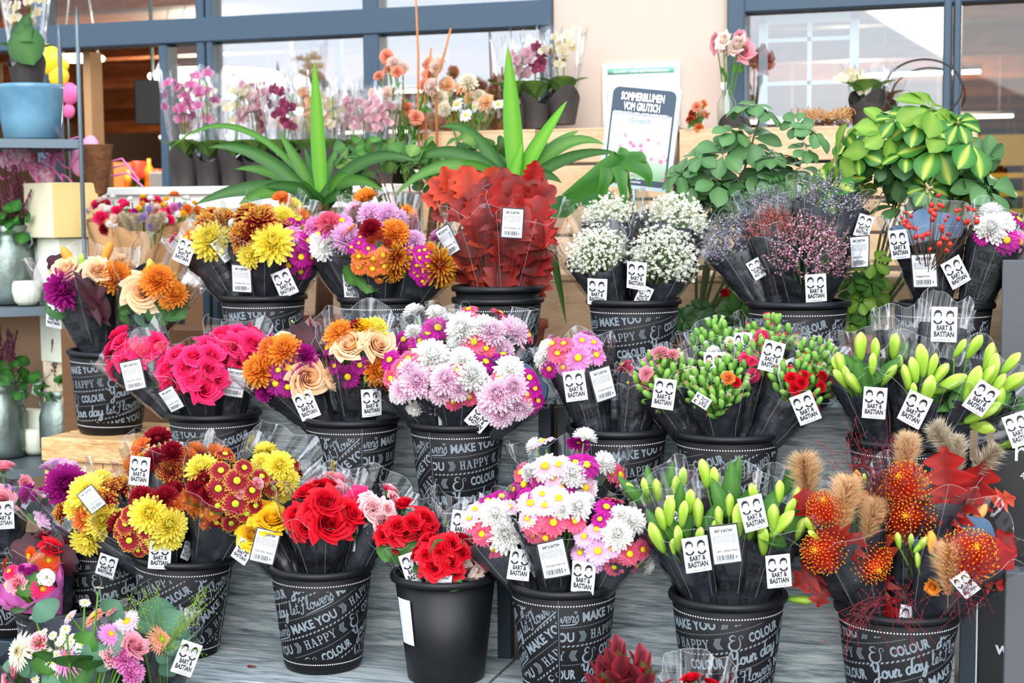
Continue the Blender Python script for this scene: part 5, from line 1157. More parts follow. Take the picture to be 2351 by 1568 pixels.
bq('bouquet of large burgundy daisies with yellow petal tips, right in its bucket', 'B1', 522, 1130, 98, -.06, [('D', 'bur', 502, 1122, 62), ('D', 'bur', 543, 1105, 62), ('D', 'bur', 540, 1156, 62), ('D', 'bur', 507, 1082, 54), ('D', 'bur', 577, 1127, 54), ('D', 'bur', 565, 1178, 50), ('D', 'bur', 600, 1095, 48), ('M', 'dred', 455, 1114, 54), ('M', 'dred', 472, 1096, 46), ('B', 'yel', 464, 1078, 74), ('M', 'orgd', 433, 1145, 48), ('D', 'orgd', 464, 1182, 46), ('D', 'orgd', 440, 1172, 42), ('D', 'bur', 530, 1200, 46), ('M', 'orgd', 448, 1162, 50), ('M', 'orgd', 475, 1198, 44), ('D', 'bur', 498, 1198, 44), ('M', 'dred', 478, 1135, 48), ('D', 'orgd', 488, 1178, 40), ('D', 'bur', 560, 1075, 48), ('D', 'bur', 585, 1160, 46), ('M', 'bico', 592, 1110, 28), ('M', 'bico', 552, 1132, 26), ('D', 'bur', 500, 1160, 46)],
   [('D', 'bur', 52)], 4, (-.65, .6), (-.1, 1.0), [], 0, 2)
bq('bouquet of lemon yellow mums behind the burgundy daisies', 'B1', 622, 1095, 72, .05, [('B', 'yel', 640, 1068, 66), ('B', 'yel', 660, 1102, 58), ('D', 'bur', 628, 1120, 48), ('D', 'bur', 615, 1090, 44), ('M', 'yel', 648, 1135, 46), ('B', 'yel', 600, 1062, 46)], [('B', 'yel', 56), ('D', 'bur', 50)], 4, (-.4, .7), (.2, 1.5), leaves=1)
bq('bouquet of dark red and orange mums at the back of the burgundy bucket', 'B1', 390, 1068, 84, .07, [('M', 'dred', 362, 1055, 58), ('M', 'dred', 396, 1040, 56), ('M', 'bur', 391, 1078, 60), ('M', 'bur', 440, 1090, 54), ('M', 'orgd', 305, 1068, 54), ('M', 'orgd', 500, 1042, 50), ('D', 'orgd', 530, 1046, 44), ('M', 'bur', 415, 1105, 50), ('M', 'bur', 330, 1062, 50), ('M', 'orgd', 430, 1048, 44)], [('M', 'dred', 54), ('M', 'orgd', 50)], 4, (-.3, .8), (.3, 1.2), [('L', 322, 1087, -6)], leaves=1)
bq('yellow rose bouquet leaning left out of its bucket', 'B2', 600, 1215, 60, -.03, [('R', 'gold', 622, 1192, 74), ('R', 'gold', 576, 1228, 60), ('R', 'gold', 608, 1228, 46)], [('R', 'gold', 52)], 3, (-.35, .7), (.1, 1.2), [(PWp, 607, 1254, -14), ('L', 558, 1262, -32, .8)], 1, 1)
bq('large red rose bouquet in a printed black wrap', 'B2', 742, 1195, 90, -.09, [('R', 'red', 754, 1200, 80), ('R', 'red', 746, 1152, 66), ('R', 'red', 704, 1208, 52), ('R', 'red', 804, 1176, 62), ('R', 'red', 676, 1184, 46), ('R', 'red', 690, 1222, 40), ('R', 'red', 790, 1210, 46), ('R', 'dorg', 678, 1200, 34), ('R', 'red', 715, 1172, 50)], [('R', 'red', 52)], 3, (-.15, .5), (.1, .9), [(PWp, 834, 1238, -8, .8)], 1, 1)
bq('bouquet of pink and white bicolour roses at the right of the red ones', 'B2', 862, 1172, 64, -.01, [('R', 'bico', 880, 1190, 52), ('R', 'bico', 858, 1165, 46), ('R', 'hot', 820, 1146, 54), ('R', 'bico', 845, 1150, 40), ('R', 'bico', 890, 1168, 36), ('R', 'bico', 862, 1210, 38)], [('R', 'bico', 44)], 3, (-.2, .7), (.2, 1.2), leaves=1)
bq('bouquet of soft pink roses at the back of the red rose bucket', 'B2', 755, 1150, 62, .07, [('R', 'rosep', 731, 1140, 48), ('R', 'rosep', 775, 1132, 44), ('R', 'hot', 800, 1148, 44)], [('R', 'rosep', 44)], 3, (-.2, .8), (.3, 1.5), leaves=1)
bq('bunch of small red roses with green sepals in clear film, leaning left', 'B3', 930, 1225, 76, -.03, [('R', 'red', 882, 1228, 44), ('R', 'red', 913, 1208, 44), ('R', 'red', 946, 1200, 44), ('R', 'red', 975, 1188, 44), ('R', 'red', 905, 1232, 38), ('R', 'red', 930, 1222, 40), ('R', 'red', 962, 1214, 40), ('R', 'red', 985, 1205, 38), ('R', 'red', 898, 1212, 36), ('F', '', 948, 1258, 60, 70), ('F', '', 890, 1270, 46, 250), ('F', '', 920, 1280, 40, 280), ('Rb', 'red', 910, 1262, 36), ('Rb', 'red', 970, 1232, 34)], [('R', 'red', 42)], 3, None, (-.5, .9), [('L', 950, 1298, 18)], 0, 4)
bq('bunch of deep red roses at the front of the plain bucket', 'B3', 1020, 1285, 72, -.09, [('R', 'red', 996, 1300, 52), ('R', 'red', 1034, 1288, 46), ('R', 'red', 1012, 1266, 44), ('R', 'red', 980, 1272, 42), ('R', 'red', 1032, 1248, 46), ('R', 'red', 1060, 1268, 40), ('R', 'red', 1046, 1312, 38), ('R', 'red', 1005, 1248, 38), ('F', '', 1030, 1328, 60, 60), ('F', '', 996, 1335, 44, 200), ('F', 'd', 1008, 1255, 40, 120)], [('R', 'red', 42)], 4, (-.3, .3), (-.4, .8), [(PWp, 1012, 1346, -6, .85)], 0, 2)
bq('bunch of blush pink spray roses at the right of the plain bucket', 'B3', 1082, 1300, 44, -.02, [('R', 'blush', 1070, 1308, 32), ('R', 'blush', 1082, 1331, 30), ('R', 'blush', 1064, 1290, 28), ('R', 'blush', 1098, 1310, 26), ('F', '', 1075, 1345, 30, 260)], [('R', 'blush', 30)], 4, (-.4, .3), (-.2, .9), [], 0, 2)
bq('tall black sleeve of roses behind the small red ones', 'B3', 1035, 1195, 62, .08, [('R', 'hot', 1058, 1190, 24), ('R', 'hot', 1055, 1230, 22)], (), 0, (-.3, .6), (.4, 1.3), [('L', 1060, 1210, -8)], 1, 0, filmflare=.05)
bq('left bouquet of white mums and coral daisies, lower row', 'B4', 1135, 1215, 84, -.05, [('B', 'wht', 1136, 1180, 72), ('B', 'wht', 1160, 1228, 82), ('D', 'coral', 1108, 1227, 54), ('D', 'coral', 1132, 1258, 52), ('D', 'coral', 1086, 1205, 44), ('D', 'coral', 1100, 1301, 50), ('D', 'coral', 1147, 1291, 42), ('D', 'pink', 1080, 1190, 52), ('D', 'pink', 1092, 1170, 50), ('D', 'mag', 1151, 1141, 54), ('D', 'mag', 1120, 1150, 44), ('D', 'pink', 1170, 1165, 44)], [('D', 'pink', 46), ('D', 'coral', 46)], 3, (-.3, .5), (-.1, .9), [('L', 1195, 1298, -8, .95)], 0, 3)
bq('middle bouquet of pale pink and coral daisies above a price label', 'B4', 1262, 1180, 92, -.11, [('D', 'pink', 1218, 1156, 62), ('D', 'pink', 1252, 1160, 54), ('D', 'pink', 1282, 1145, 62), ('D', 'pink', 1212, 1190, 48), ('D', 'coral', 1222, 1200, 58), ('D', 'coral', 1271, 1200, 62), ('D', 'coral', 1319, 1196, 58), ('D', 'coral', 1253, 1234, 54), ('D', 'coral', 1224, 1228, 44), ('B', 'wht', 1325, 1163, 64), ('M', 'wht', 1290, 1170, 46), ('D', 'pink', 1245, 1135, 50), ('D', 'mag', 1205, 1140, 46), ('M', 'wht', 1345, 1150, 46)], [('D', 'pink', 52), ('D', 'coral', 50)], 2, (-.75, .5), (-.3, .8), [(PWs, 1269, 1284, 12, 1.05)], 1, 0)
bq('right bouquet of lilac, coral and white daisies in a film cup', 'B4', 1400, 1235, 94, -.07, [('D', 'lil', 1374, 1265, 64), ('D', 'lil', 1333, 1269, 52), ('D', 'lil', 1342, 1232, 52), ('D', 'lil', 1364, 1296, 46), ('D', 'lil', 1405, 1260, 42), ('D', 'lil', 1370, 1216, 48), ('D', 'coral', 1444, 1272, 58), ('D', 'coral', 1410, 1300, 48), ('D', 'coral', 1474, 1262, 50), ('D', 'coral', 1460, 1298, 42), ('B', 'wht', 1416, 1226, 72), ('B', 'wht', 1450, 1196, 64), ('M', 'wht', 1425, 1182, 46), ('D', 'mag', 1392, 1166, 58), ('D', 'mag', 1378, 1193, 44), ('D', 'mag', 1430, 1174, 40), ('M', 'wht', 1488, 1300, 40)], [('D', 'lil', 50), ('D', 'coral', 48)], 2, (-.4, .5), (-.25, .8), [('L', 1343, 1322, -6)], 0, 2)
bq('back bouquet of magenta, pink and white daisies rising above the others', 'B4', 1300, 1095, 112, .06, [('D', 'mag', 1206, 1112, 66), ('D', 'mag', 1240, 1100, 56), ('D', 'mag', 1287, 1121, 66), ('D', 'mag', 1329, 1143, 48), ('D', 'mag', 1345, 1069, 64), ('D', 'pink', 1253, 1072, 72), ('D', 'pink', 1284, 1068, 60), ('B', 'wht', 1314, 1088, 62), ('M', 'wht', 1388, 1062, 54), ('D', 'coral', 1424, 1092, 66), ('D', 'coral', 1196, 1085, 52), ('D', 'pink', 1344, 1120, 60), ('D', 'mag', 1320, 1062, 44), ('D', 'coral', 1400, 1085, 46), ('D', 'mag', 1180, 1125, 48), ('M', 'wht', 1218, 1085, 44), ('D', 'mag', 1258, 1130, 48), ('D', 'pink', 1270, 1098, 50)], [('D', 'pink', 56), ('D', 'mag', 56), ('M', 'wht', 50)], 5, (-.3, .6), (.2, .9), [], 0, 1)
lily('left bouquet of slim lily buds and leaves in a printed black wrap', 'B5', 1575, 1205, 92, -.10, [(1537, 1172, 78, 0), (1568, 1180, 66, 6), (1603, 1178, 72, 0), (1508, 1236, 80, -28), (1557, 1236, 64, -2), (1604, 1234, 56, 4), (1545, 1255, 40, -10), (1520, 1190, 60, -12), (1585, 1150, 60, 4)],
     [(1585, 1200, 110, 80), (1545, 1215, 100, 110), (1620, 1210, 100, 70), (1505, 1205, 90, 120), (1560, 1140, 80, 85), (1635, 1190, 90, 75)], [('L', 1599, 1271, 9, 1.05)], (-.45, .4))
lily('centre bouquet of lily buds carrying a price label', 'B5', 1680, 1185, 84, -.07, [(1695, 1196, 80, 0), (1724, 1210, 66, 8), (1650, 1190, 60, -5), (1675, 1160, 58, 2), (1640, 1215, 48, 0), (1620, 1086, 72, -4), (1640, 1100, 60, 6)],
     [(1677, 1110, 120, 88), (1690, 1080, 80, 75), (1710, 1150, 100, 60), (1650, 1140, 100, 110), (1700, 1240, 90, 250), (1735, 1175, 80, 50)], [('Lilien Oriental Weiss', 1666, 1246, 8, 1.05), ('L', 1727, 1174, 14)], (-.6, .4))
lily('right bouquet of lily buds tilting out to the right', 'B5', 1770, 1200, 88, -.06, [(1775, 1190, 76, 0), (1795, 1203, 84, 42), (1753, 1240, 74, 0), (1731, 1135, 58, -4), (1789, 1130, 56, 0), (1829, 1147, 62, 10), (1810, 1170, 60, 16), (1838, 1215, 56, 20), (1842, 1380, 60, 92), (1745, 1205, 62, -4)],
     [(1775, 1150, 100, 60), (1810, 1100, 80, 70), (1830, 1190, 90, 50), (1735, 1260, 90, 280), (1720, 1230, 90, 60), (1790, 1250, 80, 300)], [('L', 1786, 1309, 6)], (-.5, .4))
lily('back bouquet of lily buds at the left of the lily bucket', 'B5', 1520, 1130, 70, .07, [(1510, 1128, 62, -6), (1450, 1132, 54, -30), (1482, 1120, 50, -14), (1550, 1120, 60, 6), (1568, 1100, 56, 2)], [(1440, 1120, 80, 130), (1465, 1140, 90, 140), (1490, 1100, 70, 100), (1540, 1090, 70, 80)], [('L', 1556, 1168, 2)], (-.4, .6), prt=0)
# orange autumn bouquets
def plume(x, y, s, a, k='Q'): return (k, '', x, y, s*1.12, a)
bq('autumn bouquet of orange pincushions and beige plumes, left in its bucket', 'B6', 1930, 1220, 112, -.06, [('P', '', 1893, 1265, 108), ('P', '', 1897, 1171, 92), ('P', '', 1992, 1287, 108), plume(1850, 1104, 120, -6), plume(1936, 1168, 130, 8), plume(1998, 1200, 100, 12), ('Lo', 'org', 2004, 1143, 118), ('L', 'o', 1970, 1104, 56, 2), ('L', 'g', 1952, 1104, 36, -8), ('L', 'g', 1984, 1101, 36, 4), ('L', 'g', 1858, 1206, 46, -30), ('O', '', 1850, 1330, 78, 210), ('O', '', 1882, 1370, 60, 260), ('O', 'o', 2023, 1262, 90, 300), ('O', 's', 1850, 1150, 70, 100), ('O', '', 1960, 1250, 70, 60), ('O', 's', 2028, 1420, 100, 265), ('O', 's', 2020, 1350, 80, 250), ('L', 'g', 1870, 1230, 40, -50), ('O', '', 1920, 1230, 70, 150), ('L', 'g', 1925, 1113, 30, -10)],
   (), 0, (-.25, .5), (-.2, .9), [('L', 2088, 1427, -10, .9)], 1, 3)
bq('autumn bouquet with one big pincushion and tall scarlet oak leaves, back of its bucket', 'B6', 2115, 1130, 110, .05, [('P', '', 2086, 1184, 126), ('P', '', 2082, 1112, 112), plume(2078, 1052, 100, 8), plume(2078, 1206, 90, 20), plume(2100, 1120, 60, 40), ('O', 's', 2172, 1082, 118, 95), ('O', 's', 2244, 1110, 122, 70), ('O', '', 2220, 1150, 90, 50), ('O', 's', 2196, 1176, 90, 60), ('O', 's', 2160, 1190, 80, 230), ('O', 's', 2150, 1165, 70, 140), ('L', 'o', 2248, 1186, 66, 40), ('L', 'o', 2224, 1172, 50, 30), ('Qg', '', 2172, 1022, 130, -28), ('Qg', '', 2258, 1066, 120, 42), ('Qg', '', 2200, 1050, 110, 0), ('O', 'o', 2310, 1146, 60, 10), ('O', 's', 2130, 1210, 80, 200)],
   (), 0, (-.3, .6), (.0, .8), [], 1, 1)
bq('autumn bouquet with a pincushion, plume and lily buds in slate paper, right in its bucket', 'B6', 2195, 1280, 108, -.09, [('P', '', 2222, 1277, 134), plume(2176, 1308, 120, 0), ('O', 's', 2290, 1285, 110, 20), ('O', '', 2280, 1320, 90, 340), ('O', 's', 2300, 1250, 80, 40), ('L', 'g', 2090, 1243, 40, 4), ('L', 'g', 2116, 1250, 52, 45), ('L', 'g', 2108, 1286, 38, 4), ('L', 'g', 2108, 1353, 36, 0), ('R', 'org', 2141, 1349, 34), ('L', 'o', 2140, 1245, 56, 5), ('L', 'g', 2060, 1240, 44, -10)],
   (), 0, (-.1, .7), (.1, 1.0), [('L', 2215, 1337, 40, .7)], 0, 3, inner=True)
# red panic grass: hair-thin branching stems with tiny seeds
GRM = petal('panic_grass_red', '8c2830', '5a141c', tr=.1)
def panic(label, base, tips, seed):
    r = random.Random(seed); g = G(); B = at(*base)
    for x, y, Y in tips:
        P = at(x, y, Y); m_ = B.lerp(P, .5)+V((r.gauss(0, .01), 0, .02)); g.tube([B, m_, P], [.0010, .0007, .0004], 3, 0, False)
        for j in range(5):
            q = m_.lerp(P, j/8.5); d = V((r.gauss(0, .03), r.gauss(0, .03), r.gauss(.01, .03))); g.tube([q, q+d], .0004, 3, 0, False)
            for w in (.5, .8, 1): g.ball(q+d*w, .0011, 4, 3, 0, (1, 1, 2.4), t=1)
    o = bldw('panic_grass', g, GRM); o['kind'] = 'stuff'; tag(o, label, 'grass'); return o
rr = random.Random(11)
panic('red panic grass fanning out above the orange autumn bouquet', (2035, 1190, 3.62), [(rr.uniform(1860, 2090), rr.uniform(930, 1130), 3.55+rr.uniform(-.05, .1)) for i in range(22)], 1)
panic('red panic grass hanging below the autumn bouquets in front of the bucket', (2030, 1370, 3.50), [(rr.uniform(1890, 2160), rr.uniform(1400, 1560), 3.42+rr.uniform(-.04, .04)) for i in range(15)], 2)
panic('red panic grass sticking out at the right of the slate wrapped autumn bouquet', (2230, 1330, 3.46), [(rr.uniform(2200, 2345), rr.uniform(1230, 1440), 3.40+rr.uniform(-.04, .04)) for i in range(11)], 3)
# ---------------------------------------------------------------- floor-level buckets in front and at the left
def floor_bucket(key, xc, yr, Y, label, printed=True, seam=-100):
    p = at(xc, yr, Y); z = max(0, p.z-BH); b = bucket(key, xc, yr, Y, z, seam, label, printed)
    if z > .02:
        q = BUCK[key][0]; s_ = tag(slab('bucket_stand', q.x-.12, q.x+.12, Y-.12, Y+.12, 0, z-.001, STEEL, None, None, bev=.004), 'steel plinth under the '+label.split(',')[0], 'plinth')
    return b
floor_bucket('F1', 1430, 1700, 3.10, 'black printed bucket with red conebush, below the frame')
floor_bucket('F2', 1610, 1690, 3.05, 'black printed bucket with film topped bunches, below the frame')
floor_bucket('F3', 185, 1850, 3.02, 'black printed bucket of the large black posy, below the frame')
floor_bucket('F4', 405, 1800, 3.27, 'black printed bucket of the peach gerbera posy, below the frame')
CB = petal('conebush_red', 'b03a44', '5a2430', '8c2c38', tr=.3); CBg = petal('conebush_green', '6a3a34', '5a6a34', tr=.2)
cb = thing('conebush_bouquet', 'dark red conebush stems rising at the bottom edge of the frame', 'bouquet', BUCK['F1'][0]+V((0, 0, BH-.05)), 'wrapped bouquets'); stm = G()
LF = leaf_flat(P_OBOV, 8, .25, .12, 0, .21, 2).mesh('conebush_leaf', CB)
for cx, cy, n in ((1420, 1555, 22), (1475, 1575, 16), (1385, 1600, 16), (1440, 1620, 16)):
    P = at(cx, cy, 3.06); stm.tube([WM[cb.name].translation, P], .004, 5, 0)
    for i in range(n):
        el = math.radians(86-58*i/n); a_ = i*GA; dr = V((math.cos(el)*math.cos(a_), math.cos(el)*math.sin(a_), math.sin(el))); nn = V((-math.sin(el)*math.cos(a_), -math.sin(el)*math.sin(a_), math.cos(el))); yv = nn.cross(dr); s = .082+.016*math.sin(i*2.1)
        o = P-V((0, 0, .010*i/n*4)); mw = M(((dr.x*s, yv.x*s, nn.x*s, o.x), (dr.y*s, yv.y*s, nn.y*s, o.y), (dr.z*s, yv.z*s, nn.z*s, o.z), (0, 0, 0, 1))); put('conebush_leaf', LF, cb, mw, CBg if i % 3 == 2 else None)
    head('Rb', 'red', P+V((0, -.005, .035)), V((0, -.2, 1)), .036, cb)
bldw('stems', stm, [STEM], cb)
bq('bunch with bare clear film rising at the bottom edge of the frame', 'F2', 1605, 1610, 62, -.02, [('R', 'red', 1625, 1590, 40), ('R', 'dred', 1590, 1600, 40)], [('R', 'red', 44)], 4, (-.4, .5), (.4, 1.6), leaves=2)
floor_bucket('G1', 150, 1390, 3.55, 'black printed bucket at the far left behind the pink paper bouquet', True, -60)
floor_bucket('G2', 30, 1250, 3.95, 'black bucket at the left edge behind the black wrapped posy', True, 60)
bq('bouquet of a purple mum and lilac roses in dark wrap under the crate', 'B0', 140, 1140, 82, .02, [('B', 'pur', 152, 1114, 92), ('R', 'lil', 110, 1180, 52), ('K', 'pur', 81, 1139, 34), ('R', 'rosep', 146, 1183, 44), ('D', 'ppink', 190, 1100, 46), ('K', 'pur', 98, 1128, 30), ('F', 'd', 84, 1176, 50, 200), ('K', 'pur', 104, 1152, 30)], [('R', 'lil', 46), ('M', 'pur', 46)], 4, (-.25, .5), (.2, 1.0), [], 0, 3)
bq('black wrapped posy with a pink rose and dried sprigs at the left edge', 'G2', 8, 1130, 66, -.02, [('R', 'rosep', 8, 1148, 50), ('D', 'ppink', -20, 1130, 46), ('K', 'lav', 30, 1122, 16), ('K', 'lav', 44, 1134, 16), ('K', 'lav', 56, 1128, 14), ('K', 'lav', 14, 1116, 14)], [('R', 'rosep', 42)], 3, (-.35, .9), None, [('L', 10, 1180, 2, 1.05)], 1, 1)
bq('bouquet with orange gerberas and a red rose behind the pink paper bouquet', 'G1', 110, 1285, 66, .02, [('G', 'dorg', 112, 1287, 68), ('G', 'dorg', 68, 1276, 50), ('R', 'red', 116, 1256, 44), ('Q', '', 82, 1290, 60, 60), ('G', 'dorg', 10, 1295, 40), ('Z', '', 60, 1265, 80, 160), ('Z', '', 150, 1280, 70, 60)], [('R', 'dred', 40)], 3, (-.3, .6), (.2, 1.0), [], 1, 2)
# bouquet in bright pink paper
PINKPAP = mat('pink_tissue', 'd86ab8', .6, bump=.2, bscale=30)
_b = BLACKPAP; _i = BLUEPAP; BLACKPAP = BLUEPAP = PINKPAP
bq('small bouquet in bright pink tissue paper with a magenta gerbera', 'G1', 72, 1345, 70, -.12, [('G', 'hot', 98, 1352, 62), ('K', 'pur', 65, 1314, 32), ('K', 'pur', 50, 1306, 26), ('K', 'pur', 78, 1306, 26), ('R', 'rosep', 38, 1340, 42), ('N', 'wht', 106, 1326, 42), ('G', 'hot', 22, 1312, 46), ('A', 'crm', 14, 1342, 20), ('A', 'crm', 22, 1352, 20), ('F', '', 62, 1352, 40, 100), ('F', 'd', 80, 1330, 36, 60)], (), 0, (-.15, .35), None, [], 0, 2, rt=1.12, flat=True)
BLACKPAP, BLUEPAP = _b, _i
# large posy in black paper, front left, and the gerbera posy at its right
bq('large mixed posy in open black paper at the bottom left corner', None, 180, 1500, 170, 3.05, [('G', 'crm', 43, 1496, 100), ('N', 'bico', 88, 1474, 54), ('X', 'ppink', 152, 1514, 98), ('G', 'ppink', 254, 1456, 64), ('R', 'rosep', 310, 1482, 56), ('N', 'bico', 256, 1508, 58), ('M', 'ppink', 288, 1508, 66), ('M', 'ppink', 305, 1545, 60), ('R', 'rosep', 22, 1552, 58), ('E', '', 218, 1508, 76, 80), ('E', '', 262, 1474, 56, 20), ('E', '', 52, 1528, 48, 60), ('E', '', 75, 1535, 40, 120), ('E', '', 20, 1530, 32, 180), ('E', '', 120, 1560, 56, 200)]+[('A', 'wht', 100+((i*37) % 90), 1452+((i*23) % 62), 24) for i in range(15)]+[('A', 'wht', 75+((i*31) % 70), 1500+((i*17) % 40), 26) for i in range(7)]+[('A', 'wht', 140, 1556, 24), ('A', 'wht', 80, 1560, 26), ('F', '', 110, 1520, 60, 90), ('F', '', 200, 1470, 50, 60), ('F', 'd', 180, 1550, 70, 280)],
   [('A', 'wht', 28)], 6, (-1.0, .8), None, [], 1, 6, flat=True, base=tuple(BUCK['F3'][0]+V((0, 0, BH-.06))), rt=1.06, rb=.04)
bq('posy with peach gerberas and eucalyptus at the right of the large black posy', None, 345, 1470, 105, 3.20, [('G', 'salm', 371, 1468, 76), ('G', 'salm', 216, 1414, 66), ('G', 'pink', 292, 1428, 78), ('G', 'pink', 158, 1415, 44), ('E', '', 359, 1400, 67, 85), ('E', '', 398, 1428, 67, 50), ('E', '', 410, 1476, 59, 330), ('E', '', 392, 1532, 48, 290), ('E', '', 340, 1428, 48, 120), ('E', '', 100, 1400, 56, 140), ('E', '', 380, 1500, 48, 340), ('G', 'rosep', 255, 1402, 40), ('E', '', 262, 1400, 56, 60)], (), 0, (-.9, .25), (.0, .5), [('L', 427, 1515, -28)], 0, 4, flat=True, base=tuple(BUCK['F4'][0]+V((-.03, -.02, BH-.06))))
FG = petal('fine_green_spray', '9ab83c', '6f8c2c', tr=.2); g = G(); rr = random.Random(4)
for i in range(26):
    B = at(370, 1500, 3.2); P = at(rr.uniform(285, 480), rr.uniform(1330, 1500), 3.2+rr.uniform(-.06, .06)); m_ = B.lerp(P, .6); g.tube([B, m_, P], [.0012, .0008, .0004], 3, 0, False)
    for j in range(12):
        q = m_.lerp(P, rr.random())+V((rr.gauss(0, .012), rr.gauss(0, .012), rr.gauss(0, .012))); g.tube([q, m_.lerp(P, .5+.4*rr.random())], .0003, 3, 0, False); g.ball(q, .0016, 4, 3, 0, t=1)
o = bldw('green_spray', g, FG); o['kind'] = 'stuff'; tag(o, 'airy green grass spray in the gerbera posy at the bottom left', 'grass')
# ---------------------------------------------------------------- cabinet and board at the right edge
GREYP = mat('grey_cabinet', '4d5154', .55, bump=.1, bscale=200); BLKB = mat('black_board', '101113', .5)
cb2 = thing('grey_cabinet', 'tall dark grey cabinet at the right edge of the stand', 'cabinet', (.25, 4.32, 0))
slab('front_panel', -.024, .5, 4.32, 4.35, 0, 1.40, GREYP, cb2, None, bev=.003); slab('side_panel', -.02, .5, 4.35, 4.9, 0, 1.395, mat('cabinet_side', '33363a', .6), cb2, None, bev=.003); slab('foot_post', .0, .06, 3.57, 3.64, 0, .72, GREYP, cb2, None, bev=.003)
bd = thing('black_board', 'black advertising board with pale web lettering behind the orange bouquets', 'board', (.2, 3.9, 0))
slab('panel', -.062, .45, 3.90, 3.92, .0, .945, BLKB, bd, None, bev=.002); slab('white_edge', -.067, -.063, 3.90, 3.92, .0, .78, mat('edge_white', 'd8dde0', .5), bd, None)
LTW = mat('board_letter', 'b9c4c8', .6); LTB = mat('board_letter_brown', '6a5a44', .6)
def board_text(key, x, y, Y, h, m, parent, rot=0, k=1):
    vs, fs, wd = _HF[key]; p = at(x, y, Y); g = G(); c, s = math.cos(rot), math.sin(rot)
    g.add([V((p.x+(a*c-b*s)*h*k, Y, p.z+(a*s+b*c)*h)) for a, b in vs], fs); bldw('lettering', g, m, parent, False)
board_text('w', 2283, 1500, 3.898, .034, LTW, bd, -.05); board_text('r', 2330, 1058, 3.898, .055, LTW, bd); board_text('J', 2258, 1050, 3.898, .06, LTB, bd, .1); board_text('I', 2226, 1052, 3.898, .07, LTB, bd); board_text('4', 2342, 1100, 3.898, .02, LTW, bd)
slab('pine_batten', -.060, -.035, 3.925, 3.96, .15, .8, PINE, bd, None)
# ---------------------------------------------------------------- bench behind the stand, orchid ledge, crate shelf
bn = thing('plant_bench', 'long pale wooden plant bench standing behind the top step', 'bench', (-1.2, 5.05, 0))
for i in range(5): slab('plank', -2.75, .0, 5.05, 5.07, .20+i*.22, .416+i*.22, BEIGEW, bn, None, bev=.003)
for i in range(3): slab('top_board', -2.75, .0, 5.04+i*.13, 5.167+i*.13, 1.30, 1.322, BEIGEW, bn, None, bev=.003)
for x in (-2.70, -1.40, -.05): slab('leg', x-.03, x+.03, 5.08, 5.14, 0, 1.30, BEIGEW, bn, None)
LEDGE = mat('ledge_white', 'e6e4e0', .45)
ld = thing('orchid_table', 'white topped display table carrying the row of orchids', 'table', (-2.95, 5.7, 0))
slab('top', -3.66, -2.28, 5.50, 5.98, 1.615, 1.648, LEDGE, ld, None, bev=.004)
for x in (-3.62, -2.32): slab('leg', x-.02, x+.02, 5.54, 5.58, 0, 1.615, LEDGE, ld, None); slab('leg', x-.02, x+.02, 5.9, 5.94, 0, 1.615, LEDGE, ld, None)
slab('apron', -3.64, -2.30, 5.52, 5.54, 1.56, 1.615, LEDGE, ld, None); slab('shelf', -3.62, -2.30, 5.54, 5.94, 1.25, 1.27, LEDGE, ld, None)
for q, (x0, x1, z0, z1, lb) in enumerate([(-1.75, -1.25, 1.30, 1.86, 'pale slatted crate standing on end behind the sign'), (-1.22, -.62, 1.32, 1.845, 'pale slatted crate under the right window, behind the dark schefflera'), (-.60, -.13, 1.32, 1.835, 'pale slatted crate under the right window, behind the variegated schefflera'), (-2.28, -1.80, 1.32, 1.86, 'pale slatted crate below the wrapped orchids')]):
    t = thing('slatted_crate', lb, 'crate', ((x0+x1)/2, 5.9, z0))
    for i in range(4): h = (z1-z0)/4; slab('slat', x0, x1, 5.80, 5.815, z0+h*i+.006, z0+h*(i+1)-.006, BEIGEW, t, None, bev=.002)
    slab('top_board', x0, x1, 5.80, 6.08, z1-.012, z1, BEIGEW, t, None)
    for x in (x0+.015, x1-.015): slab('corner_post', x-.015, x+.015, 5.815, 5.845, 0, z1-.012, BEIGEW, t, None); slab('corner_post', x-.015, x+.015, 6.04, 6.07, 0, z1-.012, BEIGEW, t, None)
# ---------------------------------------------------------------- orchids
ORPAP = mat('orchid_pot_wrap', '3a3331', .6, var=.5, vscale=14); ORL = petal('orchid_leaf', '5a8c3a', '86ae4e', tr=.15)
OB = {}
for nm, a, b in (('pink', 'fbc4e2', 'e05aa2'), ('pale', 'fbe3e6', 'e8a0b4'), ('white', 'fffaf6', 'f0e0a8'), ('peach', 'fbdcc0', 'e89a6a'), ('wine', 'c84a7c', '8a2050')): OB[nm] = petal('orchid_'+nm, a, b, tr=.45)
def orch_me():
    g = G()
    for i, (a, l, w) in enumerate(((PI/2, .44, .30), (PI/2+2.1, .42, .28), (PI/2-2.1, .42, .28), (.12, .50, .48), (PI-.12, .50, .48))): strip(g, a, .03, .0, l, w, .25, -.2, cup=.1, n=4, prof=lambda s: math.sin(PI*(.1+.85*s))**.6)
    strip(g, -PI/2, .02, .02, .22, .14, .6, -.6, n=3, t0=0, t1=.2); return g.mesh('orchid_blossom', OB['pink'])
ORM = orch_me()
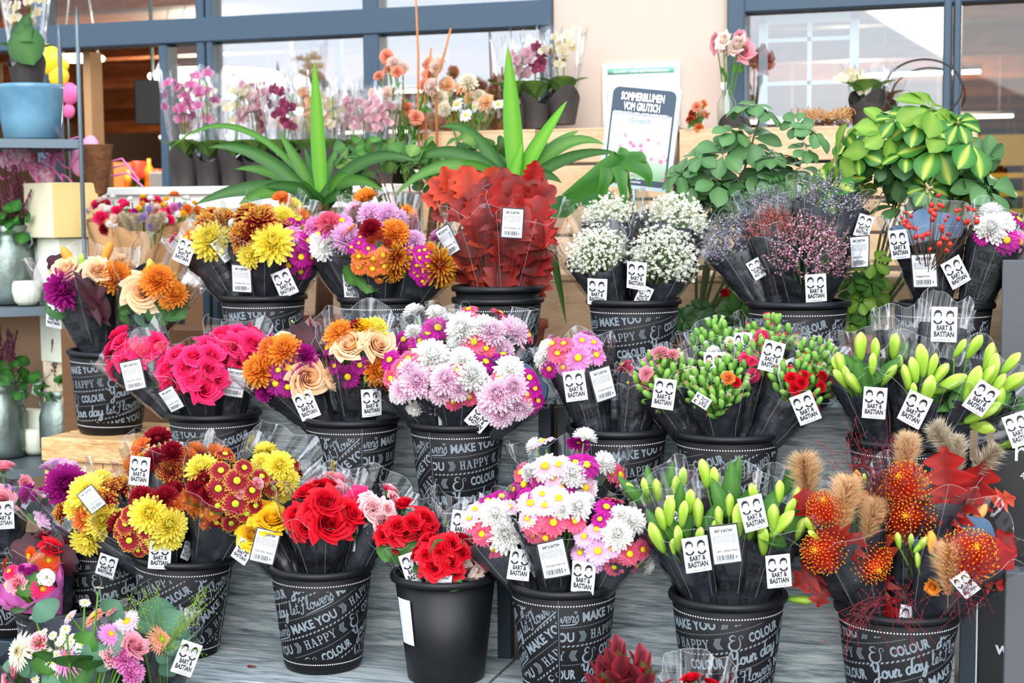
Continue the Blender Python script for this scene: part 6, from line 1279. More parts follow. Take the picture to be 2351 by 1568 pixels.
def orchid(label, x, ypot, Y, ht, col, seed, film=True, pot=True):
    r = random.Random(seed); b = at(x, ypot, Y); z0 = b.z; t = thing('wrapped_orchid', label, 'orchid', b, 'wrapped orchids')
    g = G(); ph = r.uniform(0, 6)
    if pot:
        g.grid(lambda u, w: V((.052+.016*w, 0, 0)).lerp(V((.052+.016*w, 0, 0)), 0) if False else V(((.050+.02*w)*math.cos(u*2*PI), (.050+.02*w)*math.sin(u*2*PI), w*(.125+.03*math.sin(2*u*2*PI+ph)))), 24, 4, 0, closed=True); g.lathe([(0, .002), (.05, .002)], 24); bld('pot_wrap', g, ORPAP, t)
    lf = leaf_flat(P_OVAL, 8, .2, .35, 0, .42, 1).mesh('leaf', ORL)
    for i in range(4):
        a = ph+i*1.6; put('leaf', lf, t, M.Translation(b+V((0, 0, .12))) @ M.Rotation(a, 4, 'Z') @ M.Rotation(-.6, 4, 'Y') @ M.Diagonal((.13, .13, .13, 1)))
    for s in range(2):
        a = r.uniform(0, 6); top = b+V((.04*math.cos(a), .04*math.sin(a), ht*r.uniform(.86, .97))); m_ = b+V((.02*math.cos(a), .02*math.sin(a), ht*.55)); g = G(); g.tube([b+V((0, 0, .1)), m_, top], .0025, 5, 0); bldw('flower_stem', g, [STEM], t)
        for i in range(6):
            q = m_.lerp(top, .25+.15*i)+V((r.gauss(0, .028), r.gauss(-.02, .02), r.gauss(0, .012))); put('orchid_blossom', ORM, t, frame_z(q, V((r.gauss(-.2, .4), -1, r.gauss(.1, .25))), None, r.uniform(-.4, .4), r.uniform(.05, .065)), OB[col])
    if film:
        g = G(); g.grid(lambda u, w: V(((.055+.05*w)*(1+.06*math.sin(9*u*2*PI+ph)*w)*math.cos(u*2*PI), (.055+.05*w)*(1+.06*math.sin(9*u*2*PI+ph)*w)*math.sin(u*2*PI), .07+w*(ht-.04+.02*math.sin(6*u*2*PI)))), 40, 5, 0, closed=True); bld('clear_film', g, FILM, t)
    return t
OL = ['pink', 'pink', 'white', 'pale', 'wine', 'peach', 'white', 'pale', 'pale', 'white', 'wine', 'white', 'peach']
LBO = ['leftmost wrapped pink orchid on the white table', 'second wrapped pink orchid from the left on the white table', 'wrapped white orchid beside the pink ones', 'wrapped pale orchid behind the left yucca leaves', 'wrapped wine red orchid behind the tall yucca leaf', 'wrapped peach orchid, middle of the white table', 'wrapped white orchid, middle of the white table', 'wrapped pale orchid right of the tall yucca leaf', 'wrapped pale pink orchid at the right end of the table', 'wrapped white orchid in the rear row, left', 'wrapped wine orchid in the rear row, right', 'wrapped white orchid in the rear row, middle', 'wrapped peach orchid in the rear row, right end']
for i, x in enumerate((428, 482, 540, 596, 655, 714, 772, 826, 870)): orchid(LBO[i], x, 428, 5.60, .46-.012*i, OL[i], i)
for i, x in enumerate((505, 620, 740, 850)): p_ = at(x, 424, 5.82); orchid(LBO[9+i], x, px(V((p_.x, 5.82, 1.648)))[1], 5.82, .46-.03*i, OL[(9, 10, 11, 12)[i]], 20+i)
orchid('wrapped purple orchid standing on the crate by the door frame', 1232, 296, 5.93, .36, 'wine', 31); orchid('wrapped orchid with pale flowers left of the purple one', 1186, 296, 5.93, .34, 'pale', 32); orchid('wrapped white orchid against the beige wall', 1292, 286, 5.95, .36, 'white', 33)
orchid('wrapped white orchid standing under the right window', 1990, 300, 5.93, .22, 'white', 34)
def bits(label, pts, kind, col, size, base, Y, stemm=None, cat='flowers', name='cut_flowers'):
    t = thing(name, label, cat, at(*base, Y)); g = G(); r = random.Random(int(base[0])); B = at(*base, Y)
    for i, (x, y) in enumerate(pts):
        P = at(x, y, Y+r.uniform(-.08, .08)); head(kind if isinstance(kind, str) else kind[i % len(kind)], col if isinstance(col, str) else col[i % len(col)], P, V((r.gauss(0, .5), -1, r.gauss(.5, .4))), size*r.uniform(.8, 1.15)*P.y*1.05/FPX, t); g.tube([B, B.lerp(P, .6)+V((0, 0, .02)), P], .003, 4, 0, False)
        if i % 2 == 0: put('leaf', LIB['V'][0][0], t, frame_z(B.lerp(P, .7), V((r.gauss(0, 1), -.6, .5)), None, r.uniform(0, 6), .07))
    bldw('stems', g, [STEM], t); return t
bits('tall stock stems with peach pink double blossoms in front of the glass', [(888, 130), (905, 145), (870, 175), (925, 155), (895, 160), (888, 215), (912, 165), (895, 250), (935, 250), (908, 245), (985, 175), (1000, 155), (975, 195), (990, 200), (955, 270), (940, 275), (965, 285), (890, 265), (925, 235), (1005, 145), (988, 150)], ('N', 'M'), ('salm', 'blush'), 34, (930, 420), 5.75)
bits('dry cream hydrangea and daisy bunch right of the peach stems', [(1010, 225), (1035, 210), (1060, 200), (1020, 250), (1050, 240), (1080, 225), (1100, 220), (1090, 245), (1115, 235), (1130, 250), (1070, 265), (1040, 270), (1105, 262), (1145, 240), (1025, 195), (1075, 190)], ('B', 'A', 'M'), ('crm', 'wht', 'pch'), 38, (1075, 400), 5.8)
bits('small coral dried blossoms left of the glass bottle', [(1600, 245), (1615, 240), (1590, 262), (1610, 265), (1598, 280), (1585, 275), (1622, 262), (1605, 295)], 'N', ('salm', 'orgd', 'rust'), 24, (1605, 297), 5.85)
vs_ = at(1668, 296, 5.9); vt = thing('glass_bottle_vase', 'clear glass bottle vase standing on the shelf by the beige wall', 'vase', vs_); g = G(); g.lathe([(.0, .004), (.034, .004), (.038, .02), (.038, .10), (.018, .135), (.017, .165), (.020, .168)], 24); bld('bottle', g, glass_mat('bottle_glass', .14, (.86, .9, .86)), vt)
g = G(); g.box((0, -.02, 0), (.022, .002, .032)); bld('paper_tag', g, WHITEP, vt, M.Translation(vs_+V((-.008, -.004, .16))))
bits('pink lisianthus roses standing in the glass bottle', [(1645, 98), (1672, 110), (1700, 88), (1692, 105), (1708, 118), (1660, 92)], 'R', ('rosep', 'blush'), 36, (1668, 280), 5.9)
g = G(); g.tube([V((0, .0, 0)), V((0, .16, 0))], [.052, .05], 24, cap=False); g.tube([V((0, .001, 0)), V((0, .161, 0))], [.049, .047], 24, cap=True); tag(bld('round_basket', g, mat('basket_dark', '2a2622', .8, bump=.4, bscale=90), None, M.Translation(at(1680, 290, 5.82))), 'dark round basket lying on its side below the vase', 'basket')
g = G(); rr = random.Random(8); c0 = at(1900, 268, 5.92)
for i in range(110):
    a = rr.uniform(0, 6.28); d_ = rr.uniform(.25, .7); R_ = .085+rr.gauss(0, .012); g.tube([c0+V((R_*1.25*math.cos(a+k*d_/3), R_*.6*math.sin(a+k*d_/3), rr.gauss(0, .014)+.01)) for k in range(4)], .0022, 4, 0, False)
o = bldw('twig_nest', g, mat('nest_twig', 'b98a52', .8)); tag(o, 'round nest woven of brown twigs under the right window', 'nest')
g = G(); c0 = at(2118, 205, 6.02); g.tube([c0+V((.143*math.cos(a*PI/20), 0, .112*math.sin(a*PI/20))) for a in range(41)], .004, 6, 0, False); tag(bldw('wire_hoop', g, mat('black_wire', '1b1b1d', .5)), 'thin black wire hoop standing in front of the right window', 'hoop')
# white lattice behind the right window
lt = thing('lattice_frame', 'white painted lattice window frame leaning inside the right window', 'frame', (-.8, 6.3, 1.74)); WHT = mat('white_paint', 'eef0f2', .5)
xa, xb, za, zb = at(1742, 60, 6.3).x, at(1972, 60, 6.3).x, 1.76, at(1850, 32, 6.3).z
for x0, x1, z0, z1 in ((xa, xa+.035, za, zb), (xb-.035, xb, za, zb), (xa, xb, zb-.035, zb), (xa, xb, za, za+.03)): slab('rail', x0, x1, 6.29, 6.32, z0, z1, WHT, lt, None, bev=.003)
xm = at(1858, 150, 6.3).x; slab('muntin', xm-.008, xm+.008, 6.295, 6.315, za, zb, WHT, lt, None)
for yy in (90, 190): z_ = at(1858, yy, 6.3).z; slab('muntin', xa, xb, 6.295, 6.315, z_-.008, z_+.008, WHT, lt, None)
ex = thing('exit_sign', 'green and white exit sign hanging inside the right window', 'sign', at(2128, 78, 6.5)); p = WM[ex.name].translation; g = G(); g.box((0, 0, 0), (.10, .012, .055)); g.tube([V((0, 0, .02)), V((0, 0, 3.59-p.z))], .004, 4); bld('panel', g, mat('exit_green', '2aa06a', emit=.5), ex, WM[ex.name]); g = G(); g.box((.028, -.008, 0), (.03, .003, .045)); g.tube([V((-.03, -.008, 0)), V((-.01, -.008, 0))], .006, 4); g.box((-.015, -.008, .0), (.006, .003, .03)); bld('pictogram', g, mat('exit_white', 'e8fff2', emit=.5), ex, WM[ex.name])
# poster on the wall
po = thing('framed_notice', 'white framed notice hanging on the beige wall behind the sign', 'poster', at(1472, 218, 6.17)); g = G(); g.box((0, 0, 0), (.325, .012, .26), bev=.003); bld('frame', g, WHT, po, WM[po.name]); g = G(); g.box((0, -.007, 0), (.285, .003, .222)); bld('paper', g, WHITEP, po, WM[po.name]); g = G(); g.box((0, -.009, .098), (.28, .002, .024)); bld('green_bar', g, mat('notice_green', '7cc4a4', .6), po, WM[po.name])
vs, fs, wd = _HF['P']; g = G(); g.add([V((-.115+a*.23/wd, -.0106, .092+b*.011)) for a, b in vs], fs); bld('heading', g, WHITEP, po, WM[po.name], False)
# sign on the stand
sg = thing('flower_sign', 'grey framed sign with white summer flower heading and a meadow picture', 'sign', at(1470, 315, 4.98))
bx = (at(1565, 215, 4.98)-at(1408, 200, 4.98)); X_ = V((bx.x, 0, bx.z)).normalized(); up_ = V((-X_.z*.0, .0, 1)); up_ = (at(1408, 200, 4.98)-at(1375, 410, 4.98)); Yv = (up_-X_*up_.dot(X_)).normalized(); Zv = X_.cross(Yv)
MS = M(((X_.x, Yv.x, Zv.x, WM[sg.name].translation.x), (X_.y, Yv.y, Zv.y, WM[sg.name].translation.y), (X_.z, Yv.z, Zv.z, WM[sg.name].translation.z), (0, 0, 0, 1)))
def rrect(g, w, h, r, z, mi=0, y0=0):
    pts = []
    for cx, cy, a0 in ((w/2-r, h/2-r, 0), (-w/2+r, h/2-r, PI/2), (-w/2+r, -h/2+r, PI), (w/2-r, -h/2+r, 1.5*PI)):
        for i in range(6): a = a0+i*PI/10; pts.append(V((cx+r*math.cos(a), cy+r*math.sin(a)+y0, z)))
    g.add(pts, [tuple(range(len(pts)))], .5, mi); return len(pts)
SW, SH = .245, .345
def prism(name, w, h, r, z0, z1, m, par, y0=0):
    g = G(); n = rrect(g, w, h, r, z1, 0, y0); rrect(g, w, h, r, z0, 0, y0); g.f[-1] = g.f[-1][::-1]; g.f += [(n+i, n+(i+1) % n, (i+1) % n, i) for i in range(n)]; g.m += [0]*n; return bld(name, g, m, par, MS, False)
prism('frame', SW, SH, .016, -.008, .008, mat('sign_frame', 'c3d0d4', .4), sg); prism('panel', SW-.03, SH-.028, .022, .008, .0095, mat('sign_panel', '3f4d5e', .6), sg)
pm = bpy.data.materials.new('meadow_picture'); pm.use_nodes = True; t_ = pm.node_tree; b_ = t_.nodes['Principled BSDF']; o_ = N(t_, 'ShaderNodeTexCoord'); s_ = N(t_, 'ShaderNodeSeparateXYZ'); r1 = N(t_, 'ShaderNodeValToRGB'); vn = N(t_, 'ShaderNodeTexVoronoi'); vn.inputs['Scale'].default_value = 34; r2 = N(t_, 'ShaderNodeValToRGB'); m2 = N(t_, 'ShaderNodeMix', data_type='RGBA'); mr_ = N(t_, 'ShaderNodeMapRange'); mr_.inputs['From Min'].default_value = -.13; mr_.inputs['From Max'].default_value = .09
t_.links.new(o_.outputs['Object'], s_.inputs[0]); t_.links.new(s_.outputs['Y'], mr_.inputs['Value']); t_.links.new(mr_.outputs[0], r1.inputs[0]); t_.links.new(o_.outputs['Object'], vn.inputs['Vector']); t_.links.new(vn.outputs['Distance'], r2.inputs[0])
el = r1.color_ramp.elements; el[0].color = C('8cb48c'); el[1].color = C('9aa6c8'); q_ = el.new(.45); q_.color = C('cfe0d2'); q_ = el.new(.72); q_.color = C('e2cfd8')
el = r2.color_ramp.elements; el[0].position = .15; el[1].position = .38; el[0].color = (1, 1, 1, 1); el[1].color = (0, 0, 0, 1)
pk = N(t_, 'ShaderNodeValToRGB'); pk.color_ramp.elements[0].position = .55; pk.color_ramp.elements[1].position = .75; pk.color_ramp.elements[0].color = (1, 1, 1, 1); pk.color_ramp.elements[1].color = (0, 0, 0, 1); mm_ = N(t_, 'ShaderNodeMath', operation='MULTIPLY'); t_.links.new(mr_.outputs[0], pk.inputs[0]); t_.links.new(pk.outputs[0], mm_.inputs[0]); t_.links.new(r2.outputs[0], mm_.inputs[1])
t_.links.new(mm_.outputs[0], m2.inputs['Factor']); t_.links.new(r1.outputs[0], m2.inputs['A']); m2.inputs['B'].default_value = C('d06a9c'); t_.links.new(m2.outputs['Result'], b_.inputs['Base Color'])
g = G(); g.box((0, -.032, .010), (SW-.042, .215, .001)); bld('picture', g, pm, sg, MS, False)
for key, w, y, h, m in (('S', .148, .118, .026, WHITEP), ('V', .125, .086, .026, WHITEP), ('G', .188, .072, .008, WHITEP), ('Gr', .07, .046, .017, mat('sign_teal', '7fb8b4', .6)), ('BA', .052, -.152, .007, WHITEP)):
    vs, fs, wd = _HF[key]; g = G(); g.add([V((-w/2+a*w/wd-.004, y+b*h, .0125)) for a, b in vs], fs); bld('lettering', g, m, sg, MS, False)
f = Flat(); face(f, -.012, -.128, .011, 1); face(f, .012, -.128, .011, 1); g = G(); g.add([V((a, b, .0125)) for a, b in f.v], f.f); bld('face_logo', g, WHITEP, sg, MS, False)
g = G(); q_ = MS @ V((0, -SH/2, 0)); g.tube([q_, V((q_.x-.06, q_.y, 1.0))], .008, 8); bldw('stake', g, mat('sign_stake', 'a8b4b8', .4), sg)
# ---------------------------------------------------------------- strap-leaved yuccas, ficus, monstera, scheffleras
YL = petal('yucca_leaf', '3a7426', '5c9038', tr=.25, rough=.4); YLd = petal('yucca_leaf_dark', '25541f', '41702e', tr=.2, rough=.4); YB = petal('yucca_leaf_young', '56a82a', '80c040', tr=.35, rough=.4)
TERRA = mat('terracotta', 'a8583a', .8, var=.2); SOIL = mat('bark_mulch', '5a3a24', .9, bump=.8, bscale=40); BARK = mat('trunk_bark', '6b4a30', .9, bump=.6, bscale=30)
def pot(parent, loc, r, h, m=None):
    g = G(); g.lathe([(r*.72, 0), (r*.94, h*.82), (r*.96, h*.84), (r*1.04, h*.85), (r*1.04, h), (r*.95, h), (r*.93, h*.88)], 32); g.lathe([(0, .001), (r*.72, .001)], 32); bld('pot', g, m or TERRA, parent, M.Translation(loc)); g = G(); g.lathe([(r*.94, h*.88), (r*.5, h*.91), (0, h*.92)], 24); bld('soil', g, SOIL, parent, M.Translation(loc))
def strap(parent, P0, P1, sag, w, m, face=None):
    """one long leaf from P0 to P1 that bows by sag"""
    g = G(); n = 12; d = P1-P0; L_ = d.length; side = d.cross(V((0, -1, .25))).normalized()
    for i in range(n+1):
        s = i/n; c_ = P0+d*s+V((0, 0, sag*L_*4*s*(1-s))); ww = w*(math.sin(PI*min(1, .10+.90*s)**.75))**.7*.5 if s < 1 else .0005
        tn = (d+V((0, 0, sag*L_*4*(1-2*s)))).normalized(); sd = side-(tn*side.dot(tn)); sd.normalize(); nn = sd.cross(tn)
        g.v += [tuple(c_-sd*ww+nn*ww*.35), tuple(c_), tuple(c_+sd*ww+nn*ww*.35)]; g.t += [1, 0, 1]
    g.f = [(3*i+k, 3*i+k+1, 3*i+k+4, 3*i+k+3) for i in range(n) for k in (0, 1)]; g.m = [0]*len(g.f)
    return bldw('strap_leaf', g, m, parent)
def yucca(label, crown, Y, trunk_px, leaves, lab2):
    P = at(*crown, Y); t = thing('yucca', label, 'plant', V((P.x, Y, 1.0))); pot(t, V((P.x, Y, 1.0)), .11, .18)
    g = G(); g.tube([V((P.x, Y, 1.15)), V((P.x+.008, Y, 1.3)), P+V((0, 0, .02))], [.032, .03, .026], 12); bldw('trunk', g, BARK, t)
    for l in leaves:
        x, y, w, sag, m = l[:5]; dy = l[5] if len(l) > 5 else 0; strap(t, P+V((RND.gauss(0, .01), RND.gauss(0, .01), RND.uniform(-.02, .04))), at(x, y, Y+dy), sag, w/FPX*Y*1.08, {0: YL, 1: YLd, 2: YB}[m])
yucca('yucca with a tall upright leaf behind the yellow mums', (738, 478), 4.82, None, [(722, 138, 38, 0, 2), (640, 302, 30, .05, 0), (478, 338, 34, .16, 1, -.1), (448, 470, 40, .12, 1, -.25), (540, 388, 30, .1, 0, .1), (385, 345, 16, .22, 0, .15), (548, 470, 46, .12, 0, -.3), (600, 430, 30, .1, 1, -.2), (845, 370, 30, .14, 0, .1), (905, 345, 34, .12, 1, .1), (960, 372, 32, .18, 1, 0), (880, 440, 30, .16, 0, -.15), (820, 480, 28, .16, 1, -.2), (650, 480, 30, .12, 1, -.2), (740, 250, 18, 0, 0, .05), (690, 420, 26, .06, 1, -.25), (800, 400, 30, .08, 0, -.2), (700, 340, 26, .02, 1, .12), (780, 330, 26, .03, 0, .15)], 0)
yucca('yucca with a tall torn upright leaf behind the red oak leaves', (1178, 455), 4.82, None, [(1166, 106, 44, 0, 2), (1302, 232, 34, .03, 2), (1388, 332, 36, .22, 0, .1), (1010, 292, 30, .2, 1, .1), (905, 450, 34, .26, 0, -.15), (930, 380, 34, .2, 1, 0), (1060, 372, 30, .14, 0, -.1), (1330, 300, 30, .1, 0, .15), (1420, 352, 30, .12, 1, -.05), (1290, 420, 30, .16, 1, -.2), (1100, 320, 30, .06, 0, .12), (1240, 300, 34, .03, 0, .1), (1300, 745, 34, .34, 1, -.12), (1200, 330, 30, .02, 2, -.02), (1085, 440, 28, .1, 1, -.2)], 0)
ME8 = {}
def schef_me(n, vari, seed):
    g = G(); r = random.Random(seed)
    for i in range(n):
        a = 2*PI*i/n+r.uniform(-.15, .15); lf = leaf_flat(P_OBOV, 8, .22, .22, 0, .36, seed+i); s = r.uniform(.82, 1.05)
        g.merge(lf, M.Rotation(a, 4, 'Z') @ M.Rotation(.28+r.uniform(-.25, .45), 4, 'Y') @ M.Translation(V((.17, 0, 0))) @ M.Diagonal((s, s, s, 1)))
        g.tube([V((0, 0, 0)), M.Rotation(a, 3, 'Z') @ V((.14, 0, -.02))], .008, 4, 0, False, ts=[0, 0])
    g.tube([V((0, 0, 0)), V((.03, 0, -.35)), V((.12, 0, -.75))], .010, 4, 0, False, ts=[0, 0, 0])
    return g.mesh('compound_leaf', petal('schefflera_green', '4f7a48', '5f8a54', tr=.15, rough=.35))
SC = [schef_me(7, 0, i) for i in range(3)]; SV = petal('schefflera_variegated', '2f6f2a', 'c8d860', '4a8a34', tr=.25, rough=.35, midpos=.4); SG = petal('schefflera_dark', '33592f', '456e3c', tr=.15, rough=.35); SY = petal('schefflera_lime', '6a9c34', '94b84a', tr=.35, rough=.4)
def schef(label, pts, Y, ms, size, base, n, seed, box, pr=.10):
    r = random.Random(seed); b = at(*base, Y); t = thing('schefflera', label, 'plant', V((b.x, Y, 1.0))); pot(t, V((b.x, Y, 1.0)), pr, .165)
    g = G(); tops = []
    for i in range(n+len(pts)):
        if i < len(pts): x, y = pts[i][:2]; dy = -.12; m = ms[pts[i][2]] if len(pts[i]) > 2 else ms[0]
        else:
            a = i*GA; q = math.sqrt(r.random()); x = box[0]+box[2]*q*math.cos(a); y = box[1]+box[3]*q*math.sin(a); dy = r.uniform(-.12, .16); m = r.choice(ms)
        P = at(x, y, Y+dy); cen = at(box[0], box[1]+box[3]*.6, Y); out = (P-cen); nn = (out.normalized()*.5+V((0, -.5, .6))+V((r.gauss(0, .4), r.gauss(0, .3), r.gauss(0, .3)))).normalized()
        put('compound_leaf', SC[i % 3], t, frame_z(P, nn, None, r.uniform(0, 6), size*r.uniform(.6, 1.1)), m)
        if i % 7 == 0: g.tube([V((b.x, Y, 1.14)), V((b.x, Y, 1.14)).lerp(P, .6)+V((0, .02, .03)), P-nn*.03], [.006, .004, .003], 5, 0, False)
    bldw('branches', g, mat('schefflera_stem', '4d5a32', .7), t)
schef('dark green schefflera standing right of the sign', [(1755, 250), (1830, 285), (1660, 350), (1770, 360), (1690, 300), (1600, 360), (1850, 340), (1590, 420), (1650, 420), (1800, 420), (1720, 240), (1560, 400), (1870, 300)], 4.82, [petal('schefflera_green', ''), SG], .085, (1600, 780), 34, 1, (1720, 400, 165, 90), .10)
schef('variegated schefflera with lime leaf edges at the right', [(2140, 245, 1), (2110, 270, 0), (2150, 330, 0), (2080, 350, 0), (2230, 320, 0), (2130, 430, 0), (2260, 370, 2), (2270, 430, 2), (1970, 350, 0), (2040, 300, 1), (1920, 360, 1), (1900, 420, 0), (2200, 280, 0), (2060, 270, 0), (2160, 290, 1)], 4.72, [SV, SY, petal('schefflera_green', ''), SG], .10, (1975, 790), 32, 2, (2090, 390, 175, 100), .10)
schef('second low schefflera with yellow green leaves between the statice and rosehip buckets', [(1975, 690, 1), (1960, 640, 0), (2000, 650, 0), (1990, 720, 0), (1950, 740, 1), (2005, 600, 1)], 4.70, [LEAFM, SY], .06, (1975, 800), 8, 7, (1980, 680, 40, 70), .08)
schef('low young schefflera under the statice bucket', [(1600, 740), (1640, 720), (1570, 735), (1655, 745)], 4.78, [SG, petal('schefflera_green', '')], .055, (1655, 800), 6, 5, (1620, 720, 60, 40), .07)
# ficus: many small leaves
fc = thing('ficus', 'small leaved ficus between the two yuccas', 'plant', V((at(960, 430, 4.95).x, 4.95, 1.0))); pot(fc, WM[fc.name].translation, .09, .16); r = random.Random(6); g = G(); FL = LIB['F'][0][0]; FM = petal('ficus_leaf', '4a7a34', '7a9a4a', tr=.25); b = WM[fc.name].translation+V((0, 0, .15))
for i in range(120):
    P = at(r.uniform(790, 1160), r.triangular(310, 450, 370), 4.95+r.uniform(-.12, .12)); d = (P-b).normalized(); put('leaf', FL, fc, frame_z(P, V((r.gauss(0, .6), -.6, r.gauss(.5, .5))), None, r.uniform(0, 6), r.uniform(.04, .065)), (FM, LEAFD, LEAFM)[i % 3])
    if i % 5 == 0: g.tube([b, b.lerp(P, .6)+V((0, 0, .04)), P], [.006, .004, .002], 4, 0, False)
bldw('branches', g, BARK, fc)
mo = thing('monstera', 'monstera plant with one big drooping split leaf in front of the sign', 'plant', V((at(1430, 500, 4.78).x, 4.78, 1.0))); pot(mo, WM[mo.name].translation, .09, .16)
MOG = petal('monstera_leaf', '447a28', '256224', tr=.2, rough=.35); A_ = at(1432, 350, 4.66)
def blade(pts, ws, m=MOG):
    g = G()
    Q = [at(x, y, Y) for x, y, Y in pts]
    R_ = []; W2 = []
    for i in range(len(Q)-1):
        a, b, c, d = Q[max(i-1, 0)], Q[i], Q[i+1], Q[min(i+2, len(Q)-1)]
        for k in range(5): t = k/5; R_.append(.5*((2*b)+(c-a)*t+(2*a-5*b+4*c-d)*t*t+(3*b-a-3*c+d)*t**3)); W2.append(ws[i]*(1-t)+ws[i+1]*t)
    R_.append(Q[-1]); W2.append(ws[-1])
    for i, c_ in enumerate(R_):
        tn = (R_[min(i+1, len(R_)-1)]-R_[max(i-1, 0)]).normalized(); sd = tn.cross(V((0, -1, .2))).normalized(); w = W2[i]/FPX*4.9/2; nn = sd.cross(tn)
        g.v += [tuple(c_-sd*w-nn*w*.3), tuple(c_), tuple(c_+sd*w-nn*w*.3)]; g.t += [1, .2, 1]
    g.f = [(3*i+k, 3*i+k+1, 3*i+k+4, 3*i+k+3) for i in range(len(R_)-1) for k in (0, 1)]; g.m = [0]*len(g.f); return g
gm = blade([(1424, 338, 4.64), (1425, 362, 4.63), (1380, 400, 4.66), (1325, 435, 4.70), (1290, 450, 4.72)], [6, 50, 62, 40, 6])
for pts, ws in (([(1395, 385, 4.645), (1385, 425, 4.64), (1365, 480, 4.66)], [40, 26, 8]), ([(1420, 375, 4.64), (1428, 420, 4.62), (1436, 495, 4.63)], [44, 24, 6]), ([(1425, 365, 4.635), (1460, 375, 4.62), (1485, 400, 4.62), (1492, 430, 4.63)], [40, 44, 26, 4]), ([(1440, 362, 4.63), (1470, 360, 4.62), (1482, 372, 4.62)], [30, 24, 4])): gm.merge(blade(pts, ws))
bldw('split_leaf', gm, MOG, mo)
g = G(); g.tube([WM[mo.name].translation+V((0, 0, .15)), at(1452, 470, 4.75), at(1437, 380, 4.68), at(1426, 352, 4.645)], .006, 6); bldw('leaf_stalk', g, STEM, mo)
for x, y, a in ((1335, 470, .5), (1300, 500, 2)): put('leaf', FL, mo, frame_z(at(x, y, 4.85), V((0, -.7, .6)), None, a, .11), MOG)
tp = thing('red_begonia_pot', 'small potted plant with red flowers between the top buckets', 'plant', V((at(1690, 700, 4.85).x, 4.85, 1.0))); pot(tp, WM[tp.name].translation, .06, .1)
for i in range(12): put('leaf', FL, tp, frame_z(at(1660+((i*37) % 80), 690+((i*23) % 60), 4.84), V((math.sin(i), -.8, .5)), None, i, .07), SY if i % 2 else LEAFM)
head('N', 'red', at(1665, 672, 4.82), V((0, -1, .4)), .03, tp)
# ---------------------------------------------------------------- left rack with pots
rk = thing('plant_rack', 'grey metal plant rack with two pointed rods at the left edge', 'rack', (-3.7, 5.0, 0)); GAL = mat('rack_metal', '6d7b84', .45, metal=.6)
xr = at(185, 320, 4.9).x
RA = math.radians(42); RKM = lambda x, y, z: M.Translation(V((xr, 4.9, 0))) @ M.Rotation(RA, 4, 'Z') @ M.Translation(V((x, y, z)))
for z, y in ((1.815, 'top'), (1.20, 'm'), (.60, 'b')):
    g = G(); g.box((-.6, .24, -.012), (1.2, .46, .012)); g.box((-.6, .006, -.015), (1.22, .014, .032)); g.box((-.6, .474, -.015), (1.22, .014, .032)); g.box((0, .24, -.015), (.014, .48, .032)); bld('shelf', g, GAL, rk, RKM(0, 0, z), False)
for xx_, yy, zt in ((0, -.005, 2.30), (0, .485, 2.31), (-1.2, -.005, 2.30), (-1.2, .485, 2.31)):
    g = G(); g.tube([V((0, 0, .0)), V((0, 0, zt-.07)), V((0, 0, zt))], [.0105, .0105, .002], 4); bld('pointed_rod', g, GAL, rk, RKM(xx_, yy, 0))
BLUEG = mat('blue_glaze', '6f9db4', .18, var=.35, vscale=5, vcol='4a7a94')
c_ = at(73, 312, 4.98); bp = thing('blue_pot', 'glossy blue glazed plant pot on the top shelf of the rack', 'pot', V((c_.x, 4.98, 1.818))); g = G(); g.lathe([(0, .002), (.085, .002), (.102, .012), (.113, .08), (.122, .195), (.125, .208), (.119, .212), (.112, .20), (.10, .03), (0, .02)], 40); bld('body', g, BLUEG, bp)
oc = orchid('wrapped white orchid standing in the blue pot', 64, 215, 4.98, .42, 'white', 41); 
put('leaf', leaf_flat(P_OVAL, 9, .15, .2, 0, .42, 1).mesh('leaf', LEAFD), oc, frame_z(at(78, 150, 4.92), V((.3, -1, .1)), None, 1.9, .17)); put('leaf', leaf_flat(P_OVAL, 9, .15, .2, 0, .4, 1).mesh('leaf', LEAFD), oc, frame_z(at(50, 120, 4.94), V((-.2, -1, .1)), None, 1.4, .15))
LANT = mat('cream_wood', 'efe9c8', .7, var=.08, vscale=12); LANS = mat('cream_wood_yellow', 'e6d089', .7)
lc = at(143, 545, 5.05); lt_ = thing('cream_wood_cube', 'cream painted wooden cube on the pale post', 'cube', V((lc.x, 5.05, lc.z))); g = G(); g.box((0, 0, .104), (.20, .20, .208), bev=.003); bld('body', g, LANT, lt_, WM[lt_.name] @ M.Rotation(-.42, 4, 'Z'), False); g = G(); g.box((.1015, 0, .104), (.003, .196, .204)); bld('side_face', g, LANS, lt_, WM[lt_.name] @ M.Rotation(-.42, 4, 'Z'), False)
slab('x', 0, .01, 0, .01, 0, .01, LANT) if False else None
g = G(); g.box((0, 0, -.24), (.15, .13, .474), bev=.003); tag(bld('pale_post', g, mat('pale_green_wood', 'e4ead8', .7), None, WM[lt_.name] @ M.Rotation(-.42, 4, 'Z'), False), 'pale greenish wooden post carrying the cream cube', 'post')
g = G(); g.box((0, 0, 0), (.13, .13, lc.z-.474-.60), bev=.003); tag(bld('weathered_post', g, wood_mat('weathered_post', ('b8a88c', 'd6c8ac', 'e6dcc4'), (10, 10, 1.5)), None, M.Translation(V((lc.x-.02, 5.08, (lc.z-.474+.60)/2))), False), 'weathered wooden block under the pale post', 'post')
g = G(); g.tube([V((0, 0, 0)), V((0, .012, 0))], .10, 36); tag(bld('white_disc', g, WHT, None, M.Translation(at(128, 640, 4.96))), 'round white disc leaning against the pale post', 'disc')
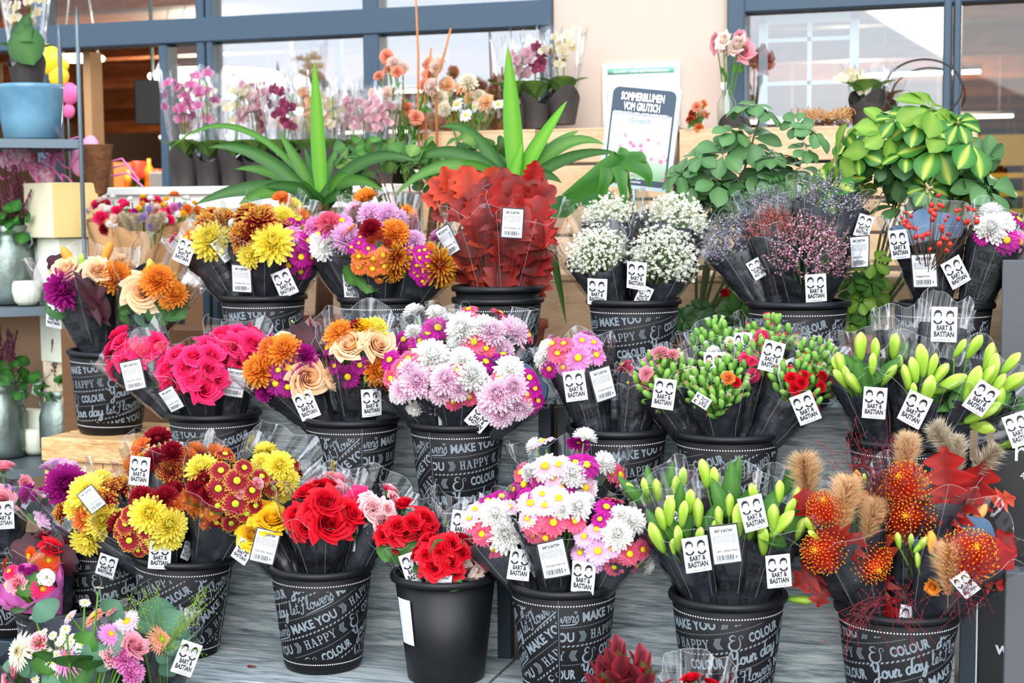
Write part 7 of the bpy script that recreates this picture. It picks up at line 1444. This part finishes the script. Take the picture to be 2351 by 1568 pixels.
def can(label, x, yb, Y, h, r, z=None, plant='heather', handle=True, seed=1):
    p = at(x, yb, Y); z = p.z if z is None else z; t = thing('milk_can', label, 'pot', V((p.x, Y, z)), 'zinc milk cans with plants'); g = G()
    g.lathe([(0, .001), (r*.97, .001), (r*.98, h*.12), (r, h*.13), (r, h*.60), (r*.98, h*.62), (r*.97, h*.66), (r*.80, h*.80), (r*.72, h*.86), (r*.74, h*.9), (r*.90, h), (r*.87, h), (r*.70, h*.9)], 64, wob=lambda a, s: 1+(.025*math.cos(28*a) if .2 < s < .45 else 0)); bld('body', g, ZINC, t)
    if handle:
        for sgn in (1, -1):
            g = G(); g.tube([V((sgn*r*.76, 0, h*.9)), V((sgn*r*1.12, 0, h*.9)), V((sgn*r*1.18, 0, h*.78)), V((sgn*r*.93, 0, h*.68))], .005, 6); bld('handle', g, ZINC, t)
    rr = random.Random(seed); T = V((p.x, Y, z+h*.95))
    if plant:
        pl = thing('potted_heather', 'heather and ivy in the '+label.replace(' with curved handle', '').replace(' on the lower shelf', ', low').replace(' at the left edge on the middle shelf', ' higher up'), 'plant', T, 'heather and ivy plantings'); IV = petal('ivy', '245c26', '4a8a38', tr=.2)
        for i in range(40): a = rr.uniform(0, 6.28); q = rr.uniform(.3, 1.3)*r; put('ivy_leaf', LIB['F'][0][0], pl, frame_z(T+V((q*math.cos(a), q*math.sin(a), rr.uniform(-.02, .09))), V((rr.gauss(0, .6), -.7, rr.uniform(.2, .9))), None, rr.uniform(0, 6), rr.uniform(.034, .056)), IV)
        for i in range(16):
            a = rr.uniform(0, 6.28); B = T+V((r*.5*math.cos(a), r*.5*math.sin(a)+.02, 0)); P = B+V((rr.gauss(0, .03), rr.gauss(.01, .02), rr.uniform(.15, .25))); g = G(); g.tube([B, P], .0016, 4, 0)
            for j in range(46): s = j/46; q = B.lerp(P, .3+.7*s)+V((rr.gauss(0, .007), rr.gauss(0, .007), 0))*(1.2-s); g.ball(q, .0036, 4, 3, 0, (1, 1, 1.5), t=1)
            bldw('heather_spike', g, petal('heather', '8a4a62', '5a6a3a', tr=.2), pl)
        g = G(); g.box((0, 0, 0), (.035, .002, .07)); bld('plant_label', g, WHITEP, pl, M.Translation(T+V((-r*.8, -r*.7, .03))) @ M.Rotation(.3, 4, 'Y'))
    return t
can('zinc milk can at the left edge on the lower shelf', 8, 1066, 5.0, .285, .092, .60, seed=2); can('zinc milk can with curved handle beside the crate', 142, 1030, 5.06, .26, .080, .60, seed=3)
can('large zinc milk can at the left edge on the middle shelf', 22, 700, 4.98, .30, .095, 1.20, seed=4); can('small zinc milk can behind the cream cube', 92, 690, 5.12, .30, .075, 1.20, seed=5, plant=None)
PUM = mat('pale_pumpkin', 'dfe6d2', .5)
for lb, x, yb, Y, z, r in (('pale ribbed ceramic pumpkin on the middle shelf', 62, 690, 4.90, 1.20, .052), ('pale ribbed ceramic pumpkin between the two lower milk cans', 78, 900, 5.08, .60, .06)):
    p = at(x, yb, Y); t = thing('ceramic_pumpkin', lb, 'pumpkin', V((p.x, Y, z))); g = G(); g.lathe([(0, .0), (r*.6, .0), (r*.85, r*.3), (r*1.0, r), (r*.96, r*1.5), (r*.86, r*1.75), (r*.80, r*1.7), (r*.5, r*1.2)], 48, wob=lambda a, s: 1+.05*abs(math.cos(7*a))); bld('body', g, PUM, t)
p = at(75, 1060, 5.06); tag(slab('pale_box', p.x-.08, p.x+.05, 5.08, 5.14, .601, .77, mat('pale_green_wood', ''), None, None, bev=.003), 'pale green painted wooden box behind the lower milk cans', 'box')
# kraft wrapped dried bouquets behind
KRAFT = mat('kraft_paper', 'b58a5c', .7, bump=.3, bscale=20); _b, _i = BLACKPAP, BLUEPAP; BLACKPAP = BLUEPAP = KRAFT
kb = thing('dried_bouquet_stand', 'dark plinth under the kraft paper bouquets', 'plinth', (at(330, 600, 4.95).x, 4.95, 0)); slab('block', WM[kb.name].translation.x-.30, WM[kb.name].translation.x+.30, 4.85, 5.1, 0, 1.12, BARK, kb, None)
BUCK['K'] = (V((at(330, 600, 4.95).x, 4.95, .95)), 1.22)
K_ = [('B', 'crm'), ('M', 'hot'), ('K', 'wht'), ('M', 'dred')]
bq('kraft paper bouquet of red and cream dried flowers beside the cream cube', 'K', 252, 505, 56, .0, [('M', 'hot', 232, 500, 34), ('M', 'dred', 240, 525, 30), ('K', 'wht', 252, 515, 24), ('K', 'blush', 262, 500, 26), ('K', 'wht', 245, 480, 22), ('M', 'hot', 268, 485, 26), ('K', 'blush', 235, 478, 26), ('K', 'wht', 270, 520, 20), ('M', 'dred', 256, 540, 26)], [('K', 'blush', 24), ('M', 'hot', 28), ('K', 'wht', 22)], 12, (-.2, .5), None, [], 0, 0)
bq('kraft paper bouquet of purple statice, grass ears and yellow flowers', 'K', 335, 515, 70, -.06, [('K', 'pur', 310, 488, 26), ('K', 'lav', 330, 500, 30), ('K', 'lav', 342, 482, 28), ('K', 'gold', 318, 480, 20), ('K', 'gold', 350, 505, 20), ('K', 'org', 326, 470, 20), ('Qg', '', 300, 525, 60, -20), ('Qg', '', 316, 520, 60, -4), ('Qg', '', 365, 512, 56, 20), ('Qg', '', 350, 520, 56, 8), ('K', 'lav', 345, 520, 26), ('M', 'hot', 372, 490, 24), ('K', 'wht', 378, 505, 20), ('K', 'blush', 360, 475, 22), ('Qg', '', 292, 512, 54, -30)], [('K', 'lav', 26), ('K', 'gold', 22), ('M', 'hot', 26), ('K', 'wht', 22)], 14, (-.25, .8), None, [], 0, 0)
bq('kraft paper bouquet of pink and orange dried flowers at the right of the purple one', 'K', 405, 500, 58, .06, [('M', 'hot', 385, 485, 28), ('M', 'ppink', 400, 478, 26), ('K', 'wht', 408, 492, 22), ('K', 'gold', 420, 490, 22), ('M', 'orgd', 430, 480, 24), ('K', 'lav', 412, 472, 20), ('K', 'wht', 395, 500, 20)], [('M', 'ppink', 26), ('K', 'gold', 22), ('K', 'wht', 22), ('M', 'orgd', 26)], 14, (-.2, .8), None, [], 0, 0)
BLACKPAP, BLUEPAP = _b, _i
# pink decorations, cone planter, balloon figure
PNK = mat('pink_wire', 'e678b4', .5); PNKF = mat('pink_print_fabric', 'f6dbe4', .8, var=.6, vscale=60, vcol='d85a8c'); rr = random.Random(9)
pd = thing('pink_wire_decoration', 'pink wire flower ornament with printed fabric petals under the top shelf', 'ornament', at(120, 420, 5.15)); g = G(); g.tube([at(120, 440, 5.15), at(120, 340, 5.15)], .011, 8)
for i in range(7):
    a0 = i*.9; c0 = at(120, 372, 5.15); g.tube([c0+V((.14*s*math.cos(a0)+.03*math.sin(s*6.3)*math.sin(a0), -.05+.06*math.sin(i), .06*s*math.sin(a0)*1.3+.03*math.sin(s*6.3+i))) for s in [k/8*1.6 for k in range(9)]], .004, 6, 0, False)
for q in ((260, 385, 320, 415), (250, 372, 310, 400), (255, 405, 330, 430)): g.tube([at(q[0], q[1], 5.2), at((q[0]+q[2])/2, q[1]-8, 5.2), at(q[2], q[3], 5.2)], .004, 6, 0, False)
bldw('wire', g, PNK, pd)
for x, y, s in ((35, 362, .13), (95, 400, .09), (205, 352, .10), (180, 372, .08)):
    g = G(); g.ball((0, 0, 0), s*.55, 12, 7, 0, (1.3, .5, .8)); bld('fabric_petal', g, PNKF if x < 150 else mat('pink_fabric', 'f09ac4', .7), pd, M.Translation(at(x, y, 5.12)) @ M.Rotation(x*.01-.3, 4, 'Y'))
cp_ = at(225, 455, 5.12); g = G(); g.lathe([(.004, .0), (.035, .02), (.062, .20), (.066, .205), (.058, .20), (.03, .03)], 28); tag(bld('cone_planter', g, mat('coir_brown', '8a5a38', .9, bump=.8, bscale=40, var=.4, vscale=20), None, M.Translation(V((cp_.x, 5.12, cp_.z)))), 'brown fibre cone planter behind the cream cube', 'planter')
bf = thing('balloon_figure', 'yellow and pink foil decoration behind the blue pot', 'balloon', at(140, 260, 5.35)); YEL = mat('foil_yellow', 'f4cf22', .3); FPK = mat('foil_pink', 'f06aa8', .3)
g = G(); g.tube([at(150, 150, 5.38), at(158, 300, 5.38), V((at(158, 300, 5.38).x, 5.38, 0))], .004, 5); bldw('stick', g, GAL, bf)
for x, y, s, m in ((118, 140, .10, YEL), (135, 175, .085, YEL), (110, 118, .05, YEL), (148, 150, .04, YEL), (160, 215, .075, FPK), (158, 255, .05, FPK)): g = G(); g.ball((0, 0, 0), s*.55, 16, 9, 0, (1, .5, 1.1)); bld('foil_lobe', g, m, bf, M.Translation(at(x, y, 5.38)))
# ---------------------------------------------------------------- shop interior furniture
mo_ = tag(slab('hanging_monitor', 0, 0, 0, 0, 0, 0, BLKB, None, None) if False else thing('hanging_monitor', 'black monitor hanging from the shop ceiling behind the door opening', 'monitor', at(352, 235, 8.2)), 'black monitor hanging from the shop ceiling behind the door opening', 'monitor')
g = G(); g.box((0, 0, 0), (.22, .05, .27), bev=.006); bld('screen', g, BLKB, mo_, WM[mo_.name] @ M.Rotation(.5, 4, 'Z'), False); g = G(); g.tube([V((0, 0, .13)), V((0, 0, 1.6))], .012, 6); bld('hanger', g, GAL, mo_)
RING = mat('ring_lamp_glow', 'fff0cc', emit=6)
for i, (x, y, Y, r) in enumerate(((185, 134, 9.0, .14), (500, 172, 7.4, .32), (430, 176, 8.4, .22), (700, 255, 8.0, .05))):  # second and third rings are added bodies for reflections on the glass
    t = thing('ring_lamp_or_reflection', ['glowing ring lamp hanging inside the door opening', 'glowing ring added for the lamp reflection on the glass over the orchids', 'second glowing ring added for the lamp reflection on the glass over the orchids', 'small round lamp behind the glass'][i], 'lamp', at(x, y, Y)); g = G(); g.tube([V((r*math.cos(a*PI/16), r*math.sin(a*PI/16), 0)) for a in range(33)], .018, 8, 0, False); bld('ring', g, RING, t)
    g = G(); g.tube([V((r, 0, .0)), V((0, 0, .9))], .003, 4); g.tube([V((-r, 0, .0)), V((0, 0, .9))], .003, 4); g.tube([V((0, 0, .9)), V((0, 0, 3.59-WM[t.name].translation.z))], .003, 4); bld('cable', g, GAL, t)
def shopshelf(label, x0, x1, Y, ys, cols, m, n):
    a, b = at(x0, 400, Y).x, at(x1, 400, Y).x; t = thing('shop_shelf', label, 'shelf', ((a+b)/2, Y, 0)); r = random.Random(int(x0))
    for i, yy in enumerate(ys):
        z = at(x0, yy, Y).z; slab('board', a, b, Y, Y+.4, z-.03, z, m, t, None)
        for j in range(n):
            w = (b-a)/n; h = r.uniform(.5, .9)*.24; xx = a+w*(j+.5); g = G()
            if j % 2: g.box((0, 0, h/2), (w*.7, .12, h), bev=.01)
            else: g.lathe([(0, 0), (w*.36, 0), (w*.36, h*.65), (w*.14, h*.8), (w*.14, h), (0, h)], 12)
            m_ = cols[(i*3+j) % len(cols)]; tag(bld('goods_box' if j % 2 else 'bottle', g, m_, None, M.Translation(V((xx, Y+.15, z)))), '%s %s, %s from left, %s board of the %s' % (m_.name.split('_')[1], 'goods box' if j % 2 else 'bottle', ('first', 'second', 'third', 'fourth', 'fifth', 'sixth', 'seventh')[j], ('upper', 'middle', 'bottom')[i], 'yellow shop shelf' if n == 7 else 'produce shelf'), 'box' if j % 2 else 'bottle', 'goods on the shop shelves inside')
    for x in (a, b): slab('upright', x-.02, x+.02, Y, Y+.4, 0, at(x0, ys[0]-60, Y).z, m, t, None)
gc = [mat('goods_red', 'b83a2a', .5), mat('goods_white', 'e8e0d8', .5), mat('goods_blue', '3a5aa8', .5), mat('goods_orange', 'e8902c', .5), mat('goods_dark', '3a2a24', .4), mat('goods_green', '4a8a4a', .5)]
YS = mat('yellow_shelf', 'f2c21e', .5)
shopshelf('yellow shop shelf behind the right door opening', 2235, 2360, 9.5, (398, 440, 480), gc, YS, 7); g = G(); g.box((0, 0, 0), (.30, .03, .18)); tag(bld('yellow_panel', g, YS, None, M.Translation(at(2300, 345, 9.4)), False), 'bright yellow panel above the goods inside the right opening', 'panel')
shopshelf('wooden produce shelf inside the left door opening', 255, 400, 9.0, (432, 470), [gc[3], gc[0], gc[3], gc[0], gc[5]], mat('shelf_wood', 'a87a4a', .6), 6)
for x in (352, 372): p = at(x, 430, 8.6); tag(slab('white_bollard', p.x-.03, p.x+.03, 8.6, 8.66, 0, at(x, 395, 8.6).z, LEDGE, None, None, bev=.004), 'white upright post by the shop entrance %s' % ('left one' if x < 360 else 'right one'), 'post')
for x0, y0, x1, y1, lb in ((955, 0, 960, 260, 'straight thin brown twig rising past the glass'), (1035, 65, 1000, 180, 'thick short brown twig leaning right of the peach stems'), (990, 110, 975, 190, 'short brown twig by the peach blossoms')):
    g = G(); g.tube([at(x1+5, 420, 5.78), at(x1, y1, 5.76), at((x0+x1)/2+3, (y0+y1)/2, 5.76), at(x0, y0, 5.76)], [.006, .006, .005, .004], 6); tag(bldw('brown_twig', g, mat('twig_orange', 'b8743c', .7)), lb, 'twig')
